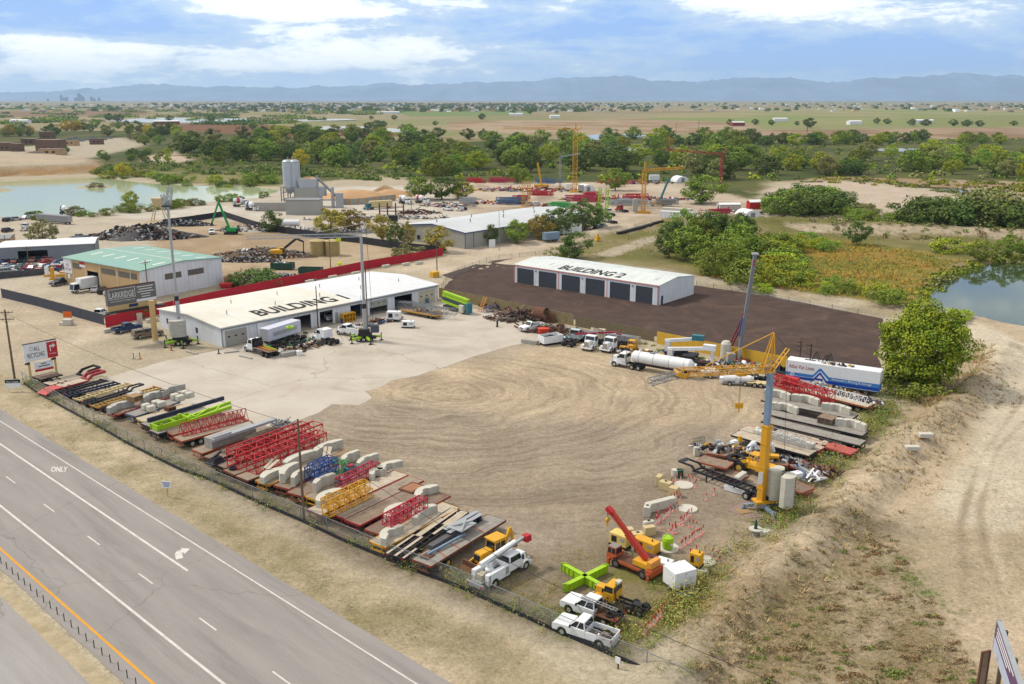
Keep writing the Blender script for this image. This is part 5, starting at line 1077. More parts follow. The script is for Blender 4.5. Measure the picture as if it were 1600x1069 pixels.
p=pp(1207,599,1.34);q=pp(1298,629,1.34);lattice('bright red lattice boom lying beside the scrap trailer',p,ang(p,q),(q-p).length,1.8,1.5,12,RED,c=.16,l_=.09,grp=None)
p=pp(1266,607,1.34);q=pp(1355,629,1.34);lattice('white triangular lattice boom on the scrap trailer',p,ang(p,q),(q-p).length,1.3,.9,14,WHITE,True,c=.1,l_=.05,grp=None)
t=thing('engine_cover','red machine cover standing at the front of the scrap trailer','machine',pp(1236,601,1.34),ld('r1'));part('cover',t,RED,(-1.3,1.3,-.6,.6,.2,1.3),bev=.08);part('base',t,DARK,(-1.4,1.4,-.7,.7,0,.2))
MIX=[WHITE,RUST,LGREY,PALLET,DARK,CONB,YEL2,BLUEG,WOODR,DARK,GREY]
scrap('scrap_heap','heap of brown and white metal scrap along the moving van trailer',(pp(1300,612,1.3),8.5,1.2,ld('r1')),420,.1,.5,MIX,1.0,11,zb=1.3)
scrap('scrap_heap','tangle of white and rusty scrap at the tail of the scrap trailer',(pp(1352,626,1.3),3.2,1.1,ld('r1')),120,.1,.45,[WHITE,RUST,LGREY,DARK,BLUEG],.8,12,zb=1.3)
for lb,px,py in (('grey lying cylinder tank in the scrap beside the van trailer',1262,606),('upright pale cylinder in the scrap beside the van trailer',1282,610)):
    t=thing('gas_tank',lb,'tank',pp(px,py,1.4),ld('r1'));b=MB()
    if 'lying' in lb:b.tube((-1.3,0,.6),(1.3,0,.6),.45,14);m_=GREY
    else:b.lathe([(.4,0),(.4,1.3),(.25,1.5)],14);m_=LGREY
    ob('shell',b,m_,t);b=MB();b.box(-.3,.3,-.3,.3,-.05,.15) if 'lying' in lb else b.lathe([(.08,1.5),(.08,1.65)],8);ob('fitting',b,DARK,t)
for lb,px,py,k_ in (('pale curved stack half hidden by the blue crane mast',1215,621,'r2'),('pale curved stack at the middle of the grey planked flatbed',1259,629,'r2'),('pale curved stack at the tail of the grey planked flatbed',1307,643,'r2'),('pale curved stack near the nose, the one in front of the pallets',1226,642,'r3'),('pale curved stack on the tail corner above the bare long trailer',1330,668,'r3')):cw(lb,px,py,k_,4.4,1.7,4,.26,math.pi,CONB,True,grp='strapped pale stacks on grey flatbeds')
pallet('stack of brown dunnage boards between pale curved stacks',1292,660,1.34,ld('r3'),6,2.2,WOODR)
beams('long pale concrete beam lying on the blue edged flatbed',(1270,700),(1178,674),1.34,2,.8,.55,CONB)
p=pp(1190,676,1.95);q=pp(1262,697,1.95);lattice('thin grey steel frame lying over the concrete beams',p,ang(p,q),(q-p).length,1.6,.9,6,LGREY,c=.07,l_=.05,grp=None)
SM=[DARK,RUST,WHITE,LGREY,YEL2,NAVY,DARK,GREY,WOODR]
scrap('scrap_load','mixed rusty scrap boxes and pipes loaded on the scrap flatbed',(pp(1165,710,1.0),7.5,1.3,ld('r8')),190,.2,.8,SM,1.1,15,zb=1.0)
for lb,px,py,tl in (('white propane cylinder leaning on the scrap flatbed',1168,704,.5),('white propane cylinder behind the yellow crane mast',1207,706,-.4)):b=MB();b.lathe([(.15,-.05),(.42,.1),(.42,1.5),(.2,1.7),(.12,1.85)],14);o=ob('propane_tank',b,WHITE,None,pp(px,py,1.4));o.rotation_euler=(.3,tl,0);tag(o,lb,'tank')
b=MB();b.tube((-.4,0,.35),(.4,0,.35),.33,12);o=ob('steel_drum',b,LGREY,None,pp(1121,694,1.2),.3);tag(o,'silver drum lying at the end of the scrap flatbed','drum')
b=MB();b.lathe([(.3,0),(.33,.3),(.3,.62),(.3,.9)],12);o=ob('steel_drum',b,YEL2,None,pp(1156,691,1.2));tag(o,'yellow drum standing in the scrap load','drum')
b=MB();b.box(-.5,.5,-.4,.4,0,.7);b.box(-.4,.4,-.3,.3,.7,.85);o=ob('appliance',b,WHITE,None,pp(1147,697,1.3),.5,bev=.04);tag(o,'white square appliance on the scrap flatbed','appliance')
for i in range(3):b=MB();b.box(-.9,.9,-.45,.45,0,.32);o=ob('steel_box',b,YEL2,None,pp(1206,716-i*1.0,1.0+i*.36),ld('r8')+.1*i,bev=.03);tag(o,'flat yellow steel box, '+('bottom','middle','top')[i]+' of the stack behind the mast','box','yellow boxes behind the mast')
b=MB();
for i in range(7):b.bar((i*.3-.9,0,0),(i*.3-.9,.9,2.4),.04);b.bar((-.95,i*.14,i*.38),(.95,i*.14,i*.38),.04)
o=ob('steel_grate',b,DGREEN,None,P(1096,712),.4);tag(o,'dark green steel lattice grate leaning on the scrap flatbed','grate')
tyre('huge loader tyre lying behind the orange red step deck',pp(1150,722,.9),1.25,.75,big=True);tyre('black truck tyre standing on the scrap flatbed edge',pp(1125,706,1.2),.6,.35,1.3,.5);tyre('tyre half hidden beside the huge loader tyre',pp(1166,727,.5),.7,.4)
scrap('scrap_load','broken machine parts on the short dark flatbed',(pp(1262,730,.9),3.5,1.0,ld('r11')),60,.15,.7,[DARK,RUST,LGREY,GREY,REDR],.5,19,zb=.9);scrap('scrap_load','rusty bars hanging off the short dark flatbed tail',(pp(1292,738,.5),1.6,1.2,0),26,.3,.6,[RUST,DARK],.8,20,True,zb=.3)
# yellow wheel loader behind the mast
t=place('wheel_loader','old yellow wheel loader behind the yellow crane mast','loader',(1206,750),(1158,734));
b=MB();b.fr(-2.6,-.3,-.8,.8,.8,1.9,.1,.1,0);ob('engine_hood',b,YEL2,t,bev=.05);part('cab',t,YEL2,(-.5,.9,-.75,.75,.9,1.5),(-.45,.85,-.7,.7,2.75,2.9),*[(x,x+.12,y,y+.12,1.5,2.75) for x in (-.45,.73) for y in (-.7,.58)],bev=.02);part('front_frame',t,YEL2,(.9,2.6,-.5,.5,.7,1.5))
for s in (-1,1):b=MB();b.bar((1.2,s*.7,1.7),(3.4,s*.7,.9),.2,.4);ob('lift_arm',b,YEL2,t);wheel(t,1.9,s*1.05,.75,.5,RIMY);wheel(t,-1.6,s*1.05,.75,.5,RIMY)
b=MB();b.prism([(3.3,.3),(4.3,.2),(4.35,.3),(3.6,.5),(3.7,1.3),(3.5,1.3)],-1.4,1.4);ob('bucket',b,YEL2,t)
block('white concrete block leaning over the black chassis trailer',1156,758,.9,2.4,.7,.6,CONB,z=.9);t=place('white_beam','white square beam with black end beside the black chassis trailer','beam',(1137,766),(1166,774));part('beam',t,WHITE,(-1.6,1.2,-.35,.35,.05,.7),bev=.04);part('end_cap',t,DARK,(1.2,1.9,-.4,.4,.05,.55))
scrap('steel_frames','pale blue steel frames leaning beside the counterweights',(pp(1262,745,.8),2.2,1.0,ld('r12')),20,.3,.7,[LGREY,BLUEG,WHITE],.5,22,True,zb=.9)
b=MB();b.box(-.8,.8,-.5,.5,0,.5);o=ob('white_box',b,WHITE,None,pp(1243,744,1.1),.4,bev=.04);tag(o,'white metal box beside the counterweight stacks','box')
# moving van trailer
p=P(1372,622);q=P(1226,600);rz=ang(p,q);L_=(q-p).length;t=thing('moving_van_trailer','long white moving van trailer with blue stripes and red lettering','trailer',p,rz);H0=.95;hv=HT(1226,600,559);hv=max(3.6,min(4.3,hv));W_=2.7
ob('box',MB().box(0,L_,-W_,0,H0,hv),mat('white_trailer_skin',(236,238,240),.45,0,.03,.6,(214,214,212),.3,.3,k=.8),t,bev=.03)
BL1=mat('bright_blue_stripe',(66,138,214),.5);BL2=mat('deep_blue_stripe',(30,70,176),.5)
xs=lambda f:L_*(1-f);zz=lambda f:H0+(hv-H0)*f
def stripe(name,pts,wd,m,e):
    b=MB()
    for (f0,g0),(f1,g1) in zip(pts,pts[1:]):b.quad((xs(f0),e,zz(g0-wd)),(xs(f1),e,zz(g1-wd)),(xs(f1),e,zz(g1)),(xs(f0),e,zz(g0)))
    return ob(name,b,m,t)
e=.006
stripe('stripe',[(0,.40),(.30,.40),(.365,.78),(.385,.78),(.47,.40),(1,.40)],.16,BL1,e);stripe('stripe',[(0,.22),(.31,.22),(.37,.58),(.38,.58),(.45,.20),(1,.20)],.14,BL2,e+.002);stripe('stripe',[(.33,.26),(.41,.26)],.10,BL2,e+.004);
b=MB();b.quad((xs(.47),e-.002,zz(.02)),(xs(1),e-.002,zz(.02)),(xs(1),e-.002,zz(.40)),(xs(.47),e-.002,zz(.40)));ob('stripe',b,BL1,t)
b=MB();text(b,'Atlas Van Lines',.95,(xs(.03),.012,zz(.62)),(-1,0,0),(0,0,1),.012,'LEFT',L_*.28);ob('lettering',b,mat('brick_lettering',(176,82,70),.6),t)
b=MB();text(b,"Alexander's Moving & Storage",.6,(xs(.50),.014,zz(.26)),(-1,0,0),(0,0,1),.004,'LEFT',L_*.42);ob('lettering',b,INKW,t)
b=MB();b.tube((xs(.075),.006,zz(.3)),(xs(.075),.016,zz(.3)),.32,16);ob('emblem',b,INKW,t);b=MB();b.tube((xs(.075),.017,zz(.3)),(xs(.075),.02,zz(.3)),.2,3);ob('emblem_mark',b,BL2,t)
ob('rear_stripe',MB().box(-.012,-.004,-W_+.05,-.05,zz(.02),zz(.36)),BL1,t)
part('underframe',t,DARK,(.4,L_-.5,-W_+.5,-.5,.6,H0-.01))
for x in (2,3.3):wheel(t,x,-.35,.5,.5,RIMD);wheel(t,x,-W_+.35,.5,.5,RIMD)
for x in (L_-4.2,L_-4.0):part('landing_leg',t,DARK,(x,x+.12,-.6,-.48,0,.62))
def rack(label,px,py,z,rz,s=1.,tri=False):
    b=MB()
    if tri:
        for y in (-.5,.5):b.bar((0,y,1.5*s),(-.6,y,0),.09);b.bar((0,y,1.5*s),(.6,y,0),.09)
        b.bar((0,-.5,1.5*s),(0,.5,1.5*s),.08);b.bar((0,-.5,.6),(0,.5,.6),.08)
    else:
        b.bar((0,0,0),(0,0,2.9*s),.16);b.bar((-.9,0,.05),(.9,0,.05),.14)
        for z_ in (1.,1.8,2.5):b.bar((0,0,z_*s),(-.8,0,z_*s+.1),.1)
    o=ob('storage_rack',b,DARK,None,P(px,py,z),rz);return tag(o,label,'rack')
rack('tall black cantilever rack on the van trailer roof, first of the pair',1250,558,hv+.01,rz+math.pi,1.);rack('tall black cantilever rack on the van trailer roof, beside the trestles',1266,563,hv+.01,rz+math.pi,1.);rack('black trestle on the van trailer roof next to the racks',1275,563,hv+.01,rz,1,True);rack('black trestle in the middle of the van trailer roof',1290,567,hv+.01,rz,.9,True);rack('black trestle at the end of the row on the van roof',1296,567,hv+.01,rz,1.05,True)
scrap('roof_scrap','small dark parts with a yellow piece on the van trailer roof',(P(1312,571,hv),2.6,.5,rz),26,.15,.5,[DARK,DARK,YEL2,PALLET],.3,30,zb=hv)
# ---------------- self-erecting and other cranes ----------------
def wbar(par,name,a,b_,w_,m,h=None):q=MB();o=par.location;q.bar(Vector(a)-o,Vector(b_)-o,w_,h);return ob(name,q,m,par)
def wlattice(par,a,b_,w_,h,bays,m,c=.12,l_=.06,tri=False,nm=''):
    a=Vector(a);b_=Vector(b_);d=b_-a;L_=d.length;x=d.normalized();up=Vector((0,0,1)) if abs(x.z)<.9 else Vector((0,1,0));y=up.cross(x).normalized();z=x.cross(y);M=Matrix((x,y,z)).transposed();o=a-par.location
    for n_,k in (('chord',0),('lacing',1)):
        ch=MB();lc=MB();lattice_geo(ch,lc,L_,w_,h,bays,c,l_,tri);q=(ch,lc)[k];q.v=[tuple(o+M@Vector(v)) for v in q.v];ob(nm+n_,q,m,par)
b0=P(1188,796);za=HT(1188,796,664);zt=HT(1188,796,582);zp=HT(1188,796,520)
CA=thing('tower_crane','yellow and blue grey tower crane with low yellow jib and twin counterweights','crane',b0)
ob('lower_mast',MB().box(-.40,.40,-.40,.40,.9,za),YEL,CA,rz=.75,bev=.04);ob('upper_mast',MB().box(-.31,.31,-.31,.31,za-.02,zt),BLUEG,CA,rz=.75,bev=.03)
b=MB()
for z in (za*.25,za*.5,za*.78,za-.2):b.box(-.45,.45,-.45,.45,z,z+.16)
ob('mast_collar',b,YEL,CA,rz=.75);b=MB()
for s in (-.22,.22):b.bar((.72,s+.3,2.),(.72,s+.3,za),.05)
for i in range(int(za*2.6)):b.bar((.72,.08,2+i*.36),(.72,.52,2+i*.36),.035)
ob('ladder',b,YEL,CA)
b=MB();b.box(-.35,.35,-.02,.02,3.4,4.9);ob('notice',b,WHITE,CA,(-.30,-.44,0),.75-math.pi/4+.1)
top=b0+Vector((0,0,zt));jt=P(1062,587,zt+.3);jd=(jt-top);jd.z=0;jd.normalize()
wlattice(CA,top+Vector((0,0,.1)),jt,1.0,.75,16,YEL,.085,.045,False);j2=P(1016,601,zt-.4)
wlattice(CA,jt-jd*.3,jt+(j2-jt),1.0,.6,5,GREY,.08,.05,False,'outer_');wbar(CA,'jib_head',jt+jd*-.5,jt+jd*.5+Vector((0,0,.4)),1.5,YEL,.5)
apx=b0+Vector((0,0,zp));sd_=Vector((-jd.y,jd.x,0))
for s in (-.45,.45):wbar(CA,'apex_leg',top+sd_*s+jd*1.2,apx+sd_*s*.3,.12,YEL);wbar(CA,'apex_leg',top+sd_*s-jd*.3,apx+sd_*s*.3,.12,YEL)
bk=P(1231,545,zt+1.6)
for s in (-.35,.35):wbar(CA,'back_strut',top+sd_*s,bk+sd_*s,.11,YEL)
b=MB();
for k in range(6):p=top.lerp(bk,k/5)-b0;b.bar(p-sd_*.35,p+sd_*.35,.08)
ob('strut_brace',b,YEL,CA);wbar(CA,'tie_bar',apx,top.lerp(jt,.72)+Vector((0,0,1.1)),.09,YEL);wbar(CA,'rope',apx,bk,.04,DARK);wbar(CA,'rope',bk,b0-jd*2.8+Vector((0,0,1.5)),.035,DARK)
tr_=top.lerp(jt,.33);zh=hz_(tr_,634);wbar(CA,'trolley',tr_+Vector((0,0,-.1))-jd*.5,tr_+Vector((0,0,-.1))+jd*.5,.9,YEL,.25)
for s in (-.12,.12):wbar(CA,'hoist_rope',tr_+sd_*s,Vector((tr_.x,tr_.y,zh))+sd_*s,.03,DARK)
b=MB();o_=Vector((tr_.x,tr_.y,zh))-b0;b.box(o_.x-.45,o_.x+.45,o_.y-.12,o_.y+.12,o_.z-.3,o_.z+.1);b.tube(o_+Vector((-.3,0,.1)),o_+Vector((-.3,0,.35)),.2,8);b.tube(o_+Vector((.3,0,.1)),o_+Vector((.3,0,.35)),.2,8);b.bar(o_+Vector((0,0,-.3)),o_+Vector((0,0,-.75)),.1);b.bar(o_+Vector((0,0,-.75)),o_+Vector((.2,0,-.65)),.08);ob('hook_block',b,YEL2,CA)
ra=math.atan2(-jd.y,-jd.x);b=MB();b.box(-.9,3.2,-.7,.7,.95,1.25);b.box(1.0,2.0,-.65,.1,1.25,1.8);b.bar((.6,.6,1.3),(.2,.4,3.2),.2);b.bar((2.0,.4,1.3),(.5,.3,2.6),.16);ob('slewing_platform',b,YEL,CA,rz=ra,bev=.02);part('winch',CA,DARK,(.55,.95,-.5,.3,1.3,1.75)).rotation_euler=(0,0,ra)
b=MB();b.lathe([(.9,.5),(.9,.95)],18);ob('slewing_ring',b,GREY,CA)
for k,px in enumerate(((1162,795),(1182,794),(1234,792),(1211,811))):
    e=P(*px)-b0
    if e.length<1.5:continue
    b=MB();b.bar((0,0,.7),(e.x,e.y,.45),.3,.35);b.bar((e.x,e.y,.6),(e.x,e.y,.05),.14);b.box(e.x-.3,e.x+.3,e.y-.3,e.y+.3,.0,.1);ob('outrigger',b,BLUEG,CA)
for i,px in enumerate(((1208,777),(1226,789))):
    q=P(*px,1.35)-b0
    for k in range(13):
        b=MB();rr_=1.02;pr_=[(rr_*math.cos(a_*.1)*1.0,rr_*1.15*math.sin(a_*.1)) for a_ in range(-13,14,2)]+[(-.35,.95),(-.35,-.95)]
        b.prism(pr_,k*.29,k*.29+.275,'z');c_=ob('counterweight_slab',b,CONB,CA,(q.x,q.y,1.35),-.9+i*.25,bev=.02)
        b=MB();b.box(.985+.02,1.04,-.12,.34,k*.29+.07,k*.29+.19);ob('slot',b,DARK,c_)
for px,lb in (((1161,799),'wooden crane pad under the outrigger near the white discs'),((1234,796),'wooden crane pad under the outrigger near the weeds')):b=MB();[b.box(-.75,.75,-.7+.28*i,-.45+.28*i,.01,.1) for i in range(5)];o=ob('crane_pad',b,PALLET,None,P(*px),.3);tag(o,lb,'pad')
sheet('steel_sheet',PX([(1137,797),(1172,778),(1210,790),(1176,812)]),mat('brown_ground_sheet',(154,132,124),.9,0,.1,1.),.02)
sheet('steel_sheet',PX([(1218,798),(1240,791),(1252,800),(1230,806)]),mat('grey_ground_sheet',(150,144,138),.9,0,.1,1.),.02)
def mobile_tower(label,base,mtop,cwt,jib=None,lattop=None):
    b0=P(*base);t=thing('mobile_tower_crane',label,'crane',b0);zt=HT(*base,mtop)
    part('chassis',t,DARK,(-2.2,2.2,-.55,.55,.6,1.1));
    for x in (-1.2,-.2,1.1):
        for s in (-1,1):wheel(t,x,s*.8,.5,.35,RIMW)
    for a in (.25,2.9,3.9,-1.1):
        d=Vector((math.cos(a),math.sin(a),0));b=MB();b.bar(d*.5+Vector((0,0,1.0)),d*3.2+Vector((0,0,.85)),.32,.4);ob('outrigger',b,LIME,t);b=MB();b.bar(d*3.2+Vector((0,0,1.6)),d*3.2,.18);b.box(d.x*3.2-.35,d.x*3.2+.35,d.y*3.2-.35,d.y*3.2+.35,0,.1);ob('jack_leg',b,DARK,t)
    part('slewing_base',t,DARK,(-1.3,1.3,-.9,.9,1.1,1.7));z1=zt*.35
    ob('lower_mast',MB().box(-.33,.33,-.33,.33,1.7,z1),LGREY,t,rz=.4);ob('upper_mast',MB().box(-.23,.23,-.23,.23,z1,zt),LGREY,t,rz=.4);b=MB();b.box(-.4,.4,-.4,.4,z1-.6,z1+.3);ob('mast_head',b,DARK,t,rz=.4)
    b=MB();
    for s in (-.65,.65):b.bar((s,-.3,1.8),(s*.8,-.3,zt*.45),.05)
    ob('ladder',b,LGREY,t)
    if cwt:
        for k in range(9):b=MB();b.prism([(1.65*math.cos(math.radians(u)),1.3*math.sin(math.radians(u))) for u in range(-170,-9,16)]+[(1.5,.3),(-1.5,.3)],2.1+k*.36,2.1+k*.36+.33,'z');ob('counterweight_slab',b,GW,t,(0,-1.0,0),.35,bev=.03)
    else:part('winch_box',t,mat('slate_box',(82,92,102),.6),(1.2,2.8,-.8,.5,1.9,3.4),bev=.05);part('control_unit',t,DARK,(-1.2,.9,-.7,.6,1.7,2.5))
    if lattop:
        zz_=HT(*base,lattop);wlattice(t,b0+Vector((0,0,zt)),b0+Vector((.6,0,zz_)),.8,.8,8,LGREY,.1,.06);wlattice(t,b0+Vector((-.5,0,zt*.97)),b0+Vector((-.9,0,zt+(zz_-zt)*.6)),.6,.6,5,LGREY,.1,.06,False,'folded_')
        part('head_platform',t,DARK,(-1.1,.5,-.5,.5,zt-.1,zt+.1))
    if jib:
        top=b0+Vector((0,0,zt));e=P(*jib,zt);wlattice(t,top,e,.7,.65,26,LGREY,.07,.04);ap=P(573,348,HT(*base,348));ap=Vector((b0.x+1.0,b0.y,HT(*base,348)))
        wbar(t,'apex_leg',top,ap,.14,LGREY);wbar(t,'apex_leg',top+(e-top).normalized()*1.6,ap,.12,LGREY);wbar(t,'tie_bar',ap,top.lerp(e,.40)+Vector((0,0,1)),.09,LGREY);wbar(t,'tie_bar',ap,b0+Vector((1.6,.3,3)),.06,DARK)
        b=MB();h=top.lerp(e,.2)-b0;b.bar((h.x-.4,h.y,h.z-.5),(h.x+.4,h.y,h.z-.5),.6);b.bar((h.x,h.y,h.z-.5),(h.x,h.y,h.z-5.),.04);b.tube((h.x-.3,h.y,h.z-5.2),(h.x+.3,h.y,h.z-5.2),.4,10);ob('trolley',b,mat('signal_yellow',(214,226,30),.5),t)
    return t
mobile_tower('lime legged mobile tower crane with stacked grey counterweights at the workshop end',(283,539),322,True,None,293);mobile_tower('grey mobile tower crane with long lattice jib in front of the open bays',(571,533),370,False,(386,374))
# leaning grey mast and its red strut
b0=P(1153,566);zt=HT(1158,562,398);tp=P(1180,398,zt);t=thing('folded_mast','tall grey crane mast with red strut leaning over the yellow fence','crane',b0);wbar(t,'mast',b0+Vector((0,0,.6)),b0.lerp(tp,.14),.5,LGREY,.6);wbar(t,'mast',b0.lerp(tp,.14),tp,.62,mat('dull_grey_paint',(128,130,136),.6,0,.1,1.),.62)
wbar(t,'head_plate',tp,tp+Vector((0,0,.3)),1.1,LGREY);st_=P(1137,553);hh_=b0.lerp(tp,.46)
for s in (-.25,.25):wbar(t,'red_strut',st_+Vector((s,0,.3)),hh_+Vector((s,0,0)),.2,mat('dark_red_paint',(140,40,48),.6))
wbar(t,'cylinder',b0.lerp(tp,.25)+Vector((-.6,-.1,0)),b0.lerp(tp,.42)+Vector((-.55,-.1,0)),.25,BLUE);q=P(1150,566)-b0;part('base_frame',t,REDR,(q.x-1.5,q.x+2.4,q.y-.8,q.y+.8,0,.7))
b=MB();[b.box(-.2,.2,-.02,0,-.7*i,-.7*i+.45) for i in range(3)];ob('red_mark',b,RED,t,b0.lerp(tp,.93)-b0+Vector((0,-.34,0)))
# ---------------- rough terrain crane, cross frame, tractors and pickups at the near corner ----------------
t=place('mobile_crane','orange red mobile crane with raised telescopic boom and square cab','crane',(1026,906),(956,876));g=t.rotation_euler.z;KS=.82;t.scale=(KS,KS,KS)
ob('carrier_frame',MB().box(-3.4,3.3,-1.15,1.15,.75,1.15).box(-3.5,-2.6,-1.25,1.25,.6,1.5).box(2.4,3.5,-1.2,1.2,.8,1.4),ORANGE,t,bev=.04);part('deck_plate',t,RUST,(-2.5,2.3,-1.05,1.05,1.152,1.2))
for x in (2.0,-2.1):
    for s in (-1,1):wheel(t,x,s*1.02,.62,.45,RIMD)
for x in (3.0,-3.1):
    for s in (-1,1):part('outrigger',t,ORANGE,(x-.16,x+.16,s*1.35-.18,s*1.35+.18,.25,1.15))
b=MB();b.box(2.0,3.4,-.2,1.2,1.4,1.7);ob('cab_base',b,ORANGE,t);glass_cab(t,2.0,3.4,.7,1.7,2.6,ORANGE,.12,.05,.06,.12,2)
for o in t.children:
    if o.name.startswith(('cab','side_window','windshield','rear_window')) and not o.name.startswith('cab_base'):o.location=(0,.5,0)
part('cab_roof',t,mat('smoky_panel',(150,140,132),.4),(2.1,3.3,-.15,1.15,2.61,2.66))
b=MB();b.box(-2.6,-.4,-.9,.9,1.3,2.0);ob('turntable_housing',b,YEL2,t,bev=.04);part('counterweight',t,mat('pale_orange',(232,160,70),.6,0,.1),(-3.3,-2.61,-1.0,1.0,1.6,2.5),bev=.05)
bt=P(952,800,HT(965,858,800));w0=on(t,-1.6,0,2.1);bt=on(t,3.9,0,7.4);inv=lambda v:Vector(((v-t.location).x*math.cos(g)+(v-t.location).y*math.sin(g),-(v-t.location).x*math.sin(g)+(v-t.location).y*math.cos(g),v.z))
tipz=6.6;u0=Vector((-1.9,0,2.2));best=None
for xx in np.linspace(-1,9,60):
    for z_ in np.linspace(4,11,60):
        q=on(t,xx*KS,0,z_*KS);dep=q.y*_c-(q.z-CAMH)*_s;e=abs(CXP+FPX*q.x/dep-956)+abs(CYP-FPX*(q.y*_s+(q.z-CAMH)*_c)/dep-800)
        if best is None or e<best[0]:best=(e,xx,z_)
u1=Vector((best[1],0,best[2]));um=u0.lerp(u1,.55)
b=MB();b.bar(u0,um,.62,.75);ob('boom',b,mat('worn_red_paint',(188,58,44),.6,0,.15,2.,(150,80,60),.5,1.2),t);b=MB();b.bar(um-(u1-u0)*.02,u1,.46,.58);ob('boom_extension',b,MATS['worn_red_paint'],t);b=MB();b.bar(Vector((.2,0,1.6)),u0.lerp(u1,.42),.22);ob('lift_cylinder',b,CHROME,t)
b=MB();d=(u1-u0).normalized();b.bar(u1-d*.2,u1+d*.9+Vector((0,0,-.2)),.7,.6);ob('boom_head',b,RED,t);hk=u1+d*.8;b=MB();b.bar(hk+Vector((0,-.1,0)),hk+Vector((0,-.1,-1.5)),.04);b.bar(hk+Vector((0,.1,0)),hk+Vector((0,.1,-1.5)),.04);ob('rope',b,DARK,t);b=MB();b.tube(hk+Vector((-.12,0,-1.8)),hk+Vector((.12,0,-1.8)),.33,10);b.bar(hk+Vector((0,0,-2.)),hk+Vector((0,0,-2.6)),.14);b.bar(hk+Vector((0,0,-2.6)),hk+Vector((.25,0,-2.4)),.1);ob('hook_block',b,YEL2,t)
t=thing('cross_frame','lime green cross shaped crane base lying on the gravel','crane part',P(912,913));A_,B_=P(881,893)-t.location,P(938,925)-t.location;C_,D_=P(884,926)-t.location,P(946,895)-t.location
for a,c,z in ((A_,B_,.75),(C_,D_,.751)):
    d=(c-a).normalized();n=Vector((-d.y,d.x,0));b=MB();b.bar(a+Vector((0,0,.45)),c+Vector((0,0,.45)),.38,.8);ob('arm',b,LIME,t,bev=.02)
    b=MB();b.bar(a+Vector((0,0,.88)),c+Vector((0,0,.88)),.5,.05)
    for k in (.06,.18,.3,.7,.82,.94):q=a.lerp(c,k);b.bar(q+n*.24+Vector((0,0,.1)),q+n*.24+Vector((0,0,.85)),.1,.06);b.bar(q-n*.24+Vector((0,0,.1)),q-n*.24+Vector((0,0,.85)),.1,.06)
    for q in (a,c):b.bar(q-d*.02+Vector((0,0,.05)),q-d*.02+Vector((0,0,1.0)),.6,.08)
    ob('arm_flange',b,LIME,t)
t=tractor('yellow old truck tractor with rusty rear frame near the two white pickups',(1012,962),(934,934),YEL2,0,7.2);t.scale=(.8,.8,.8);part('roof_unit',t,CONB,(.3,.9,-.4,.4,3.0,3.25));b=MB()
t=pickup('white crew cab flatbed pickup with ladder rack and loose wheels on its bed',(968,978),(882,946),WHITE,'crew',fl=True);h_=3.
for i,(x,y) in enumerate(((-2.2,.4),(-1.9,-.5),(-2.8,-.3))):q=on(t,x,y,.97);tyre('spare wheel lying on the bed of the white flatbed pickup',q,.42,.28,0 if i else .3,i,'wheels on the flatbed pickup')
b=MB();b.bar((-3.0,.75,1.9),(.7,.75,2.05),.07);b.bar((-3.0,.4,1.9),(.7,.4,2.05),.07);[b.bar((-3+.37*i,.4,1.9+.015*i),(-3+.37*i,.75,1.9+.015*i),.05) for i in range(11)];ob('ladder',b,CHROME,t);b=MB();[b.bar((x,y,.96),(x,y,1.9),.06) for x in (-2.9,-1.2) for y in (-.9,.9)];b.bar((-2.9,-.9,1.9),(-2.9,.9,1.9),.06);b.bar((-1.2,-.9,1.9),(-1.2,.9,1.9),.06);ob('rack',b,DARK,t);part('toolbox',t,RUST,(-1.3,-.95,-.8,.4,.97,1.4));
b=MB();b.tube((.62,-1.005,0),(.62,-.995,0),.2,12);ob('door_emblem',b,mat('pale_blue_emblem',(150,190,214),.5),t,(-.6,0,.95))
t=pickup('white extended cab pickup with empty dirty bed beside the silt fence',(962,1011),(870,980),WHITE,'ext');scrap('bed_litter','dry leaves and boards in the white pickup bed',(on(t,-1.6,0,.7),.9,.6,t.rotation_euler.z),26,.06,.3,[PALLET,LGREY,WOOD],.12,40,zb=.7);b=MB();text(b,'4x4',.22,(-2.1,.992,.95),(-1,0,0),(0,0,1),.01);ob('decal',b,RED,t)
# bucket truck
t=place('bucket_truck','white utility bucket truck with folded boom over its cab','truck',(748,921),(815,882));xb=truck_front(t,3.5,WHITE,hood=1.4,cabl=1.9,w_=1.05,hh=.75,ch=1.15,r=.48);chassis(t,-3.4,3.0,[-2.1],r=.48,rim=RIMW)
for s in (-1,1):b=MB();b.prism(arch_profile(-3.1,xb-.1,.62,1.75,1.75,[-2.1],.48),s*1.15,s*.65);ob('side_box',b,WHITE,t,bev=.03);part('box_door',t,LGREY,(-3.0,-2.75,s*1.151-.004,s*1.151+.004,.8,1.65),(xb-.8,xb-.3,s*1.151-.004,s*1.151+.004,.8,1.65))
part('bed_floor',t,LGREY,(-3.7,xb-.1,-.64,.64,.9,1.0));part('tail_bumper',t,LGREY,(-3.95,-3.71,-1.1,1.1,.55,.95));
for s in (-1,1):part('tail_light',t,LAMPR,(-3.97,-3.951,s*.9-.12,s*.9+.12,.65,.85))
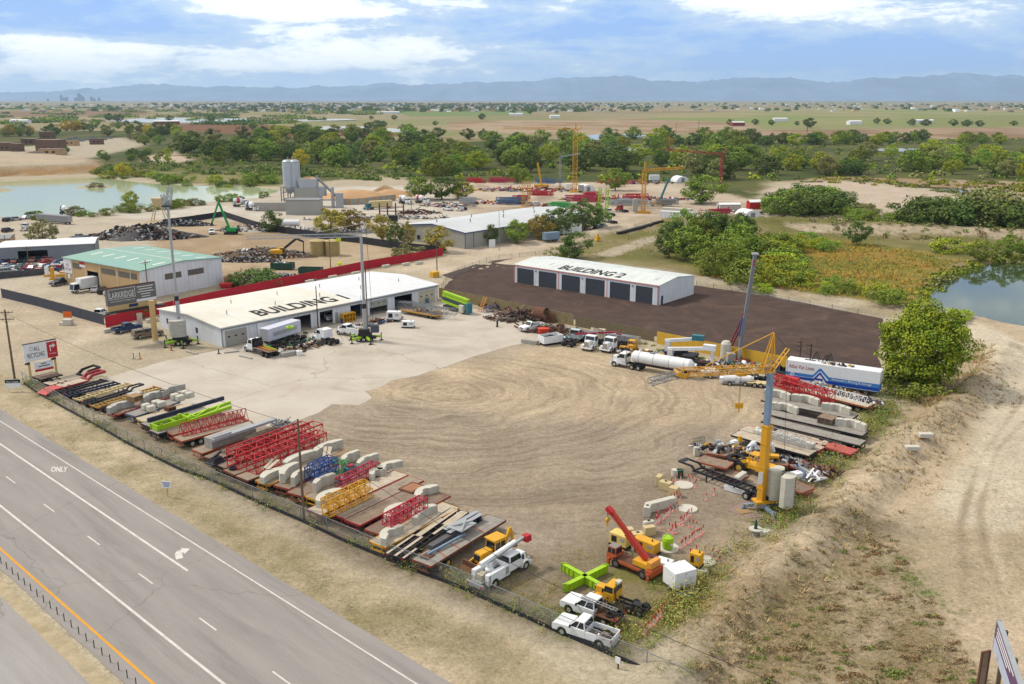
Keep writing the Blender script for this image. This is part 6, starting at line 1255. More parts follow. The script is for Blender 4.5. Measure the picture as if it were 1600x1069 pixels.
b=MB();b.lathe([(.45,1.0),(.45,1.6),(.3,1.8),(.3,2.3)],14,(-1.7,0,0));ob('turret',b,WHITE,t);b=MB();b.bar((-2.9,.1,2.5),(2.4,.1,2.95),.38,.42);ob('lower_boom',b,WHITE,t,bev=.03);b=MB();b.bar((-.9,-.3,2.75),(3.5,-.2,3.15),.26,.28);ob('upper_boom',b,LGREY,t,bev=.03);b=MB();b.fr(3.3,4.1,-.75,.05,2.7,3.4,.06,.06,.06);ob('bucket',b,RED,t,bev=.05);b=MB();b.bar((-1.7,0,2.2),(.3,.1,2.7),.16);ob('lift_cylinder',b,CHROME,t);b=MB();b.tube((-2.6,-.3,1.3),(-2.6,.3,1.3),.35,12);b.box(-3.3,-2.95,-.4,.3,1.0,1.6);ob('winch',b,mat('dirty_cream',(190,180,160),.7,0,.2,3.),t)
# backhoe
t=place('backhoe_loader','yellow backhoe loader with front bucket and raised rear arm','backhoe',(800,862),(745,888));b=MB();b.fr(.7,2.6,-.55,.55,.9,1.65,0,.04,.25);ob('hood',b,YEL2,t,bev=.05);part('frame',t,YEL2,(-1.2,2.5,-.45,.45,.55,.9));part('grille',t,DARK,(2.4,2.62,-.4,.4,.95,1.45));glass_cab(t,-1.0,.72,.8,1.0,2.5,YEL2,.2,.1,.1,.1,2);part('cab_roof',t,YEL2,(-1.1,.75,-.8,.8,2.5,2.66),bev=.04)
for s in (-1,1):wheel(t,-.6,s*.95,.75,.45,RIMY);wheel(t,2.1,s*.85,.45,.3,RIMY);b=MB();b.bar((.9,s*.6,1.3),(3.3,s*.6,.6),.14,.26);ob('loader_arm',b,YEL2,t)
b=MB();b.prism([(3.2,.15),(4.0,.05),(4.05,.15),(3.45,.4),(3.5,1.0),(3.3,1.0)],-1.15,1.15);ob('front_bucket',b,RUST,t);b=MB();b.bar((-1.2,0,.9),(-2.2,.1,3.0),.25,.32);ob('boom',b,YEL2,t);b=MB();b.bar((-2.2,.1,3.0),(-2.6,.1,1.3),.2,.26);ob('dipper',b,YEL2,t);b=MB();b.prism([(-2.9,.7),(-2.3,.75),(-2.4,1.3),(-2.9,1.3)],-.3,.5);ob('rear_bucket',b,RUST,t);part('stabiliser',t,YEL2,(-1.5,-1.2,-1.0,1.0,.4,.75))
# white box trailer and plant items
t=place('cargo_trailer','small white enclosed trailer with open ramp by the weeds','trailer',(1058,930),(1068,904));a=P(1041,921);c=P(1060,937);t.location=P(1061,917);t.rotation_euler=(0,0,ang(P(1042,916),P(1062,932)));t.scale=(.8,.8,.8);ob('box',MB().box(-1.3,1.3,-1.6,1.6,.5,2.75),WHITE,t,bev=.05);part('frame',t,DARK,(-1.2,1.2,-1.55,1.55,.36,.49));part('door_seam',t,LGREY,(1.303,1.312,-.02,.02,.6,2.6))
for s in (-1,1):wheel(t,0,s*1.5,.36,.22,RIMW)
b=MB();b.bar((1.4,-1.2,.1),(1.4,1.0,.1),.1);b.box(1.35,2.7,-1.5,1.3,.28,.34);ob('ramp',b,mat('grey_green_ramp',(170,178,172),.7,0,.1,1.),t)
def genset(label,px,py,rz,L_,w_,h,m,base=DARK,cat='generator',tr=False):
    t=thing('generator',label,cat,P(px,py),rz);part('base',t,base,(-L_/2-.05,L_/2+.05,-w_/2,w_/2,.05 if not tr else .4,.3 if not tr else .55));z=.3 if not tr else .55
    ob('housing',MB().box(-L_/2,L_/2,-w_/2,w_/2,z,z+h),m,t,bev=.07);part('louver',t,DARK,(-L_*.36,-L_*.05,-w_/2-.012,-w_/2-.002,z+h*.25,z+h*.8));part('control_panel',t,LGREY,(L_*.15,L_*.4,-w_/2-.012,-w_/2-.002,z+h*.45,z+h*.75));b=MB();b.tube((L_*.25,0,z+h),(L_*.25,0,z+h+.2),.08,8);ob('exhaust',b,DARK,t)
    if tr:
        for s in (-1,1):wheel(t,-.2,s*(w_/2-.05),.34,.2,RIMW)
        b=MB();b.bar((L_/2,0,.45),(L_/2+1.2,0,.4),.1);ob('drawbar',b,DARK,t)
    return t
genset('pale yellow generator cabinet on a dark base behind the orange crane',970,853,-.7,2.2,1.4,1.3,mat('pale_yellow_paint',(232,208,118),.6,0,.08));genset('orange yellow compressor box beside the brown tank',1010,862,-.75,2.8,1.2,1.15,YEL2);genset('white machine unit with pipes next to the brown tank',1037,893,-.6,1.7,1.3,1.0,WHITE)
t=thing('brown_tank','dark brown lying tank between orange compressor and white unit','tank',P(1018,884),-.5);b=MB();b.tube((-.9,0,.75),(.9,0,.75),.55,16);b.tube((.9,0,.75),(1.1,0,.75),.55,16,.3);b.tube((-1.1,0,.75),(-.9,0,.75),.3,16,.55);ob('shell',b,mat('maroon_paint',(104,54,52),.5),t);part('saddle',t,DARK,(-.6,-.45,-.4,.4,0,.4),(.45,.6,-.4,.4,0,.4))
t=genset('orange yellow cube standing on a pale barrier block',1087,893,-.6,1.2,1.0,1.35,YEL2);t.location.z=.55;block('long pale barrier block under the orange yellow cube',1081,893,-.62,3.3,.8,.62,CONB)
TB_='tan concrete blocks in the yard corner'
for lb,px,py,rz,s,m,lg in (('tall tan concrete block first of three by the ringed disc',1030,757,-.5,(.7,1.2,1.25),CONT,0),('wide tan concrete block between two others by the ringed disc',1040,765,-.6,(1.5,.9,1.1),CONT,1),('tan concrete block nearest the red and white posts row',1053,775,-.6,(1.1,.9,1.2),CONT,0),('pale block at the end of the long white barrier',1011,806,-.3,(.8,1.1,1.3),CONB,1),('long white barrier leading towards the tan blocks',1032,795,.5,(4.2,.8,1.15),CONB,0),('white slab standing behind a tan block',1013,831,.3,(1.3,.5,1.35),CONB,1),('tan block leaning on the white slab',1014,836,.3,(1.3,.8,1.1),CONT,0),('tan block with lifting lug behind the orange compressor',996,845,.2,(1.2,1.0,1.0),CONT,1),('pale tan block beside the yellow generator',983,838,.2,(.9,.9,1.0),CONT,0),('white block at the end of the scrap trailer row',1088,712,.1,(.75,.7,1.3),CONB,0),('white block by the bank with an orange piece beside it',1446,683,0,(1.9,.9,.6),CONB,0),('white block lying lower on the lot by the bank',1425,703,0,(1.9,.9,.6),CONB,0)):block(lb,px,py,rz,*s,m,None,lug=bool(lg),cham=.08)
b=MB();b.box(-.3,.3,-.3,.3,0,.35);o=ob('traffic_barrel',b,ORANGE,None,PG(1439,686),.2,bev=.08);tag(o,'small orange piece beside the white block on the lot','barrel')
for i,(px,py,r,lb) in enumerate(((1068,759,1.25,'white round slab ringed by posts near the tan blocks'),(1075,796,1.15,'bare white round slab in the middle of the corner'),(1042,857,1.3,'white round slab under the lime green bucket'),(1100,878,1.25,'white round slab ringed by posts next to the orange yellow cube'))):b=MB();b.lathe([(r,0),(r,.14),(r-.05,.18)],28);o=ob('round_slab',b,CONB,None,P(px,py));tag(o,lb,'slab','white round slabs')
t=thing('lime_bucket','lime green concrete bucket on a white round slab','bucket',P(1043,857,.19));b=MB();b.lathe([(.45,0),(.58,.3),(.62,1.0),(.55,1.35)],18);ob('drum',b,LIME,t,smooth=False);b=MB();b.bar((-.5,0,1.35),(0,0,1.75),.07);b.bar((.5,0,1.35),(0,0,1.75),.07);ob('bail',b,LIME,t);b=MB();b.tube((.3,-.54,.7),(.32,-.6,.7),.16,10);ob('emblem',b,INKW,t)
for px,py,m,lb in ((1054,745,CONB,'white drum beside a dark drum above the ringed slab'),(1062,745,DGREEN,'dark green drum beside the white drum')):b=MB();b.lathe([(.45,0),(.48,.3),(.45,.6),(.45,1.0)],16);o=ob('drum',b,m,None,P(px,py));tag(o,lb,'drum')
def dpost():
    t=thing('channelizer_post','red and white striped channelizer post on a square base','traffic post',(0,0,0),0,'channelizer posts in the yard corner');WP=mat('post_white',(226,214,208),.5);RP=mat('post_red',(206,44,44),.5);b=MB();b.fr(-.2,.2,-.2,.2,0,.1,.05,.05);ob('base',b,mat('pale_pink_base',(222,150,140),.7),t);b=MB();b.mt(0);b.tube((0,0,.1),(0,0,.62),.06,8);b.mt(1);b.tube((0,0,.621),(0,0,.98),.06,8);ob('post',b,[WP,RP],t);return t
D0=dpost();first=True
rows=[((1028,799),(1056,779),10),((1024,820),(1056,796),9),((1025,811),(1032,826),3),((1062,820),(1080,805),7),((1045,829),(1057,834),4),((1048,838),(1056,826),4),((1063,857),(1099,833),12),((1055,777),(1062,782),2),((1069,821),(1088,827),4),((1105,781),(1117,774),2)]
pts_=[(a[0]+(c[0]-a[0])*i/max(1,n-1),a[1]+(c[1]-a[1])*i/max(1,n-1)) for a,c,n in rows for i in range(n)]
for cx_,cy_,n in ((1068,759,9),(1100,876,8)):
    for i in range(n):a_=math.pi*(-.15+1.3*i/(n-1));q=P(cx_,cy_)+Vector((1.5*math.cos(a_),1.5*math.sin(a_),0));pts_.append(q)
for i in range(10):pts_.append((1006+i*3.6,992-i*4.2))
rr=random.Random(3)
for p in pts_:
    p=P(*p) if not isinstance(p,Vector) else p;p=Vector((p.x+rr.uniform(-.12,.12),p.y+rr.uniform(-.12,.12),0))
    if first:D0.location=p;first=False
    else:o=dup(D0,p,rr.uniform(0,1.5));o.rotation_euler=(rr.uniform(-.06,.06),rr.uniform(-.06,.06),rr.uniform(0,1.5))
t=thing('hydrant_stand','dark green valve standing on a white round plate by the bank','valve',P(1180,836));b=MB();b.lathe([(.35,0),(.3,.5),(.3,.7)],12);ob('barrel',b,CONG,t);b=MB();b.lathe([(.75,.7),(.75,.78)],20);ob('plate',b,CONB,t);b=MB();b.lathe([(.22,.79),(.16,1.1),(.2,1.3),(.06,1.9)],10);ob('valve',b,DGREEN,t)
block('pale slab lying in the weeds beside the valve stand',1193,832,.7,2.0,.9,.15,CONB)
# ---------------- machines along the back fence ----------------
pickup('white single cab pickup in front of the rusty steel pile',(851,511),(810,520),WHITE,'reg')
t=place('dump_tub','white open dump body standing by the concrete edge','dump body',(877,535),(843,540));b=MB();[b.box(*q) for q in ((-2.2,2.2,-1.2,-1.1,.5,1.9),(-2.2,2.2,1.1,1.2,.5,1.9),(-2.2,-2.1,-1.1,1.1,.5,1.9),(2.1,2.2,-1.1,1.1,.5,1.9),(-2.1,2.1,-1.1,1.1,.5,.6))];ob('tub',b,WHITE,t);part('skid',t,DARK,(-2,2,-.8,-.6,0,.5),(-2,2,.6,.8,0,.5));scrap('tub_load','black scrap inside the white dump body',(on(t,0,0,1.2),1.7,.7,t.rotation_euler.z),40,.2,.7,[DARK,BLACK],.5,44,zb=1.2)
t=tractor('pale blue truck tractor seen from behind with twin dark axles',(880,545),(910,529),mat('pale_blue_paint',(196,212,216),.5),0,6.8)
t=tractor('white truck with black grille and cream crane boom behind it',(942,536),(916,549),WHITE,0,7.5);b=MB();b.bar((-3.2,0,2.6),(3.0,.8,4.4),.5,.6);ob('crane_boom',b,mat('cream_paint',(224,214,184),.6,0,.08),t);b=MB();b.box(-3.4,-2.4,-.7,.7,1.1,3.0);ob('crane_pedestal',b,MATS['cream_paint'],t)
tractor('white truck tractor beside the tanker, near the yellow forklift',(972,540),(946,551),WHITE,0,7.2)
t=place('tanker_truck','white tanker truck with long white cylindrical tank','truck',(1082,592),(958,570));Lt=(P(1082,592)-P(958,570)).length;xf=Lt/2;xb=truck_front(t,xf,WHITE,sleeper=0);chassis(t,xb-3.3,xf-.4,[xb-1.3,xb-2.6],tank=xb+.3,stack=xb-.15,rim=RIMW);x1=xb-.9;x0=-xf
b=MB();b.tube((x0+.5,0,2.35),(x1-.4,0,2.3),1.05,24);b.tube((x0,0,2.35),(x0+.5,0,2.35),.6,24,1.05);b.tube((x1-.4,0,2.3),(x1,0,2.3),1.05,24,.6);ob('tank',b,WHITE,t,smooth=False);b=MB();
for k in (.12,.36,.62,.86):x=x0+(x1-x0)*k;b.tube((x-.04,0,2.33),(x+.04,0,2.33),1.075,24)
ob('tank_band',b,LGREY,t);part('subframe',t,DARK,(x0+.3,x1-.5,-.5,-.38,.95,1.25),(x0+.3,x1-.5,.38,.5,.95,1.25))
for x in (x0+1.4,x0+2.7):
    for s in (-1,1):wheel(t,x,s*.85,.5,.5,RIMD)
part('manhole',t,GREY,(-.4,.4,-.3,.3,3.38,3.5));
def boomtruck(label,a,c,m,head,ht=3.0):
    t=place('boom_crane',label,'crane',a,c);L_=(P(*c)-P(*a)).length;part('carrier',t,DARK,(-L_/2,L_/2,-.9,.9,.6,1.1));
    for x in (-L_/2+1.2,-L_/2+2.5,L_/2-1.5):
        for s in (-1,1):wheel(t,x,s*.9,.5,.35,RIMD)
    b=MB();b.bar((-L_/2+.5,0,ht-.6),(L_/2+.5,0,ht+.5),.5,.62);ob('boom',b,m,t,bev=.03);part('boom_head',t,head,(L_/2-1.2,L_/2+1.0,-.5,.5,ht+.1,ht+1.1));part('pedestal',t,m,(-L_/2+.6,-L_/2+1.5,-.45,.45,1.1,ht-.5));part('engine',t,DARK,(-.8,1.4,-.8,.8,1.1,1.9));return t
boomtruck('white boom crane with teal head parked before the yellow fence',(1034,556),(1090,562),WHITE,TEAL,3.6);t=boomtruck('white boom crane with upright leg in front of the teal headed one',(1038,566),(1108,575),WHITE,WHITE,3.2);L_=8.;b=MB();b.bar((4.6,0,3.7),(4.7,0,.1),.5,.6);ob('leg',b,WHITE,t)
scrap('machine_parts','black and white loose machine parts under the white booms',(P(1080,572),7,2.2,-.3),120,.2,.9,[DARK,BLACK,WHITE,LGREY,REDR,RUST],1.4,50);scrap('machine_parts','red and grey loose parts around the foot of the grey mast',(P(1150,572),8,2.2,-.3),90,.2,.8,[REDR,LGREY,WHITE,TEAL,DARK],1.1,51)
genset('yellow engine block behind the tanker truck',1048,573,-.3,2.6,1.3,.9,YEL2);genset('yellow low engine beside the forklift',975,549,-.3,1.8,1.2,.7,YEL2);genset('white box unit at the tail of the tanker',1080,580,-.3,1.8,1.4,1.0,WHITE)
t=thing('forklift','small yellow forklift beside the white tractor','forklift',P(988,548),-.5);part('body',t,YEL2,(-.9,.7,-.55,.55,.3,1.1),bev=.06);part('mast',t,YEL2,(.75,.9,-.5,-.35,.1,2.6),(.75,.9,.35,.5,.1,2.6));part('guard',t,YEL2,(-.7,.6,-.55,.55,2.0,2.1),*[(x,x+.08,y,y+.08,1.1,2.0) for x in (-.7,.5) for y in (-.55,.47)]);part('fork',t,DARK,(.9,1.9,-.3,-.2,.1,.16),(.9,1.9,.2,.3,.1,.16));[wheel(t,x,s*.5,.3,.2,RIMD) for x in (-.6,.5) for s in (-1,1)]
b=MB();b.lathe([(.95,0),(.95,3.2),(.6,3.7)],18);o=ob('water_tank',b,CONB,None,P(1133,563));tag(o,'white upright plastic tank beside the red strut','tank');block('grey concrete cube beside the white upright tank',1141,567,.1,1.5,1.3,1.9,CONG)
for lb,px,py,m in (('white concrete pump trailer beside the tanker tail',1140,601,WHITE),('white towable mixer next to the tyre heap',1164,602,WHITE),('white drum machine behind the two white trailers',1110,590,WHITE)):
    t=thing('towed_machine',lb,'machine',P(px,py),-.25);b=MB();b.tube((-1.0,0,1.1),(.9,0,1.2),.7,14,.55);b.tube((.9,0,1.2),(1.4,0,1.25),.55,14,.25);ob('drum',b,m,t);part('frame',t,LGREY,(-1.3,1.4,-.5,.5,.35,.5));part('engine_cover',t,m,(-1.7,-1.02,-.6,.6,.5,1.3),bev=.06);[wheel(t,0,s*.75,.36,.22,RIMW) for s in (-1,1)]
rr=random.Random(9)
for i in range(12):p=P(1186,596)+Vector((rr.uniform(-1.6,1.6),rr.uniform(-1,1),.3*(i//5)*1.1));tyre('truck tyre in the heap beside the blue crane mast',p,.52,.3,rr.uniform(-.2,.2),0,'tyre heap by the crane mast')
t=thing('tyre_trailer','low cream trailer with wheels under the tyre heap','trailer',P(1184,604),-.3);part('deck',t,CREAMF,(-1.8,1.8,-.9,.9,.7,.8));[wheel(t,x,s*.8,.42,.26,RIMW) for x in (-.5,.5) for s in (-1,1)];part('drawbar',t,DARK,(1.8,3.0,-.06,.06,.55,.65))
p=P(1212,592);wl=lattice('upright blue grey lattice tower behind the crane mast',(p.x,p.y,0),.3,3.6,1.6,1.6,4,mat('slate_blue_lattice',(86,110,136),.5),c=.12,l_=.07,grp=None);wl.rotation_euler=(0,-math.pi/2,.3)
scrap('dark_scrap','dark heap of tyres and parts beside the yellow fence end',(P(1222,585),3,1.2,-.3),60,.3,.9,[DARK,BLACK,NAVY],2.2,52)
# rusty stock along the wooden fence
BR=[RUST,RUST,DARK,WOODR,GREY,WOODR,mat('brown_beam',(112,74,58),.85,0,.2,2.)]
for i,(px,py,rx,ry,n,h,lb) in enumerate(((790,484,7,1.6,60,2.0,'brown steel beams stacked against the board fence'),(815,497,6,2,80,2.2,'heap of rusty beams behind the white single cab pickup'),(858,520,7,2,90,1.4,'rusty pipes and bars heaped beside the dump body'),(784,500,4,1.2,40,.9,'rusty angle bars on the concrete by the gas bottle'),(885,520,6,1.6,60,1.6,'rusty scrap with weeds behind the pale blue tractor'))):scrap('steel_heap',lb,(P(px,py),rx*1.15,ry*1.2,-.62),int(n*1.7),.25,.9,BR,h,60+i,i != 4)
t=thing('steel_dumpster','rusty brown curved steel tank plates leaning on the board fence','plate',P(846,502),-.6);b=MB();b.tube((-1.4,0,1.6),(1.2,0,1.6),1.5,18,cap=False);ob('plate',b,MATS['brown_beam'],t);part('side_plate',t,RUST,(1.4,3.4,-.1,.1,0,2.2))
o=ob('hopper',MB().fr(-.9,.9,-.7,.7,.3,1.4,-.2,-.15),mat('bright_orange_red',(222,72,42),.6),None,P(849,523),.2);tag(o,'bright orange red hopper beside the white dump body','hopper')
block('grey concrete slab lying at the corner of the concrete yard',828,537,-.55,3.6,1.0,.8,CONG)
for i in range(7):
    a=P(905+i*4,523+i*.6,.1+.45*(i % 3));lattice('grey lattice mast section stacked behind the parked trucks',a,-.42,9.5,1.0,.9,7,LGREY,c=.11,l_=.06,grp='grey mast sections behind the trucks')
p=P(898,522,2.0);b=MB();b.bar((0,0,0),(8,.4,.9),.3,.3);b.bar((8,.4,.9),(9.2,.4,.4),.25);o=ob('folded_jib',b,REDP,None,p,-.3);tag(o,'crimson crane arm lying over the grey mast sections','crane part')
b=MB();b.box(-.6,.6,-.5,.5,0,1.5);o=ob('control_box',b,WHITE,None,P(962,532),-.3,bev=.05);tag(o,'white control box among the grey mast sections','box');scrap('mast_ends','dark red crane parts behind the two white tractors',(P(958,536),5,1.4,-.3),40,.3,.8,[REDR,MATS['dark_red_paint'],LGREY],1.3,70)
t=thing('boom_lift','lime green folded boom crane trailer at the end of the workshop','crane',P(712,486),ang(P(686,476),P(738,490)));
for i,(m,z) in enumerate(((LIME,1.2),(mat('slate_boom',(72,84,86),.5),1.9),(LIME,2.6),(LIME,3.3))):b=MB();b.bar((-4.8,.1*i,z+.4),(4.4,.1*i,z-.2),.7,.5);ob('boom_section',b,m,t)
part('chassis',t,DARK,(-4,4.4,-.6,.6,.5,.9));part('counterweight',t,CONB,(2.6,4.0,-1.2,-.5,.4,2.0));[wheel(t,x,s*.8,.45,.3,RIMD) for x in (-1,.2) for s in (-1,1)];part('end_frame',t,TEAL,(4.5,5.2,-.7,.7,.3,2.6))
t=thing('stair_unit','orange metal stair leaning beside the lime boom crane','stairs',P(749,488),.9);b=MB();[b.bar((0,s,0),(2.2,s,3.2),.1) for s in (-.45,.45)];ob('stringer',b,mat('orange_steel',(226,146,52),.6),t);b=MB();[b.box(.22*i,.22*i+.2,-.42,.42,.32*i,.32*i+.05) for i in range(1,10)];ob('step',b,MATS['orange_steel'],t)
lattice('violet grey lattice mast lying behind the orange stair',P(758,489),.8,4,.9,1.2,4,mat('violet_grey_steel',(112,110,140),.6),grp=None)
# orange trailer with galvanised frames before the open bays
t=flatbed('orange equipment trailer heaped with galvanised mast frames by the open bays',(686,492),(630,482),WOODR,YFR,z=1.0,lw=2.4,legs=False)
for i in range(6):a=P(612+i*12,478+i*2.4,.6+.5*(i % 2));lattice('galvanised square mast frame leaning near the orange trailer',a,-.35+.1*(i % 3),6.0,1.3,1.3,5,STEEL,c=.09,l_=.05,grp='galvanised mast frames by the bays')
scrap('trailer_load','red, blue and grey fittings on the orange trailer',(P(668,487,1.0),3,1,-.3),40,.2,.6,[RED,BLUE,LGREY,YEL2,WOODR],.7,71,zb=1.0)
genset('white tower light trailer by the grey mobile crane',616,502,-.1,3.0,1.6,1.7,WHITE,tr=True);genset('white low compressor between the white trailer and orange trailer',638,512,-.1,2.6,1.4,1.2,WHITE)
t=thing('orange_cage','orange steel cage against the workshop wall beside a blue drum','cage',P(544,503),a1);b=MB();[b.box(x,x+.15,-.6,.6,0,2.0) for x in (-1.6,-.8,0,.8,1.5)];ob('upright',b,YEL2,t);part('shelf',t,YEL2,(-1.6,1.65,-.55,.55,.12,.2),(-1.6,1.65,-.55,.55,1.0,1.08),(-1.6,1.65,-.62,.62,1.9,2.02));part('back_panel',t,mat('orange_board',(214,150,52),.7),(-1.55,1.6,.5,.56,.2,1.9))
b=MB();b.lathe([(.35,0),(.37,.35),(.35,.7),(.35,1.0)],14);o=ob('drum',b,BLUE,None,P(535,505));tag(o,'blue drum beside the orange steel cage','drum');b=MB();b.lathe([(.4,0),(.42,.4),(.4,.8),(.4,1.2)],14);o=ob('drum',b,mat('slate_blue_drum',(96,126,150),.6),None,P(668,474));tag(o,'slate blue drum in front of the beige roller door','drum')
pickup('white pickup parked inside the dark workshop bay',(507,494),(518,504),WHITE,'crew')
# box trailers, tyres and trucks before the workshop
def boxtrailer(label,a,c,hh,m,cabs=None,w_=2.4,name='box_trailer'):
    t=place(name,label,'trailer',a,c);L_=(P(*c)-P(*a)).length;ob('box',MB().box(-L_/2,L_/2,-w_/2,w_/2,.9,.9+hh),m,t,bev=.04);part('underframe',t,DARK,(-L_/2+.3,L_/2-.3,-.6,.6,.55,.89));part('rear_door',t,LGREY,(-L_/2-.02,-L_/2-.005,-w_/2+.15,w_/2-.15,1.0,.75+hh));part('side_panel',t,LGREY,(-L_/2+1.2,L_/2-1.2,-w_/2-.012,-w_/2-.003,1.7,2.2+.3))
    for x in (-L_/2+1.4,):[wheel(t,x,s*(w_/2-.25),.45,.4,RIMD) for s in (-1,1)]
    part('landing_leg',t,DARK,(L_/2-1.6,L_/2-1.5,-.7,-.6,0,.6),(L_/2-1.6,L_/2-1.5,.6,.7,0,.6));return t
boxtrailer('white box trailer nearer the workshop doors with dark side vents',(398,530),(454,516),2.7,WHITE);boxtrailer('pale lavender box trailer in front with the lime tyre on its roof',(414,540),(464,524),2.5,mat('lavender_white',(218,220,236),.5,0,.05));
ot=tyre('lime green painted tyre lying on the box trailer roof',P(453,513,3.45),.76,.4);ot.data=ot.data.copy();ot.data.materials[0]=LIME
rr=random.Random(12)
for i in range(54):
    px=rr.uniform(424,478);py=552-(px-420)*.22-rr.random()*16;p=P(px,py);tyre('black truck tyre in the heap beside the box trailers',p+Vector((0,0,rr.choice((0,0,.32,.64,.3)))),rr.choice((.5,.55,.6)),rr.choice((.3,.34)),rr.choice((0,0,.2,1.45)),rr.uniform(0,3),'tyre heap before the workshop')
scrap('tyre_scrap','wheel rims and dark hoses among the heaped tyres',(P(447,538),6,2.2,.8),60,.2,.6,[DARK,BLACK,RUST,GREEN,GREY],.8,72);block('grey concrete block in front of the tyre heap',451,556,.7,3.0,.9,.8,CONG);b=MB();b.box(-.5,.5,-.5,.5,0,.9);b.box(-.15,.15,-.15,.15,.9,1.0);o=ob('plastic_tote',b,WHITE,None,P(468,555),.5,bev=.05);tag(o,'white plastic tote beside the grey concrete block','tote')
t=tractor('white flatbed truck with coloured pipes on its deck',(431,560),(386,546),WHITE,0,8.4);ob('flatbed',MB().box(-4.3,1.0,-1.15,1.15,1.2,1.32),WOODR,t);part('headboard',t,DARK,(1.0,1.15,-1.1,1.1,1.2,2.9));b=MB();b.box(.3,.9,-.8,.8,1.32,2.4);b.bar((.6,0,2.4),(.6,.8,3.2),.2);ob('loader_crane',b,DARK,t)
for i,m in enumerate((LIME,YEL2,RED,LIME,RED)):b=MB();b.bar((-4.0,-.8+.35*i,1.42),(.2,-.8+.35*i,1.42),.14);o=ob('pipe',b,m,None,t.location,t.rotation_euler.z);tag(o,('lime','yellow','red','second lime','second red')[i]+' pipe lying on the white flatbed truck','pipe')
t=tractor('white sleeper truck tractor beside the tyre heap, facing the workshop',(526,540),(494,531),WHITE,0,6.6);part('camper_shell',t,WHITE,(-.9,1.0,-1.05,1.05,1.2,2.9),bev=.06)
t=place('service_truck','white service truck with open body and tools facing the tractor','truck',(570,528),(528,521));xb=truck_front(t,3.3,WHITE,hood=1.4,cabl=1.6,w_=1.0,hh=.75,ch=1.1,r=.46);chassis(t,-3.2,3.,[-1.9],r=.46,rim=RIMD);[ob('side_box',MB().box(-3.1,xb-.1,s*1.1-.25,s*1.1+.05,.7,1.9) if s>0 else MB().box(-3.1,xb-.1,-1.15,-.85,.7,1.9),WHITE,t,bev=.03) for s in (-1,1)];part('bed_floor',t,LGREY,(-3.3,xb-.1,-.84,.84,.9,1.0));scrap('truck_tools','tan tools and hoses loaded on the white service truck',(on(t,-1.5,0,1),1.4,.6,t.rotation_euler.z),36,.15,.5,[PALLET,RUST,YEL2,WHITE,DARK],.9,73,zb=1.1);b=MB();b.tube((-3.5,-.5,1.0),(-3.3,-.5,1.0),.5,12);ob('hose_reel',b,REDR,t)
pickup('dark blue crew cab pickup parked by the billboard pole',(178,522),(219,514),mat('navy_car_paint',(44,72,116),.3,.1,.05),'crew',trim=DARK);pickup('tan brown pickup with topper behind the billboard pole',(209,530),(252,523),mat('tan_car_paint',(138,124,106),.35,.1,.05),'crew',topper=True,trim=DARK)
# small yard things near the workshop
for lb,px,py,h,r,m in (('orange and grey marker post near the entrance',209,561,1.2,.1,GREY),('red marker post standing on a square base',219,561,1.3,.08,ORANGE),('orange bollard in front of the lime legged crane',268,548,1.3,.12,ORANGE),('dark cone shaped post at the workshop corner',342,553,.9,.12,DARK),('red bollard at the workshop end wall',323,531,1.2,.15,RED),('yellow bollard beside the workshop end wall',313,530,1.1,.15,YEL),('dark gas bottle beside the rusty angle bars',777,511,1.4,.2,DARK)):
    t=thing('marker_post',lb,'post',P(px,py));b=MB();b.lathe([(r,0),(r,h*.9),(r*.6,h)],10);ob('post',b,m,t);b=MB();b.box(-.28,.28,-.28,.28,0,.07);ob('base',b,m,t)
for px,py,rz,L_ in ((300,552,-.6,3.4),(384,559,-.6,3.6),(362,551,.5,2.8),(253,536,-.5,5)):block('pale curb log lying on the concrete near the workshop',px,py,rz,L_,.35,.25,CONG,'curb logs by the workshop',name='curb_log',cat='curb log')
# ---------------- signs and poles ----------------
t=thing('billboard','large dark grey billboard with white lettering on a tan steel pole','billboard',P(243,533));zb_=HT(243,533,474);A=P(169,479.5,zb_);B=P(245,467,zb_);dr=(B-A);W_=dr.length;dr.normalize();nv=Vector((dr.y,-dr.x,0));zt_=zb_+W_*.34;o_=t.location
b=MB();b.tube((0,0,-.2),(0,0,zb_+.6),.55,16);ob('pole',b,mat('tan_steel',(216,184,126),.6,0,.06),t)
def pan(u0,u1,z0,z1,e,m,nm,th=.05):b=MB();c=lambda u,z,k:A+dr*u-o_+nv*k+Vector((0,0,z-0))-Vector((0,0,A.z-zb_))+Vector((0,0,0));P0=[c(u0,z0,e),c(u1,z0,e),c(u1,z1,e),c(u0,z1,e),c(u0,z0,e-th),c(u1,z0,e-th),c(u1,z1,e-th),c(u0,z1,e-th)];b.add(P0,[(0,1,2,3),(7,6,5,4),(0,1,5,4),(1,2,6,5),(2,3,7,6),(3,0,4,7)]);return ob(nm,b,m,t)
HB=zt_-zb_;pan(0,W_,0,HB,.0,mat('billboard_grey',(112,110,108),.6,0,.03),'panel',.9);pan(0,W_,-1.1,-.02,-.1,MATS['tan_steel'],'skirt',.7);pan(-.5,W_+1.2,-1.35,-1.15,1.1,DARK,'catwalk',1.6);pan(W_*.58,W_*.995,.02,HB*.16,.03,WHITE,'footer_strip',.02);pan(W_*.42,W_*.60,-.75,-.2,.0,mat('navy_plate',(40,56,96),.5),'name_plate',.05);pan(-.4,W_,HB,HB+.22,-.2,RUST,'top_rail',.2)
lt=lambda s,sz,u,z,wd,m,al='LEFT':(lambda b:(text(b,s,sz,A+dr*u-o_+nv*.03+Vector((0,0,z)),dr,(0,0,1),.0,al,wd),ob('lettering',b,m,t)))(MB())
lt('LARKRIDGE',HB*.50,W_*.05,HB*.42,W_*.49,INKW);lt('www.ShopLarkridge.com',HB*.12,W_*.05,HB*.2,W_*.5,INKW)
b=MB();bw_=.06
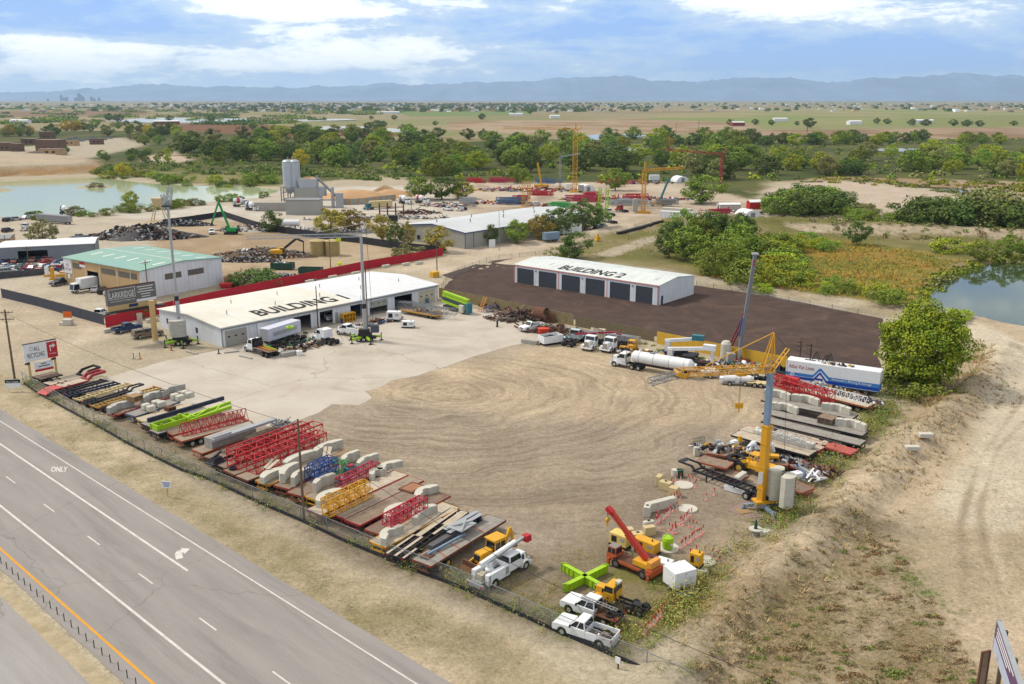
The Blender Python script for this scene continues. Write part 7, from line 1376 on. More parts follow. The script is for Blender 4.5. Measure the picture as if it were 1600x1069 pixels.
for a_,c_ in (((.03,.36),(.56,.36)),((.56,.36),(.56,.94)),((.56,.94),(.03,.94)),((.03,.94),(.03,.36))):b.bar(A+dr*W_*a_[0]-o_+nv*.03+Vector((0,0,HB*a_[1])),A+dr*W_*c_[0]-o_+nv*.03+Vector((0,0,HB*c_[1])),bw_)
ob('lettering_border',b,INKW,t)
def bar_line(u0,u1,z0,h_,m):b=MB();q=lambda u,z:A+dr*u-o_+nv*.03+Vector((0,0,z));b.quad(q(u0,z0),q(u1,z0),q(u1,z0+h_),q(u0,z0+h_));ob('text_line',b,m,t)
for i in range(5):hw=W_*(.17,.14,.17,.1,.09)[i];bar_line(W_*.78-hw,W_*.78+hw,HB*(.86-.15*i),HB*.045,INKW)
t=thing('roadside_sign','white and red sign with a white turn arrow on two tan posts','sign',P(47,599));zb_=HT(47,599,565);A=P(39,567,zb_);B=P(91,556.5,zb_);dr=B-A;W_=dr.length;dr.normalize();nv=Vector((dr.y,-dr.x,0));HB=HT(47,599,538)-zb_;o_=t.location
pan(0,W_,0,HB,0,WHITE,'panel',.3);pan(W_*.69,W_,.01,HB-.01,.02,RED,'red_panel',.02);pan(W_*.69,W_,HB*.92,HB*.98,.03,WHITE,'white_strip',.01);pan(-.05,W_+.05,HB,HB+.1,.02,DARK,'top_edge',.34)
lt('ALL',HB*.36,W_*.31,HB*.56,W_*.17,INKD);lt('RECYCLING',HB*.38,W_*.10,HB*.2,W_*.5,INKD);lt('Turn Right',HB*.12,W_*.74,HB*.2,W_*.21,INKW)
b=MB();c=lambda u,z:A+dr*W_*u-o_+nv*.035+Vector((0,0,HB*z));b.bar(c(.78,.38),c(.78,.68),.28,.02);b.bar(c(.765,.68),c(.88,.68),.02,.28);b.add([c(.87,.54),c(.95,.68),c(.87,.82)],[(0,1,2)]);ob('arrow',b,INKW,t)
b=MB();c2=[c(.19,.62),c(.27,.62),c(.30,.72),c(.25,.82),c(.2,.82),c(.17,.72)]
for i in range(6):b.bar(c2[i],c2[i].lerp(c2[(i+1) % 6],.7),.12,.03)
ob('emblem',b,GREY,t);A0=A;A=A+dr*W_*.26+Vector((0,0,-HB*.66));zq=zb_;zb_=A.z;w2=W_*.56;pan(0,w2,0,HB*.55,0,WHITE,'lower_panel',.12);pan(0,w2,0,HB*.13,.02,RED,'lower_strip',.02)
bar_line(w2*.36,w2*.64,HB*.40,HB*.05,INKD);bar_line(w2*.2,w2*.8,HB*.26,HB*.05,INKD);A=A0;zb_=zq
for u in (.12,.9):b=MB();q=A+dr*W_*u-o_-nv*.2;b.tube((q.x,q.y,-.2),(q.x,q.y,zb_+.2),.2,10);ob('post',b,MATS['tan_steel'],t);b=MB();b.box(q.x-.3,q.x+.3,q.y-.8,q.y-.1,zb_-.35,zb_-.15);ob('lamp_arm',b,DARK,t)
def smallsign(name,label,px,py,pyt,w_,h,rz,m,txts=(),legs=2,post=None,strip=None):
    t=thing(name,label,'sign',PG(px,py),rz);H_=HT(px,py,pyt);ob('panel',MB().box(-w_/2,w_/2,-.03,.03,H_-h,H_),m,t)
    for x in ([-w_*.4,w_*.4] if legs==2 else [0]):b=MB();b.box(x-.05,x+.05,.035,.12,0,H_-.05);ob('leg',b,post or WHITE,t)
    if strip:ob('header',MB().box(-w_/2,w_/2,-.04,-.031,H_-h*.45,H_),strip,t)
    for s,sz,z,wd,mm in txts:b=MB();text(b,s,sz,(0,-.045,H_-h+z*h),(1,0,0),(0,0,1),.01,'CENTER',wd);ob('lettering',b,mm,t)
    return t
smallsign('lease_sign','white lease sign with dark green header on two legs by the pole',22,612,593,2.4,1.4,.12,WHITE,(('For Lease',.4,.62,1.8,INKW),),2,None,mat('deep_green_header',(28,52,54),.5))
smallsign('roadside_notice','small white notice on a yellow post in the dry verge',262,777,752,1.3,.9,-.75+.6,WHITE,(),1,YEL);o=[c for c in C.objects if c.name.startswith('roadside_notice')][0]
b=MB();[b.box(-.5,.5,-.04,-.031,2.1-.02+.12*i,2.16+.12*i) for i in range(0)];HN=HT(262,777,752);[b.box(-.48+.05*i,.48-.05*i,-.045,-.035,HN-.22-.16*i,HN-.15-.16*i) for i in range(4)];ob('text_line',b,mat('blue_print',(96,120,168),.6),o)
t=smallsign('work_sign','orange work zone sign standing on a pale concrete cube',107,505,487,2.0,1.3,-.1,mat('sign_orange',(240,112,36),.5),());block('pale concrete cube under the orange road work sign',107,508,-.1,1.9,1.2,1.3,CONB);block('white low block beside the orange road work sign',99,508,-.3,1.6,.8,.6,CONB)
smallsign('banner_sign','narrow pale banner with red print behind the billboard pole',220,513,489,1.1,2.6,.5,mat('pale_banner',(226,206,190),.7),(),1);smallsign('entrance_sign','small pale sign with orange print by the warehouse trees',769,387,374,2.2,3.2,.4,WHITE,(),2)
smallsign('notice_plate','small white notice hanging on the fence by the pickups',965,1046,1027,.5,.6,-.7,WHITE,(),1,DARK)
# roadside board seen almost edge on at the bottom corner
z1=3.2;D1_=P(1555,1014,z1);z2=hz_(D1_,971);Bq=P(1589,1052,z2);A1_=Vector((D1_.x,D1_.y,z2));du=(Bq-A1_);du.z=0;du.normalize();t=thing('roadside_billboard','purple roadside billboard turned almost edge on','billboard',(D1_.x,D1_.y,0),math.atan2(du.y,du.x));H2=z2-z1;Lb=9.
g_=1 if True else -1
ob('panel',MB().box(0,Lb,-.15,.15,z1,z2),mat('purple_print',(112,84,120),.5,0,.2,.5,(150,110,140),.4,.3),t);ob('pale_panel',MB().box(.05,Lb*.9,-.19,-.151,z1+.05,z1+H2*.42),mat('pale_blue_print',(196,206,226),.5),t);b=MB();b.box(-.06,Lb,-.2,.2,z2,z2+.08);b.box(-.08,-.002,-.2,.2,z1,z2+.08);ob('frame',b,LGREY,t)
for i in range(3):b=MB();b.box(Lb*.05,Lb*(.8-.12*i),-.163,-.152,z1+H2*(.82-.14*i),z1+H2*(.88-.14*i));ob('text_line',b,INKW,t)
b=MB();b.bar((-2.2,.5,z1+.9),(Lb,.5,z1+.6),.12);ob('crossbar',b,RUST,t)
for x in (1.0,5.0):b=MB();b.bar((x,.35,-.2),(x,.35,z2-.2),.3);ob('post',b,WOODP,t)
pw=P(1541,1019,4.0);t=thing('timber_frame','brown wooden frame post beside the purple billboard','frame',(pw.x,pw.y,0),.3);b=MB();[b.bar((s,0,-.2),(s,0,4.0),.14) for s in (-.38,.38)];ob('post',b,RUST,t);part('board',t,WOODR,(-.3,.3,-.03,.03,.4,3.9));part('cap',t,RUST,(-.45,.45,-.08,.08,4.0,4.1))
# poles
upole('wooden power pole with two crossarms beside the white sign',23,592,484,2,.2,.2);upole('bare brown pole rising between the trailers of the row',475,812,655,0,0,.17);upole('bare brown pole in front of the workshop door',497,512,447,0,0,.14,m=RUST);upole('bare brown pole beside the grey crane mast',575,525,413,0,0,.15,m=RUST);upole('wooden power pole in front of the white shed wall',233,470,407,1,.9,.16);upole('wooden power pole in front of the tan shed wall',192,455,412,2,.9,.16);upole('wooden pole near the two beige tanks',517,425,373,0,0,.14);upole('tan wooden pole above the yellow cabinet',683,430,376,0,0,.16);upole('thin pale pole in the scrap yard drive',228,465,418,0,0,.08,m=GREY)
upole('pole with two dark transformers beside the slate shed',46,420,385,1,0,.15,ins=True);upole('tall thin pole by the old shed',11,400,368,0,0,.15);upole('light pole at the warehouse road corner',780,392,329,0,0,.1,m=GREY);upole('floodlight pole in the pale yard beside the mixer trucks',643,332,283,0,0,.14,m=GREY);upole('tall dark pole on the dry plain',1091,211,188,0,0,.35);upole('tall brown pole at the edge of the woods',1261,207,190,0,0,.5,m=RUST);upole('short dark pole on the dry plain beside a taller one',1056,209,192,0,0,.3)
t=thing('cabinet','yellow electrical cabinet at the foot of the tan pole','cabinet',P(679,433),.7);ob('box',MB().box(-1.1,1.1,-.8,.8,0,1.5),YEL2,t,bev=.05);part('base',t,CONG,(-1.3,1.3,-1,1,0,.1))
def wire(label,a,c,sag,r=.025):
    a=Vector(a);c=Vector(c);b=MB();n=14;pts=[a.lerp(c,i/n)-Vector((0,0,sag*4*(i/n)*(1-i/n))) for i in range(n+1)];[b.tube(pts[i],pts[i+1],r,5,cap=False) for i in range(n)];o=ob('overhead_wire',b,DARK);tag(o,label,'wire')
hp=HT(475,812,657);p0=P(475,812);q0=P(23,592);wire('overhead wire running from the trailer row pole towards the roadside board',(p0.x,p0.y,hp-1.5),P(1300,1100,7),2.2);wire('overhead wire running between the two roadside poles',(q0.x,q0.y,HT(23,592,484)-.5),(p0.x,p0.y,hp-.6),1.2)

for lb,px,py,rx,ry,n,mm in (('black, white and rusty parts crowded between trucks and fence',905,533,9,1.8,120,[DARK,BLACK,WHITE,RUST,GREY,TEAL]),('machine parts crowded behind the tanker truck',1010,556,9,2.2,130,[DARK,BLACK,YEL2,RUST,LGREY,WHITE]),('dark parts and pallets strewn by the open workshop bays',590,505,8,1.6,70,[DARK,PALLET,LGREY,BLUE,RUST]),('parts and hoses strewn in front of the tyre heap',470,546,6,2,60,[DARK,BLACK,LGREY,RUST,PALLET]),('engine blocks and hoses around the towed machines',1165,592,7,1.6,90,[DARK,BLACK,WHITE,RUST,LGREY])):scrap('machine_parts',lb,(P(px,py),rx,ry,-.55 if px>600 else .8),n,.25,.95,mm,1.0,200+int(px))
# ---------------- scrap yard, batch plant yard and crane yard ----------------
def heapscrap(lb,px,py,rx,ry,h,n,mats,s0=.3,s1=1.2,seed=0):heap('scrap_heap',lb,px,py,rx,ry,h*.6,mats[0],'scrap heap','stuff',seed);scrap('scrap_heap',lb,(P(px,py),rx,ry,0),int(n*1.8),s0,s1*.85,mats,h*.8,seed)
SC1=[DARK,BLACK,GREY,RUST,LGREY,DARK,WOODR];SC2=[mat('brown_scrap',(104,86,70),.9,0,.2,1.),RUST,DARK,LGREY,PALLET,GREY]
heapscrap('big dark heap of crushed metal behind the green roofed shed',222,371,20,8,6,520,SC1,.4,1.6,101);heapscrap('black heap of tyres and car parts below the dark screen',283,352,12,4,3,200,[BLACK,DARK,GREY],.4,1.4,102);heapscrap('long brown heap of mixed scrap by the grey excavator',412,400,16,6,3.6,380,SC2,.3,1.3,103);heapscrap('low heap of dark scrap bins at the open ground',388,408,10,3,1.8,160,SC1,.3,1.2,104);heapscrap('grey heap of light scrap behind the dark shrub',436,438,10,3.5,2.6,220,[GREY,LGREY,WHITE,DARK,SC2[0]],.3,1.2,105);heapscrap('grey rubble heap beside the green handler',390,360,12,5,2.6,160,[CONG,GREY,DARK,RUST],.4,1.2,106)
scrap('yard_clutter','colourful clutter among the parked cars before the slate shed',(P(55,420),22,6,0),260,.3,1.2,[WHITE,RED,BLUE,LGREY,DARK,TEAL,PALLET,BLACK],1.2,107);scrap('yard_clutter','clutter of parts beside the tan shed wall',(P(108,418),6,5,0),90,.3,1.2,[WHITE,RED,BLUE,LGREY,DARK,TEAL],1.4,108)
def excavator(label,px,py,rz,m,pts,arm,counter=None):
    t=thing('excavator',label,'excavator',P(px,py),rz)
    for s in (-1,1):part('track',t,DARK,(-2.2,2.2,s*1.2-.3,s*1.2+.3,.05,.9),bev=.2)
    ob('house',MB().box(-2.4,1.2,-1.35,1.35,1.1,2.4),m,t,bev=.1);glass_cab(t,.3,1.9,.55,1.3,3.0,m,.2,.1,.08,.1,1);part('counterweight',t,counter or DARK,(-3.0,-2.41,-1.3,1.3,1.1,2.1),bev=.08)
    for i in range(len(pts)-1):b=MB();b.bar(pts[i],pts[i+1],.5-.1*i,.7-.15*i);ob('arm',b,arm,t)
    b=MB();e=Vector(pts[-1]);[b.bar(e,e+Vector((.6*math.cos(k),.6*math.sin(k),-1.1)),.2) for k in (0,1.57,3.14,4.71)];b.tube(e+Vector((0,0,.2)),e+Vector((0,0,-.3)),.35,8);ob('grapple',b,DARK,t);return t
excavator('green material handler with tall bent boom over a flatbed',361,366,math.radians(178),GREEN,[(.5,0,2.4),(3.6,0,11.5),(6.6,0,4.0)],GREEN);excavator('grey and yellow excavator with raised dark arm by the brown scrap',436,402,.15,YEL2,[(.8,0,2.0),(5.5,0,5.6),(7.6,0,4.6),(7.4,0,1.4)],DARK,GREY)
t=thing('wheel_loader','yellow wheel loader seen from the front beside the grey green tree','loader',P(104,391),math.radians(-80));part('body',t,YEL2,(-3,.4,-1.0,1.0,1.0,2.3),bev=.1);glass_cab(t,-.6,.9,.8,1.8,3.3,YEL2,.15,.1,.08,.1,1);part('front_frame',t,YEL2,(.9,2.6,-.7,.7,.8,1.9));part('bucket',t,YEL2,(2.7,3.6,-1.5,1.5,.2,1.3));[wheel(t,x,s*1.1,.8,.6,RIMY) for x in (-1.8,1.7) for s in (-1,1)]
def skip(label,px,py,rz,m=DGREEN):
    t=thing('roll_off_bin',label,'bin',P(px,py),rz,'green scrap bins');b=MB();[b.box(*q) for q in ((-3.2,3.2,-1.25,-1.15,.2,2.0),(-3.2,3.2,1.15,1.25,.2,2.0),(-3.2,-3.1,-1.15,1.15,.2,2.0),(3.1,3.2,-1.15,1.15,.2,2.0),(-3.1,3.1,-1.15,1.15,.2,.3))];ob('tub',b,m,t);part('rib',t,m,*[(x-.06,x+.06,s*1.31-.055,s*1.31+.055,.2,1.9) for x in (-2.6,-1.6,-.6,.6,1.6,2.6) for s in (-1,1)]);return t
skip('dark green scrap bin with ribbed sides and a pale load',442,421,-.12);skip('dark green scrap bin standing alone near the red fence',486,429,-.15);scrap('bin_load','pale scrap filling the dark green bin',(P(442,421),2.6,.8,-.12),40,.2,.7,[LGREY,SC2[0],WHITE],.7,110,zb=1.6)
block('brown timber crate behind the white shed wall',360,446,.2,3,2.4,2.4,mat('crate_brown',(166,134,98),.9));o=ob('red_skip',MB().fr(-1.2,1.2,-.8,.8,.2,1.3,-.4,-.2),RED,None,P(353,450),.3);tag(o,'small red tilted skip beside the timber crate','skip')
for lb,a,c,m,kw in (('white pickup parked facing the green material handler',(331,362),(331,369),WHITE,{}),('silver grey pickup beside the yellow wheel loader',(114,375),(133,372),LGREY,{}),('black pickup parked in the pale lot before the tan shed',(113,441),(77,449),mat('black_car_paint',(52,52,58),.3),{}),('white pickup under the red fence corner',(150,498),(163,493),WHITE,{})):pickup(lb,a,c,m,'crew',**kw)
t=place('box_truck','white box truck with cab over front parked by the tan shed','truck',(152,452),(112,459));ob('box',MB().box(-3.2,1.4,-1.15,1.15,.95,3.5),WHITE,t,bev=.04);part('chassis',t,DARK,(-3.2,3.2,-.5,.5,.55,.94));glass_cab(t,1.6,3.4,1.0,.7,2.5,WHITE,.35,.02,.06,.1,1,rear=False);[wheel(t,x,s*.95,.42,.3,RIMW) for x in (-2,2.5) for s in (-1,1)]
PC=[mat('car_'+n,c,.3,.1,.04) for n,c in (('white',(232,234,236)),('silver',(178,182,186)),('black',(44,46,50)),('red',(178,44,48)),('blue',(66,96,140)),('pink',(206,140,136)),('teal',(48,90,100)))]
cars=((147,458,152,452,0,'white hatchback beside the white box truck'),(157,461,164,455,2,'dark car between the white hatchback and another white car'),(167,463,174,457,0,'white car half hidden behind the billboard'),(2,420,20,417,0,'white saloon at the edge of the car row'),(2,428,24,426,1,'silver saloon in front of the white saloon'),(24,421,46,418,6,'dark teal car with open bonnet in the row'),(48,423,60,420,5,'pink saloon between teal and white cars'),(62,421,76,418,0,'white saloon with pink bonnet in the car row'),(66,413,82,411,3,'red car in the rear row of the fuel yard'),(86,414,98,412,4,'blue car in the rear row beside the white one'),(94,417,108,415,0,'white car at the end of the rear row'),(7,347,16,345,2,'dark car parked by the pond road first in line'),(20,345,31,344,1,'grey car parked second by the pond road'),(36,343,48,341,0,'white car parked third by the pond road'),(50,343,58,341,1,'silver car at the end of the line by the pond'),(4,364,20,361,2,'black jeep beside the small yellow machine'),(928,360,938,357,2,'dark car parked by the green trees of the warehouse'),(938,357,947,354,1,'silver car beside the dark car near the warehouse trees'),(825,322,832,320,0,'white van first of the row near the green load'),(836,322,843,320,0,'white van second of the row near the green load'),(848,325,856,322,3,'dark red car beside the two white vans'),(902,322,910,319,1,'silver car at the end of the van row'))
for x0,y0,x1,y1,k,lb in cars:car(lb,(x0,y0),(x1,y1),PC[k],None,'suv' if k in (1,2) or 'van' in lb else 'sedan')
rr=random.Random(5)
for i,(px,py) in enumerate([(3+i*9.5,412-i*.5) for i in range(9)]+[(8+i*11,424.5-i*.8) for i in range(5)]+[(230+i*8,361-i*.6) for i in range(3)]):car('car packed tightly into the crowded rows of the fuel yard',(px,py),(px+6,py-2.5),PC[rr.randrange(7)],'cars packed into the fuel yard rows')
def mixer(label,rear,front,band,grp=None):
    t=place('mixer_truck',label,'truck',rear,front,grp);xb=truck_front(t,4.4,WHITE,w_=1.1);chassis(t,-4.2,4,[-1.6,-2.9],rim=RIMW);b=MB();pr=[(-3.6,3.2,.55),(-2.6,3.0,1.0),(-1.2,2.7,1.25),(.2,2.5,1.15),(1.0,2.3,.6)]
    for i,((x0,z0,r0),(x1,z1,r1)) in enumerate(zip(pr,pr[1:])):b.mt(1 if i==1 else 0);b.tube((x0,0,z0),(x1,0,z1),r0,16,r1)
    ob('drum',b,[WHITE,band],t);part('chute',t,LGREY,(-4.6,-3.4,-.35,.35,1.6,1.9));part('drum_support',t,LGREY,(.4,.9,-.8,.8,1.0,2.2),(-3.3,-2.9,-.8,.8,1.0,2.4));return t
mixer('white concrete mixer truck with blue drum band by the pond bank',(93,334),(114,337),PC[4]);mixer('white concrete mixer with blue band parked beside the grey block wall',(383,328),(407,330),PC[4]);mixer('red fronted concrete mixer behind the one by the block wall',(372,323),(382,322),RED);mixer('white concrete mixer with grey band under the floodlight pole',(621,317),(645,320),LGREY);mixer('white concrete mixer with red band beside the grey banded one',(648,317),(672,319),RED)
boxtrailer('grey open topped trailer parked behind the grey green tree',(110,351),(62,347),2.4,GREY,name='dump_trailer');tractor('white truck with red fenders facing the pond road',(52,357),(34,362),WHITE);boxtrailer('cream long trailer behind the dark racks in the plant yard',(612,325),(578,327),2.6,CREAMF);tractor('pale green tractor unit coupled to the cream trailer',(580,327),(573,328),TEAL,L_=5)
boxtrailer('blue grey box truck body parked at the road by the trees',(872,377),(850,379),2.4,BLUEG,name='cargo_box');boxtrailer('white box trailer beside the blue grey body',(905,366),(877,370),2.9,WHITE);boxtrailer('long white trailer container at the end of the crane yard',(1087,347),(1032,344),2.9,WHITE);boxtrailer('pale container standing behind the long white trailer',(1080,340),(1036,337),2.6,CONB);tractor('white tractor unit parked by the lime masts',(958,338),(948,335),WHITE);tractor('red truck tractor near the lime masts',(978,332),(966,330),RED);tractor('white truck beside the trees below the lime masts',(962,350),(946,347),WHITE);tractor('white truck tractor in front of blue lattice stacks',(726,328),(718,330),WHITE);pickup('white pickup beside the tractor near blue lattice stacks',(706,330),(694,328),WHITE);boxtrailer('white container body at the foot of the tall yellow tower crane',(893,299),(884,299),3,WHITE,name='container');boxtrailer('grey container body right of the tall yellow tower crane',(912,301),(903,301),3,SIDG,name='container');boxtrailer('white shed trailer near the woods behind the red masts',(1030,284),(1014,284),3,WHITE);
for px,py,lb in ((1168,340,'white half round greenhouse tent by the levee'),(915,298,'white tent roof behind the red sections'),(1062,284,'white tent at the wood edge')):
    t=thing('tent',lb,'tent',P(px,py),.3);b=MB();n=10;b.prism([(4*math.cos(math.pi*i/n),3.4*math.sin(math.pi*i/n)) for i in range(n+1)],-4,4);ob('cover',b,WHITE,t);part('door',t,GREY,(-1,1,-4.05,-4.003,0,2.4))
shed('red_shed','small red shed with white roof by the levee trees',P(1172,327),.2,6,4,3,.8,RED,WHITE);shed('open_shed','pale carport roof beside the red stacked parts',P(1125,332),.1,9,5,3.2,.5,CONB,WHITE)
t=thing('wheel_loader','small yellow loader working in front of the batch plant','loader',P(500,333),0);part('body',t,YEL2,(-3,2.4,-1,1,.8,2.2),bev=.1);glass_cab(t,-.6,.9,.8,1.8,3.4,YEL2,.15,.1,.08,.1,1);part('bucket',t,YEL2,(2.6,3.8,-1.5,1.5,.2,1.4));[wheel(t,x,s*1.1,.8,.6,RIMY) for x in (-1.9,1.7) for s in (-1,1)]
t=thing('storage_rack','brown cantilever rack with four uprights in the plant yard','rack',P(612,336),0);[part('upright',t,RUST,(x-.25,x+.25,-.3,.3,0,5)) for x in (-5,-1.7,1.7,5)];[part('beam',t,RUST,(-5.2,5.2,-.9,.9,z,z+.2)) for z in (1.5,3.2)]
scrap('pipe_stacks','grey pipes and planks lying in rows on the pale yard',(P(590,342),30,5,.1),200,.4,1.2,[LGREY,GREY,DARK,RUST,CONB],.8,120,True);boxtrailer('dark grey container on the pale yard beside the pipes',(622,349),(608,349),2.2,DARK,name='container');scrap('pipe_stacks','rusty bundles by the floodlight pole',(P(655,334),9,4,0),70,.5,1.2,[RUST,REDR,DARK],2,121,True);scrap('pipe_stacks','white panels lying behind the black screen fence',(P(500,360),28,5,-.15),90,.6,1.4,[WHITE,LGREY,PC[1]],.5,122,True)
t=thing('propane_tank','white lying tank behind the black screen fence','tank',P(452,355),0);b=MB();b.tube((-4,0,1.6),(4,0,1.6),1.2,16);ob('shell',b,WHITE,t);part('saddle',t,CONG,(-2.5,-2.1,-.8,.8,0,.8),(2.1,2.5,-.8,.8,0,.8))
for lb,px,py,pyt in (('slim yellow gate post beside the white pillar',83,437,418),('white and yellow pillar at the weighbridge',74,432,417)):t=thing('gate_pillar',lb,'pillar',P(px,py));h=HT(px,py,pyt);part('pillar',t,YEL if 'slim' in lb else WHITE,(-.4,.4,-.4,.4,0,h));part('base',t,YEL,(-.7,.7,-.7,.7,0,.5))
t=thing('weighbridge','yellow railed weighbridge ramp beside the tan shed','weighbridge',P(90,432),.16);part('deck',t,CONG,(0,9,-1.6,1.6,0,.5));part('rail',t,YEL,(0,9,-1.8,-1.61,0,.9),(0,9,1.61,1.8,0,.9))
# tower cranes standing in the far yard
def towercrane(label,px,py,pyt,w_,m,jib,cj=None,apex=None,bays=14,jw=.9,name='tower_crane',cw_=False):
    b0=P(px,py);t=thing(name,label,'crane',b0);zt=HT(px,py,pyt);top=b0+Vector((0,0,zt));wlattice(t,b0,top,w_,w_,bays,m,.2,.12,False,'mast_');part('base',t,m,(-w_*1.3,w_*1.3,-w_*1.3,w_*1.3,0,.6))
    if jib:e=P(jib[0],jib[1],hz_(Vector((0,b0.y,0)),jib[1]));e=Vector(((jib[0]-px)/FPX*(b0.y*_c-(zt-CAMH)*_s)+b0.x,b0.y,zt+(HT(px,py,jib[1])-zt)*1));wlattice(t,top,e,jw,jw,20,m,.16,.09,False,'jib_')
    if cj:e2=Vector(((cj[0]-px)/FPX*(b0.y*_c-(zt-CAMH)*_s)+b0.x,b0.y,HT(px,py,cj[1])));wbar(t,'counter_jib',top,e2,.8,m,.4)
    if apex:a_=b0+Vector((0,0,HT(px,py,apex)));wbar(t,'apex',top,a_,.6,m);wbar(t,'tie_bar',a_,top.lerp(e,.6),.14,m)
    if cw_:part('counterweight',t,CONG,(-4.5,-2.6,-1.2,1.2,.6,6));part('slewing_frame',t,m,(-3,3,-1.6,1.6,0,.8))
    return t
towercrane('tall yellow tower crane with long jib reaching over the plain',898,300,203,2.2,YEL,(785,201),(908,199),193,16);towercrane('yellow self erecting crane with bent jib pointing towards the woods',1005,333,268,1.5,YEL,(1066,264),None,254,12,cw_=True);towercrane('distant crane with red jib and grey mast among the trees',1126,294,242,1.2,mat('brick_red_paint',(178,66,62),.6),(1035,235),(1133,232),None,10);towercrane('slim grey crane with short jib beside the tall yellow crane',875,292,246,.9,LGREY,(906,241),None,None,10,.6);towercrane('yellow folded mast standing beside the warehouse roof',818,326,284,1.4,YEL2,None,None,None,8);towercrane('second yellow mast, the lattice one next to the folded one',826,326,285,1.4,YEL,None,None,None,8);towercrane('lime lattice mast standing left of its twin',937,330,294,1.2,LIME,None,None,None,8);towercrane('lime lattice mast next to the white tractor unit',948,332,295,1.2,LIME,None,None,None,8)
t=thing('truck_crane','yellow truck crane with raised boom at the wood edge','crane',P(846,294));part('carrier',t,YEL2,(-4,4,-1.2,1.2,.6,2));b=MB();b.bar((0,0,2),(-2.2,.5,13.5),1.0);ob('boom',b,YEL2,t);[wheel(t,x,s*1.1,.55,.4) for x in (-3,3) for s in (-1,1)];t=thing('truck_crane','dark boom crane leaning over grey lattice near the yellow crane','crane',P(1030,322));part('carrier',t,YEL2,(-4,3,-1.2,1.2,.6,2));b=MB();b.bar((0,0,2),(4,.5,12.5),.8);ob('boom',b,TEAL,t);[wheel(t,x,s*1.1,.55,.4) for x in (-3,2) for s in (-1,1)]
rr=random.Random(21);CG={'red':RED,'crimson':REDP,'blue':mat('steel_blue_lattice',(90,118,156),.5),'grey':LGREY,'slate':GREY,'green':GREEN,'orange':mat('orange_lattice',(220,84,48),.5)}
for c_,px,py,n,wpx,lb in (('grey',728,316,5,30,'grey blue lattice section in the stack behind the white tractor'),('blue',790,316,7,42,'blue lattice section in the long stack behind the warehouse'),('red',740,284,5,26,'bright red section in the stack under the trees'),('crimson',778,283,5,36,'pale red section in the row under the trees'),('crimson',808,312,5,24,'crimson lattice section near the yellow masts'),('red',838,304,6,34,'red lattice section beside the yellow truck crane'),('crimson',905,312,8,56,'long crimson section in the big stack below the tall crane'),('green',872,322,4,44,'green section loaded on the trailer behind the vans'),('red',920,305,5,22,'orange red section piled right of the tall crane'),('grey',975,318,8,60,'grey section in the long row behind the lime masts'),('red',985,310,5,40,'red section on top of the grey row'),('slate',1035,318,6,30,'slate section beside the dark boom crane'),('blue',852,284,5,34,'slate blue section near the wood edge'),('crimson',955,285,5,50,'red section by the far trees'),('crimson',1120,333,5,28,'pale crimson section by the carport')):
    for k in range(n):
        p=P(px+rr.uniform(-wpx*.45,wpx*.1),py+rr.uniform(-2.5,2.5),.5+1.5*(k % 3)*.8);lattice(lb,p,rr.uniform(-.15,.15),wpx/FPX*p.y*rr.uniform(.6,.85),1.6,1.5,6,CG[c_],grp=lb+'s',c=.24,l_=.14,name='mast_section')
YM=[RED,REDP,LGREY,GREY,WHITE,YEL2,DARK,CG['blue'],REDR,GREY,DARK]
for i,(px,py,rx,ry,n) in enumerate(((790,298,26,7,150),(850,298,24,8,160),(940,312,20,5,100),(1010,312,24,5,110),(1150,334,16,4,90),(1000,287,26,5,90),(700,322,12,5,60),(770,318,14,4,60),(1115,334,9,4,60))):scrap('crane_parts','loose crane parts lying about the far crane yard',(P(px,py),rx,ry,0),n,.5,1.6,YM,1.6,130+i,i % 2==0)
for i in range(20):px=968+i*3.4;block('dark kerb block in the row edging the crane yard road',px,366-i*.85-.02*i*i*.2,.5,2.2,1.0,.9,DARK,'kerb blocks edging the crane yard',name='kerb_block',cat='kerb block')
o=ob('yellow_machine',MB().fr(-.8,.8,-.7,.7,.2,1.6,.2,.1).box(-.3,.3,-.3,.3,1.6,2.6),YEL2,None,P(934,377),.4);tag(o,'small yellow machine standing by the road bank','machine')
for lb,px,py in (('yellow concrete hopper frame beside the lime legged crane top',250,345),):t=thing('loading_hopper',lb,'hopper',P(px,py));b=MB();[b.bar((s*3,q*1.5,0),(s*.8,q*.8,7),.3) for s in (-1,1) for q in (-1,1)];ob('leg',b,CREAMF,t);b=MB();b.fr(-1.5,1.5,-1.2,1.2,6,9,-.8,-.5);ob('hopper',b,CREAMF,t)
# ---------------- trees, shrubs, weeds ----------------
def leafmat(name,rgb,rgb2,k=1.1):
    m=bpy.data.materials.new(name);m.use_nodes=True;nt=m.node_tree;b=nt.nodes['Principled BSDF'];t=mk(nt,'ShaderNodeTexCoord');oi=mk(nt,'ShaderNodeObjectInfo')
    o=mixc(nt,ramp(nt,noise(nt,t.outputs['Object'],.45,4,.7),(.38,0.),(.64,1.)),lin(*rgb,k=k),lin(*rgb2,k=k));o=mixc(nt,1.,o,ramp(nt,noise(nt,t.outputs['Object'],2.6,2,.7),(.3,.62),(.7,1.2)),'MULTIPLY')
    h=mk(nt,'ShaderNodeHueSaturation');nt.links.new(o,h.inputs['Color']);nt.links.new(mth(nt,'MULTIPLY_ADD',oi.outputs['Random'],.5,.72),h.inputs['Value']);nt.links.new(mth(nt,'MULTIPLY_ADD',oi.outputs['Random'],.045,.478),h.inputs['Hue']);nt.links.new(h.outputs[0],b.inputs['Base Color'])
    b.inputs['Roughness'].default_value=.7;b.inputs['Specular IOR Level'].default_value=.15;b.inputs['Transmission Weight'].default_value=0
    return m
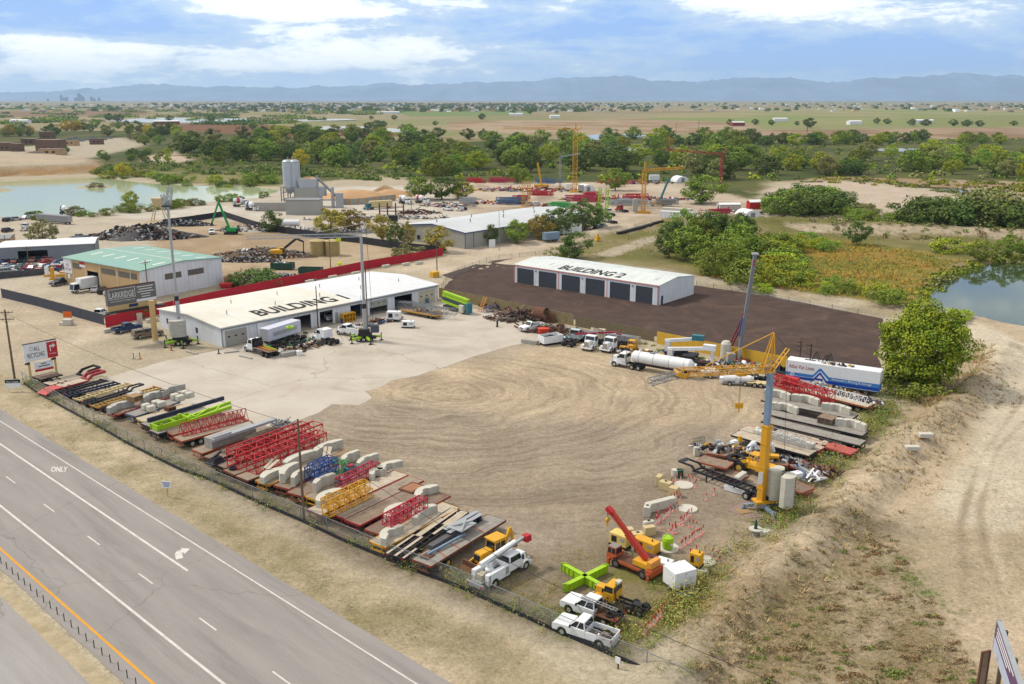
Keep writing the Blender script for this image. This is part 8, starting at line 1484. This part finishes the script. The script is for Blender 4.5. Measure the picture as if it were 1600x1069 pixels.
LF={'mid':leafmat('mid_green_leaves',(104,126,46),(132,146,52)),'dark':leafmat('dark_green_leaves',(76,98,44),(98,116,50)),'olive':leafmat('olive_leaves',(122,126,74),(140,138,82)),'lime':leafmat('yellow_green_leaves',(162,164,40),(128,150,46)),'gold':leafmat('golden_leaves',(196,164,40),(150,146,56)),'ochre':leafmat('ochre_leaves',(168,142,62),(128,128,60)),'bright':leafmat('bright_green_leaves',(150,168,40),(108,146,40),1.0)}
BARK=mat('grey_brown_bark',(116,100,84),.9,0,.2,2.)
def crown_mesh(seed,nclump,nleaf,leaf,R=5.,H=7.5,z0=2.2,lob=.32,flat=1.):
    r=np.random.default_rng(seed);nb=6;ba=r.uniform(0,2*np.pi,nb);bz=r.uniform(.25,.95,nb);ctr=[]
    while len(ctr)<nclump:
        p=r.normal(size=3);p /= np.linalg.norm(p);rad=r.uniform(.35,1)**.5;z=p[2]*rad;th=math.atan2(p[1],p[0]);k=1-lob+lob*sum(math.exp(-((math.cos(th-a)-1)*2.2)**2-((z*.5+.5-q)*2.4)**2) for a,q in zip(ba,bz))*1.1
        prof=1-.35*max(0,z)**2 if z>0 else 1-.25*z*z;ctr.append((p[0]*rad*R*k*prof,p[1]*rad*R*k*prof,z0+H/2+z*H/2*min(1.1,k+.15)*flat))
    ctr=np.array(ctr);n=nclump*nleaf;cr=r.uniform(.55,1.25,nclump)*R*.27;off=r.normal(size=(n,3));off /= np.linalg.norm(off,axis=1)[:,None];off*=(r.uniform(.3,1,n)**.5*np.repeat(cr,nleaf))[:,None];off[:,2]*=.75
    pos=np.repeat(ctr,nleaf,0)+off;nrm=off/np.linalg.norm(off,axis=1)[:,None]+r.normal(size=(n,3))*.5+np.array([0,0,.6]);nrm /= np.linalg.norm(nrm,axis=1)[:,None]
    u=np.cross(nrm,r.normal(size=(n,3)));u /= np.linalg.norm(u,axis=1)[:,None];v=np.cross(nrm,u);s=(leaf*r.uniform(.6,1.3,n))[:,None]*.5
    vs=np.stack([pos-u*s,pos-v*s*.7,pos+u*s,pos+v*s*.7],1).reshape(-1,3);me=bpy.data.meshes.new('crown');me.vertices.add(n*4);me.vertices.foreach_set('co',vs.astype(np.float32).ravel());me.loops.add(n*4);me.loops.foreach_set('vertex_index',np.arange(n*4,dtype=np.int32));me.polygons.add(n);me.polygons.foreach_set('loop_start',np.arange(0,n*4,4,dtype=np.int32));me.polygons.foreach_set('loop_total',np.full(n,4,np.int32));me.update(calc_edges=True);return me,ctr
def tree_meshes(seed,**kw):
    me,ctr=crown_mesh(seed,**kw);b=MB();zt=kw.get('z0',2.2)+kw.get('H',7.5)*.45;k=kw.get('R',5.)/5;b.tube((0,0,-.4),(.1,0,zt*.5),.34*k,8,.26*k);b.tube((.1,0,zt*.5),(0,.2,zt*1.15),.26*k,8,.1*k);rr=random.Random(seed)
    for c in rr.sample(list(map(tuple,ctr)),9):st_=Vector((.05,0,zt*rr.uniform(.3,.8)));mid=st_.lerp(Vector(c),.5)+Vector((0,0,-.3));b.tube(st_,mid,.13*k,6,.08*k);b.tube(mid,Vector(c),.08*k,6,.03*k)
    q=b.mesh('trunk',[BARK]);me.materials.append(LF['mid']);return me,q
PT=[tree_meshes(s,nclump=84,nleaf=54,leaf=.54,R=5.0,H=h,z0=z,lob=l) for s,h,z,l in ((1,9.6,.9,.30),(2,9,.6,.26),(3,11,1.2,.36),(4,9.2,.8,.34),(5,10.4,.5,.26))]
PS=[tree_meshes(s,nclump=56,nleaf=48,leaf=.52,R=5.2,H=6.4,z0=-.6,lob=.36) for s in (11,12,13)]
def tree(name,label,px,py,hgt,leaf,grp=None,kind=None,wd=1.,protos=None,zpos=None,at_=None,seed=0):
    rr=random.Random(seed*7919+int(px*13)+int(py*101));pl_=protos or PT;me,tk=pl_[rr.randrange(len(pl_))];p=at_ or PG(px,py);H0=max(v.co.z for v in list(me.vertices)[::37]);s=hgt/H0
    t=thing(name,label,'shrub' if name.endswith('shrub') else 'tree',p,rr.uniform(0,6.28),grp);t.scale=(s*wd,s*wd,s)
    c=bpy.data.objects.new('crown',me);C.objects.link(c);c.parent=t;c.material_slots[0].link='OBJECT';c.material_slots[0].material=LF[leaf];k=bpy.data.objects.new('trunk',tk);C.objects.link(k);k.parent=t;return t
def inpoly(x,y,pg):
    c=False
    for i in range(len(pg)):(x0,y0),(x1,y1)=pg[i],pg[(i+1) % len(pg)];c ^= ((y0>y) != (y1>y)) and x<(x1-x0)*(y-y0)/(y1-y0+1e-9)+x0
    return c
def wood(name,pg,n,hr,leaves,lb,grp,seed,sep=5.5,wd=(1.0,1.35),protos=None):
    rr=random.Random(seed);W=[P(*p) for p in pg];w2=[(p.x,p.y) for p in W];xs_=[p[0] for p in w2];ys_=[p[1] for p in w2];got=[];k=0
    while len(got)<n and k<n*60:
        k+=1;y=1/(rr.uniform(1/max(ys_),1/min(ys_)));x=rr.uniform(min(xs_),max(xs_))
        if not inpoly(x,y,w2) or any((x-a)**2+(y-b)**2<sep*sep for a,b in got):continue
        got.append((x,y));lf=rr.choices([l for l,_ in leaves],[w for _,w in leaves])[0];nm={'mid': 'mid green','dark': 'dark green','olive': 'olive grey','lime': 'yellow green','gold': 'golden yellow','ochre': 'ochre'}[lf]
        tree(name,nm+' '+lb,0,0,rr.uniform(*hr),lf,nm+' '+grp,None,rr.uniform(*wd),protos,None,Vector((x,y,zat(x,y))),seed+k)
MIX_=[('mid',5),('dark',4),('olive',1.6),('lime',1.6),('gold',.35)]
wood('cottonwood_tree',[(282,252),(300,226),(420,210),(640,214),(705,226),(700,286),(590,262),(520,262),(440,252),(350,258)],92,(11,18),MIX_,'tree in the river wood behind the batch plant','trees behind the batch plant',201,9)
wood('cottonwood_tree',[(705,228),(800,222),(1000,214),(1170,214),(1190,262),(1130,285),(1060,275),(900,272),(800,272),(700,282)],84,(11,17),MIX_,'tree in the river wood behind the far crane yard','trees behind the far crane yard',202,9)
wood('river_tree',[(1185,224),(1250,222),(1400,219),(1580,222),(1580,228),(1400,227),(1230,231),(1188,230)],34,(10,14),[('mid',5),('lime',2),('dark',2)],'tree in the straight distant row on the right bank','trees of the straight distant row',203,9)
wood('river_tree',[(1170,272),(1210,246),(1330,252),(1480,240),(1620,245),(1620,285),(1500,272),(1370,276),(1240,278)],46,(9,15),[('mid',4),('lime',3),('olive',2),('dark',1)],'tree of the loose belt beyond the sand bar','trees of the loose belt beyond the sand bar',204,9)
wood('elm_tree',[(-10,208),(60,203),(180,197),(280,204),(278,224),(235,230),(190,216),(100,212),(-10,216)],46,(9,15),[('mid',4),('olive',3),('dark',3),('lime',1),('gold',.5)],'tree in the wood behind the brown plant buildings','trees behind the brown plant',205,10)
wood('elm_tree',[(140,247),(180,243),(250,240),(300,252),(230,258),(150,252)],14,(4,7),[('dark',3),('mid',2),('lime',1)],'bushy tree on the levee above the pond','bushy trees on the levee',206,6)
wood('willow_shrub',[(150,272),(210,273),(300,287),(440,283),(442,292),(300,292),(215,281),(158,277)],24,(3,6.5),[('mid',4),('lime',1.4),('dark',1)],'shrub on the far bank of the pale pond','shrubs on the far pond bank',207,3.4,(1,1.4),PS)
wood('willow_shrub',[(10,340),(140,334),(300,318),(420,304),(425,309),(300,324),(140,340),(12,346)],26,(1.6,4.2),[('mid',3),('olive',2),('dark',1)],'low shrub on the near bank of the pale pond','shrubs on the near pond bank',208,3,(1,1.3),PS)
wood('willow_tree',[(1040,404),(1060,384),(1110,372),(1165,382),(1170,440),(1110,438),(1050,424)],15,(8,12.5),[('dark',3),('mid',5)],'tall bushy tree in the dense clump behind the garage','tall bushy trees behind the garage',209,5,(.9,1.15))
wood('willow_tree',[(1150,376),(1215,380),(1245,398),(1240,444),(1190,458),(1140,444)],15,(4.5,8),[('lime',4),('mid',5)],'round light green willow at the marsh side of the dense clump','light willows at the marsh side of the clump',216,4.5,(1.0,1.3),PS)
wood('willow_shrub',[(1180,462),(1240,440),(1330,450),(1420,470),(1420,485),(1280,468)],12,(2,4.5),[('lime',3),('mid',3),('olive',1)],'rounded shrub at the edge of the ochre marsh','shrubs at the edge of the ochre marsh',210,4,(1.1,1.5),PS)
wood('willow_shrub',[(1230,385),(1260,376),(1300,384),(1290,396),(1240,396)],8,(2.5,4),[('lime',3),('mid',2)],'light shrub behind the dense clump by the marsh','light shrubs behind the dense clump',211,4,(1.1,1.5),PS)
wood('willow_tree',[(1205,334),(1225,322),(1290,318),(1322,326),(1300,336),(1250,340)],15,(7,12),[('dark',3),('mid',4),('olive',2)],'tree between the levee road and the sand bar','trees between levee and sand bar',212,7,(1.1,1.4),PS)
wood('willow_shrub',[(1300,338),(1330,330),(1400,345),(1430,352),(1390,356),(1310,346)],12,(3,6),[('mid',3),('olive',2),('lime',1)],'low shrub between the sand bar and the levee road','low shrubs below the sand bar',214,5,(1.1,1.5),PS)
wood('willow_shrub',[(140,293),(158,293),(158,290),(140,290)],3,(1.5,2.2),[('olive',3)],'low olive shrub on the pond islet','shrubs on the pond islet',215,3,(1.3,1.7),PS)
wood('willow_tree',[(1425,357),(1460,346),(1520,340),(1640,345),(1640,372),(1480,364)],20,(8,13),[('dark',4),('olive',3),('mid',2)],'tree in the thick grove right of the levee road','trees of the thick grove by the river bend',213,7,(1.1,1.35),PS)
for nm,lb,px,py,h,lf,wd in (('elm_tree','grey green spreading tree beside the slate shed',68,384,9,'olive',1.2),('elm_tree','small dark tree in front of the slate shed corner',84,398,5.5,'dark',1.1),('elm_tree','dark tree beside the black screen fence and white tank',425,362,8,'dark',1.1),('elm_tree','ochre autumn tree behind the black screen fence, the left one of two',517,366,9,'ochre',1.3),('elm_tree','ochre autumn tree next to the grey crane apex',549,362,8.5,'ochre',1.3),('elm_tree','olive ochre tree beside the fence near the warehouse corner',598,376,9,'ochre',1.0),('elm_tree','slender green tree between two ochre trees',618,386,8.5,'dark',.85),('elm_tree','ochre tree in front of the warehouse gable',638,383,8,'ochre',.9),('elm_tree','ochre tree standing alone by the red fence end',686,394,8.5,'ochre',1.15),('dense_shrub','grey green shrub leaning over the red fence',635,405,5,'olive',1.3),('dense_shrub','dark green shrub over the red fence behind the workshop',408,446,4.5,'dark',1.5),('dense_shrub','dark shrub beside the timber crate',372,447,3.5,'dark',1.2),('dense_shrub','dark ivy like shrub hanging on the red fence under the billboard',205,498,4,'dark',1.2),('dense_shrub','bright green shrub by the tan shed wall',202,446,3,'bright',1.4),('elm_tree','fresh green tree in front of the warehouse long wall',808,380,8,'mid',1.1),('elm_tree','orange ochre tree between two green trees by the warehouse',844,374,8.5,'ochre',1.1),('elm_tree','dark green tree beside the blue grey box body',874,368,10,'dark',1.2),('elm_tree','deep green tree next to the lime masts, larger of the two',914,360,11.5,'dark',1.25),('elm_tree','mid green tree filling the gap beside the parked cars',932,357,9.5,'mid',1.1),('elm_tree','slim dark tree by the light pole and warehouse sign',768,383,7,'dark',.7),('elm_tree','dark bushy tree right behind the garage roof',897,404,8.5,'dark',1.2),('dense_shrub','light green shrub beside the dark bushy tree behind the garage',876,404,4,'mid',1.2),('elm_tree','broad dark green tree standing in the far crane yard',1096,318,13.5,'mid',1.5),('elm_tree','mid green tree behind the red sections near the yellow crane',961,298,12,'mid',1.1),('elm_tree','green tree behind the folded yellow masts',809,286,11,'mid',1.1),('elm_tree','yellow green bushy tree at the end of the pale yard',723,311,8.5,'lime',1.4),('elm_tree','dark tree at the wood corner beside the pale yard',690,312,11,'dark',1.4),('elm_tree','green tree in the wood corner beside the yellow green one',655,312,11,'mid',1.3),('elm_tree','lone dark tree on the levee slope',1338,383,8,'dark',.9),('dense_shrub','light green round shrub on the far levee slope',1476,394,5,'lime',1.5),('elm_tree','golden autumn tree on the far pond bank',193,277,9,'gold',1.0),('elm_tree','yellow green tree on the near pond bank',205,322,7,'lime',1.0),('elm_tree','golden tree behind the two silos',470,262,13,'gold',.7),('elm_tree','small dark tree beside the brown plant road',103,241,7,'dark',.9)):
    tree(nm,lb,px,py,h,lf,None,None,wd,PS if nm=='dense_shrub' else None)
bm_=[tree_meshes(31,nclump=230,nleaf=150,leaf=.42,R=6.2,H=14,z0=.4,lob=.26)];tree('cottonwood_tree','large bright yellow green tree standing beside the grey fence and van trailer',1437,606,HT(1437,606,466),'bright',None,None,1.02,bm_);tree('dense_shrub','dark green shrub under the large yellow green tree',1418,612,4.5,'mid',None,None,1.4,PS);tree('dense_shrub','pale green shrub behind the large yellow green tree',1497,500,2.6,'lime',None,None,1.5,PS)
for i,(px,py,h) in enumerate(((575,203,10),(590,202,12),(598,199,9),(630,206,9),(684,216,11),(732,218,11),(755,219,11),(690,175,12),(532,173,13),(616,187,9),(580,187,8),(803,178,11),(828,178,12),(870,178,10),(753,187,12),(1264,200,14),(1180,195,9),(1205,196,9),(1245,196,7),(1140,195,9),(1370,194,10),(1386,194,9),(1425,197,11),(1446,197,10),(1490,197,10),(1510,198,10),(1530,198,9),(1584,197,8),(1385,172,9),(1560,170,9),(1420,171,8),(1475,172,8),(330,190,12),(170,189,14),(185,190,12),(265,190,11),(215,205,13),(262,210,14),(395,203,9),(680,196,7))):tree('plain_tree','dark round tree standing on the open plain',px,py,h*1.2,'dark','scattered trees on the plain',None,1.3)
def tufts(name,label,spots,n,hr,mats,seed,spread,blades=9):
    rr=random.Random(seed);b=MB();sg=[(P(*a),P(*c)) for a,c in zip(spots,spots[1:])] if spread[0] != 'area' else None;w2=[(P(*p).x,P(*p).y) for p in spots];xs_=[p[0] for p in w2];ys_=[p[1] for p in w2];ln=[(c-a).length for a,c in sg] if sg else None;k=0
    while k<n:
        if sg:a,c=rr.choices(sg,ln)[0];q=a.lerp(c,rr.random());d=(c-a).normalized();o_=rr.gauss(spread[1],spread[2]);x,y=q.x-d.y*o_,q.y+d.x*o_
        else:
            x=rr.uniform(min(xs_),max(xs_));y=1/rr.uniform(1/max(ys_),1/min(ys_))
            if not inpoly(x,y,w2):continue
        k+=1
        if fbm(np.array([x*.16]),np.array([y*.16]),88)[0]<.47 and rr.random()<.8:continue
        z=zat(x,y)-.02;b.mt(min(len(mats)-1,int(abs(rr.gauss(0,.9))*1.2)) if rr.random()<.75 else rr.randrange(len(mats)));h=rr.uniform(*hr)*rr.choice((.6,1,1,1.4));w_=h*.5
        if name=='weeds':                                  # leafy clump
            for _ in range(blades*5):
                d=Vector((rr.gauss(0,.42),rr.gauss(0,.42),abs(rr.gauss(.1,.5))));c=Vector((x,y,z))+d*h;u=Vector((rr.gauss(0,1),rr.gauss(0,1),rr.gauss(0,1))).normalized()*h*rr.uniform(.05,.11);v=u.cross(d+Vector((.1,.2,.4))).normalized()*u.length*.7;b.add([c-u,c-v,c+u,c+v],[(0,1,2,3)])
            continue
        for _ in range(blades):
            a=rr.uniform(0,6.28);r1=rr.uniform(0,w_*.5);r2=r1+rr.uniform(.5,2.2)*w_;ca,sa=math.cos(a),math.sin(a);t_=h*rr.uniform(.05,.10);hh=h*rr.uniform(.25,.9)
            b.add([(x+ca*r1-sa*t_,y+sa*r1+ca*t_,z),(x+ca*r1+sa*t_,y+sa*r1-ca*t_,z),(x+ca*r2+sa*t_*.4,y+sa*r2-ca*t_*.4,z+hh),(x+ca*r2-sa*t_*.4,y+sa*r2+ca*t_*.4,z+hh)],[(0,1,2,3)])
    me=b.mesh(name,mats);o=bpy.data.objects.new(name,me);C.objects.link(o);tag(o,label,None,None,'stuff')
G_=[mat('weed_'+n,c,.9,0,.2,.6,k=1.0) for n,c in (('green',(118,132,62)),('yellow',(160,152,74)),('dull',(132,124,82)),('ochre',(166,134,78)),('fresh',(98,140,52)))];S_=[mat('straw_'+n,c,.95,0,.2,.6,k=.84) for n,c in (('pale',(190,168,124)),('grey',(156,138,104)),('brown',(150,118,82)),('green',(142,142,84)))]
FL=[(36,597),(200,692),(360,765),(600,870),(860,980),(1080,1078)]
tufts('weeds','green and yellow weeds growing along the chain link fence',FL,800,(.4,1.0),[G_[0],G_[2],G_[1],G_[4]],301,('line',.5,.8));tufts('weeds','weeds and yellow grass under the trailer tails',[(250,690),(470,795),(640,880),(880,975)],420,(.25,.6),[G_[2],G_[1],G_[0]],302,('line',1.6,1.6));tufts('weeds','yellow green weeds between the parked machines at the corner',[(760,900),(860,840),(960,860),(900,905),(880,950),(1000,970),(1080,900),(1110,880),(1060,990),(990,1030),(870,985)],900,(.18,.5),[G_[1],G_[0],G_[3]],303,('area',),7)
tufts('weeds','tall green and ochre weeds along the foot of the bank',[(1010,1020),(1070,950),(1130,885),(1200,835),(1270,765),(1330,700),(1390,640),(1440,600)],1900,(.5,1.2),[G_[0],G_[1],G_[3],G_[4],G_[2]],304,('line',.2,1.5));tufts('dry_grass','straw coloured grass on the face of the bank',[(1060,1060),(1160,950),(1245,870),(1330,790),(1430,695),(1500,632),(1560,580)],2000,(.25,.6),[S_[0],S_[1],S_[2],S_[3]],305,('line',-1.0,2.6),7)
tufts('dry_grass','dry brown and green tufts spread over the vacant lot',[(1120,1000),(1230,890),(1330,800),(1400,850),(1470,960),(1560,1090),(1090,1090),(1060,1050)],6500,(.10,.28),[S_[1],S_[0],S_[2],S_[3]],306,('area',),6);tufts('dry_grass','sparse tufts on the sandy part of the lot',[(1330,790),(1440,690),(1540,620),(1640,640),(1640,1040),(1540,1040),(1420,880)],700,(.1,.28),[S_[0],S_[3],S_[1]],307,('area',),6);tufts('weeds','fresh green weeds in small patches on the lot',[(1405,868),(1412,900),(1440,925),(1490,950),(1498,960)],130,(.2,.5),[G_[4],G_[0]],308,('line',0,.8));tufts('dry_grass','short dry grass on the roadside verge',[(60,640),(200,722),(350,800),(520,880),(700,960),(880,1040),(860,1075),(640,1000),(430,890),(240,780)],1800,(.06,.16),[S_[0],S_[1],S_[3]],309,('area',),5)
tufts('dry_grass','ochre and green marsh grass around the dark pond',[(1090,430),(1180,385),(1330,378),(1480,400),(1520,412),(1450,445),(1440,480),(1300,466),(1150,448)],7000,(.4,1.0),[mat('marsh_ochre',(178,150,62),.9,0,.2,.3,k=.9),G_[0],G_[1],mat('marsh_rust',(174,120,52),.9,0,.2,.3,k=.95)],310,('area',),6);tufts('dry_grass','tawny grass along the lane beside the large tree',[(1430,620),(1480,575),(1520,535),(1560,545),(1540,580),(1500,615),(1450,650)],900,(.3,.8),[S_[0],G_[3],S_[3],G_[2]],311,('area',),7);tufts('dry_grass','dry grass on the levee and lane edges',[(900,400),(1000,350),(1230,350),(1600,372),(1600,385),(1240,370),(1060,400)],1500,(.4,.9),[S_[0],S_[3],S_[2],G_[0]],312,('area',),5)
def brush(name,label,pg,n,s,mats,seed,row=0):
    rr=random.Random(seed);w2=[(P(*p).x,P(*p).y) for p in pg];xs_=[p[0] for p in w2];ys_=[p[1] for p in w2];b=MB();k=0
    while k<n:
        x=rr.uniform(min(xs_),max(xs_));y=1/rr.uniform(1/max(ys_),1/min(ys_))
        if not inpoly(x,y,w2):continue
        k+=1;z=zat(x,y);b.mt(rr.randrange(len(mats)));R_=rr.uniform(*s);m_=rr.randint(1,row) if row else 1
        for j_ in range(34*m_):
            if j_ % 34==0 and j_:x+=R_*rr.uniform(.9,1.7)*(1 if k % 2 else -1);y+=R_*rr.uniform(-.5,.5)
            d=Vector((rr.gauss(0,1),rr.gauss(0,1),abs(rr.gauss(0,.8)))).normalized()*R_*rr.uniform(.5,1);c=Vector((x,y,z))+d;u=Vector((rr.gauss(0,1),rr.gauss(0,1),rr.gauss(0,1))).normalized()*R_*.24;v=u.cross(d.normalized()+Vector((.2,.1,0)));b.add([c-u,c-v,c+u,c+v],[(0,1,2,3)])
    o=bpy.data.objects.new(name,b.mesh(name,mats));C.objects.link(o);tag(o,label,None,None,'stuff')
brush('undergrowth','low bushes filling the floor of the river wood',[(275,255),(300,222),(440,212),(700,224),(1000,214),(1190,222),(1640,216),(1640,285),(1200,280),(1060,284),(740,284),(590,266),(440,262)],700,(2.2,4.6),[LF['dark'],LF['mid'],LF['olive'],LF['lime']],320);brush('undergrowth','distant bushes along the river and field edges',[(-60,168),(1000,166),(1000,172),(600,178),(420,200),(200,186),(-60,200)],190,(5,11),[LF['dark'],LF['olive'],LF['mid']],321,9);brush('undergrowth','grey green sagebrush on the river flats',[(1200,345),(1300,330),(1640,380),(1640,395),(1380,372),(1230,358)],160,(.8,1.8),[LF['olive'],S_[1],LF['mid']],322)
brush('undergrowth','scrubby grey brown bushes on the vacant lot',[(1110,1000),(1220,900),(1350,800),(1400,850),(1460,950),(1540,1080),(1100,1085)],260,(.15,.4),[S_[1],S_[2],G_[2],G_[0]],323,3);brush('undergrowth','green weeds along the fences behind the trucks',[(780,494),(900,516),(1020,540),(1230,584),(1220,592),(1100,574),(990,552),(880,528)],130,(.3,.7),[G_[0],G_[1],G_[4]],324,2);brush('undergrowth','shrubs on the levee between pond and river wood',[(150,258),(300,252),(450,260),(600,270),(690,282),(600,284),(450,276),(300,272),(160,268)],200,(1.2,3),[LF['mid'],LF['dark'],LF['olive']],325,3);brush('undergrowth','scrub between river bend and crane yard',[(1180,285),(1300,276),(1640,288),(1640,335),(1540,318),(1430,294),(1240,284)],160,(1,2.6),[LF['mid'],LF['olive'],LF['lime']],326,3)
brush('undergrowth','green reeds and bushes around the dark pond shore',[(1436,470),(1444,446),(1470,430),(1508,412),(1560,403),(1660,402),(1660,409),(1560,410),(1512,418),(1480,433),(1454,448),(1447,470)],90,(.7,1.9),[LF['mid'],LF['lime'],LF['olive']],327,2)
for px,py,h in ((1530,409,6),(1572,404,7.5),(1610,403,6.5)):tree('willow_tree','round willow on the far shore of the dark pond',px,py,h,'mid','willows on the dark pond shore',None,1.2)
# ---------------- far plain, town and mountains ----------------
rr=random.Random(77);TB2=[WHITE,CONB,TAN,GREY,mat('far_roofs',(120,108,100),.9),LF['dark'],LF['dark']]
b=MB()
for i in range(2600):
    px=rr.choice((rr.uniform(300,1010),rr.uniform(420,900),rr.uniform(-20,1640)));y_=rr.uniform(3400,8500);x=(px-800)/FPX*y_*1.03;s=rr.uniform(5,11);h=rr.uniform(4,9);k=rr.randrange(7);b.mt(k);a=rr.uniform(0,3);z=-.5
    if k>4:h*=1.7;s*=1.3
    b.fr(x-s,x+s,y_-s,y_+s,z,z+h,s*.3,s*.3)
o=ob('far_town',b,TB2);tag(o,'distant town of pale houses and dark trees on the plain',None,None,'stuff')
for px,py,wd,lb in ((1432,193,30,'long white farm shed among the dark plain trees'),(1328,195,26,'white farm shed beside a low dark tree'),(795,181,40,'white farm buildings beside the green pasture'),(860,185,24,'white shed on the dry plain'),(590,178,70,'very long white greenhouse roof by the pasture'),(1145,197,24,'red roofed farm shed among trees'),(1210,190,30,'white house with sheds on the plain'),(240,195,46,'red and white low buildings by the brown field'),(15,193,40,'pale long building at the edge of the left wood')):shed('farm_building',lb,PG(px,py),rr.uniform(-.3,.3),wd,12,6,1.5,REDR if lb.startswith('red') else WHITE,WHITE)
for i,(px,h) in enumerate(((142,7),(146,4),(150,5),(163,4),(168,9),(171,7),(174,5),(186,5),(190,3),(197,4),(30,3),(122,3))):y_=17000.;t=(px-800)/FPX*y_*1.034;s=rr.uniform(14,22);b=MB();b.box(t-s,t+s,y_-s,y_+s,-.5,h/FPX*y_*1.2);b.box(t-s*.5,t+s*.5,y_-s*.5,y_+s*.5,h/FPX*y_*1.2,h/FPX*y_*1.35);o=ob('distant_tower',b,GREY);tag(o,'pale tower block in the hazy far skyline','tower','towers of the far skyline')
p=P(1177,164);t=thing('water_tower','white water tower on the far horizon','tower',(p.x*2,p.y*1.6,0));y2=p.y*1.6;b=MB();b.lathe([(7,0),(6,20),(11,28),(11,36),(5,42)],12);ob('tank',b,WHITE,t)
def range_(name,prof,R,depth,m,seed):
    xs_=np.array([p[0] for p in prof]);ys_=np.array([p[1] for p in prof]);px=np.linspace(xs_[0],xs_[-1],420);y=np.interp(px,xs_,ys_);x=(px-800)/FPX*R*1.034;h=CAMH+(154-y)/FPX*R*1.034+(fbm(px*.12,px*0+3,seed)-.5)*70+(fbm(px*.55,px*0+7,seed+9)-.5)*45
    rows=[(-1.,-.04,0),(-.75,.2,.5),(-.5,.42,.5),(-.25,.66,.35),(0,1.,.0),(.5,.4,.2),(1.,-.04,0)];vs=[]
    for d,f,q in rows:z=h*f*(1+q*(fbm(px*.16+d*5,px*.03+d*9,seed+4)-.5)*1.1);vs+=list(zip(x,R+d*depth+0*x,z))
    n=len(px);fs=[(j*n+i,j*n+i+1,(j+1)*n+i+1,(j+1)*n+i) for j in range(len(rows)-1) for i in range(n-1)];b=MB();b.add(vs,fs);o=ob(name,b,m,smooth=True);tag(o,kind='structure')
MT=mat('hazed_mountain_slope',(134,154,184),.95,0,.25,.0012,(108,130,158),.5,.0006)  # pale blue of distance haze put into the slope colour
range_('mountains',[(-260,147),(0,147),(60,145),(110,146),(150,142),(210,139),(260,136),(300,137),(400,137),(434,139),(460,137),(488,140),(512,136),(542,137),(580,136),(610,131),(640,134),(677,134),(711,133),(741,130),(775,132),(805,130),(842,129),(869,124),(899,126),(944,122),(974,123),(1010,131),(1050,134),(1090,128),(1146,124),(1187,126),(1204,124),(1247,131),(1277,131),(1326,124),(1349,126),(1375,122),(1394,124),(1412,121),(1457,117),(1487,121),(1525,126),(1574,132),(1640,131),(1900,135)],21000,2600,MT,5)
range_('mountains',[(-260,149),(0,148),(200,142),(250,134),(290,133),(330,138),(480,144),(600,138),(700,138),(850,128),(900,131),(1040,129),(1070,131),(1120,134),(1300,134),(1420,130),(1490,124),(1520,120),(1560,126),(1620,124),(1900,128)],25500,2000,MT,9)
hm=bpy.data.materials.new('haze_air');hm.use_nodes=True;nt=hm.node_tree;nt.nodes.clear();pv=mk(nt,'ShaderNodeVolumePrincipled');pv.inputs['Color'].default_value=(.50,.73,1,1);pv.inputs['Density'].default_value=4.0e-5;pv.inputs['Anisotropy'].default_value=.2;mo=mk(nt,'ShaderNodeOutputMaterial');nt.links.new(pv.outputs[0],mo.inputs['Volume'])
o=ob('haze',MB().box(-29000,29000,-800,30500,-60,800),hm);tag(o,'thin pale blue haze over the whole plain',None,None,'stuff')
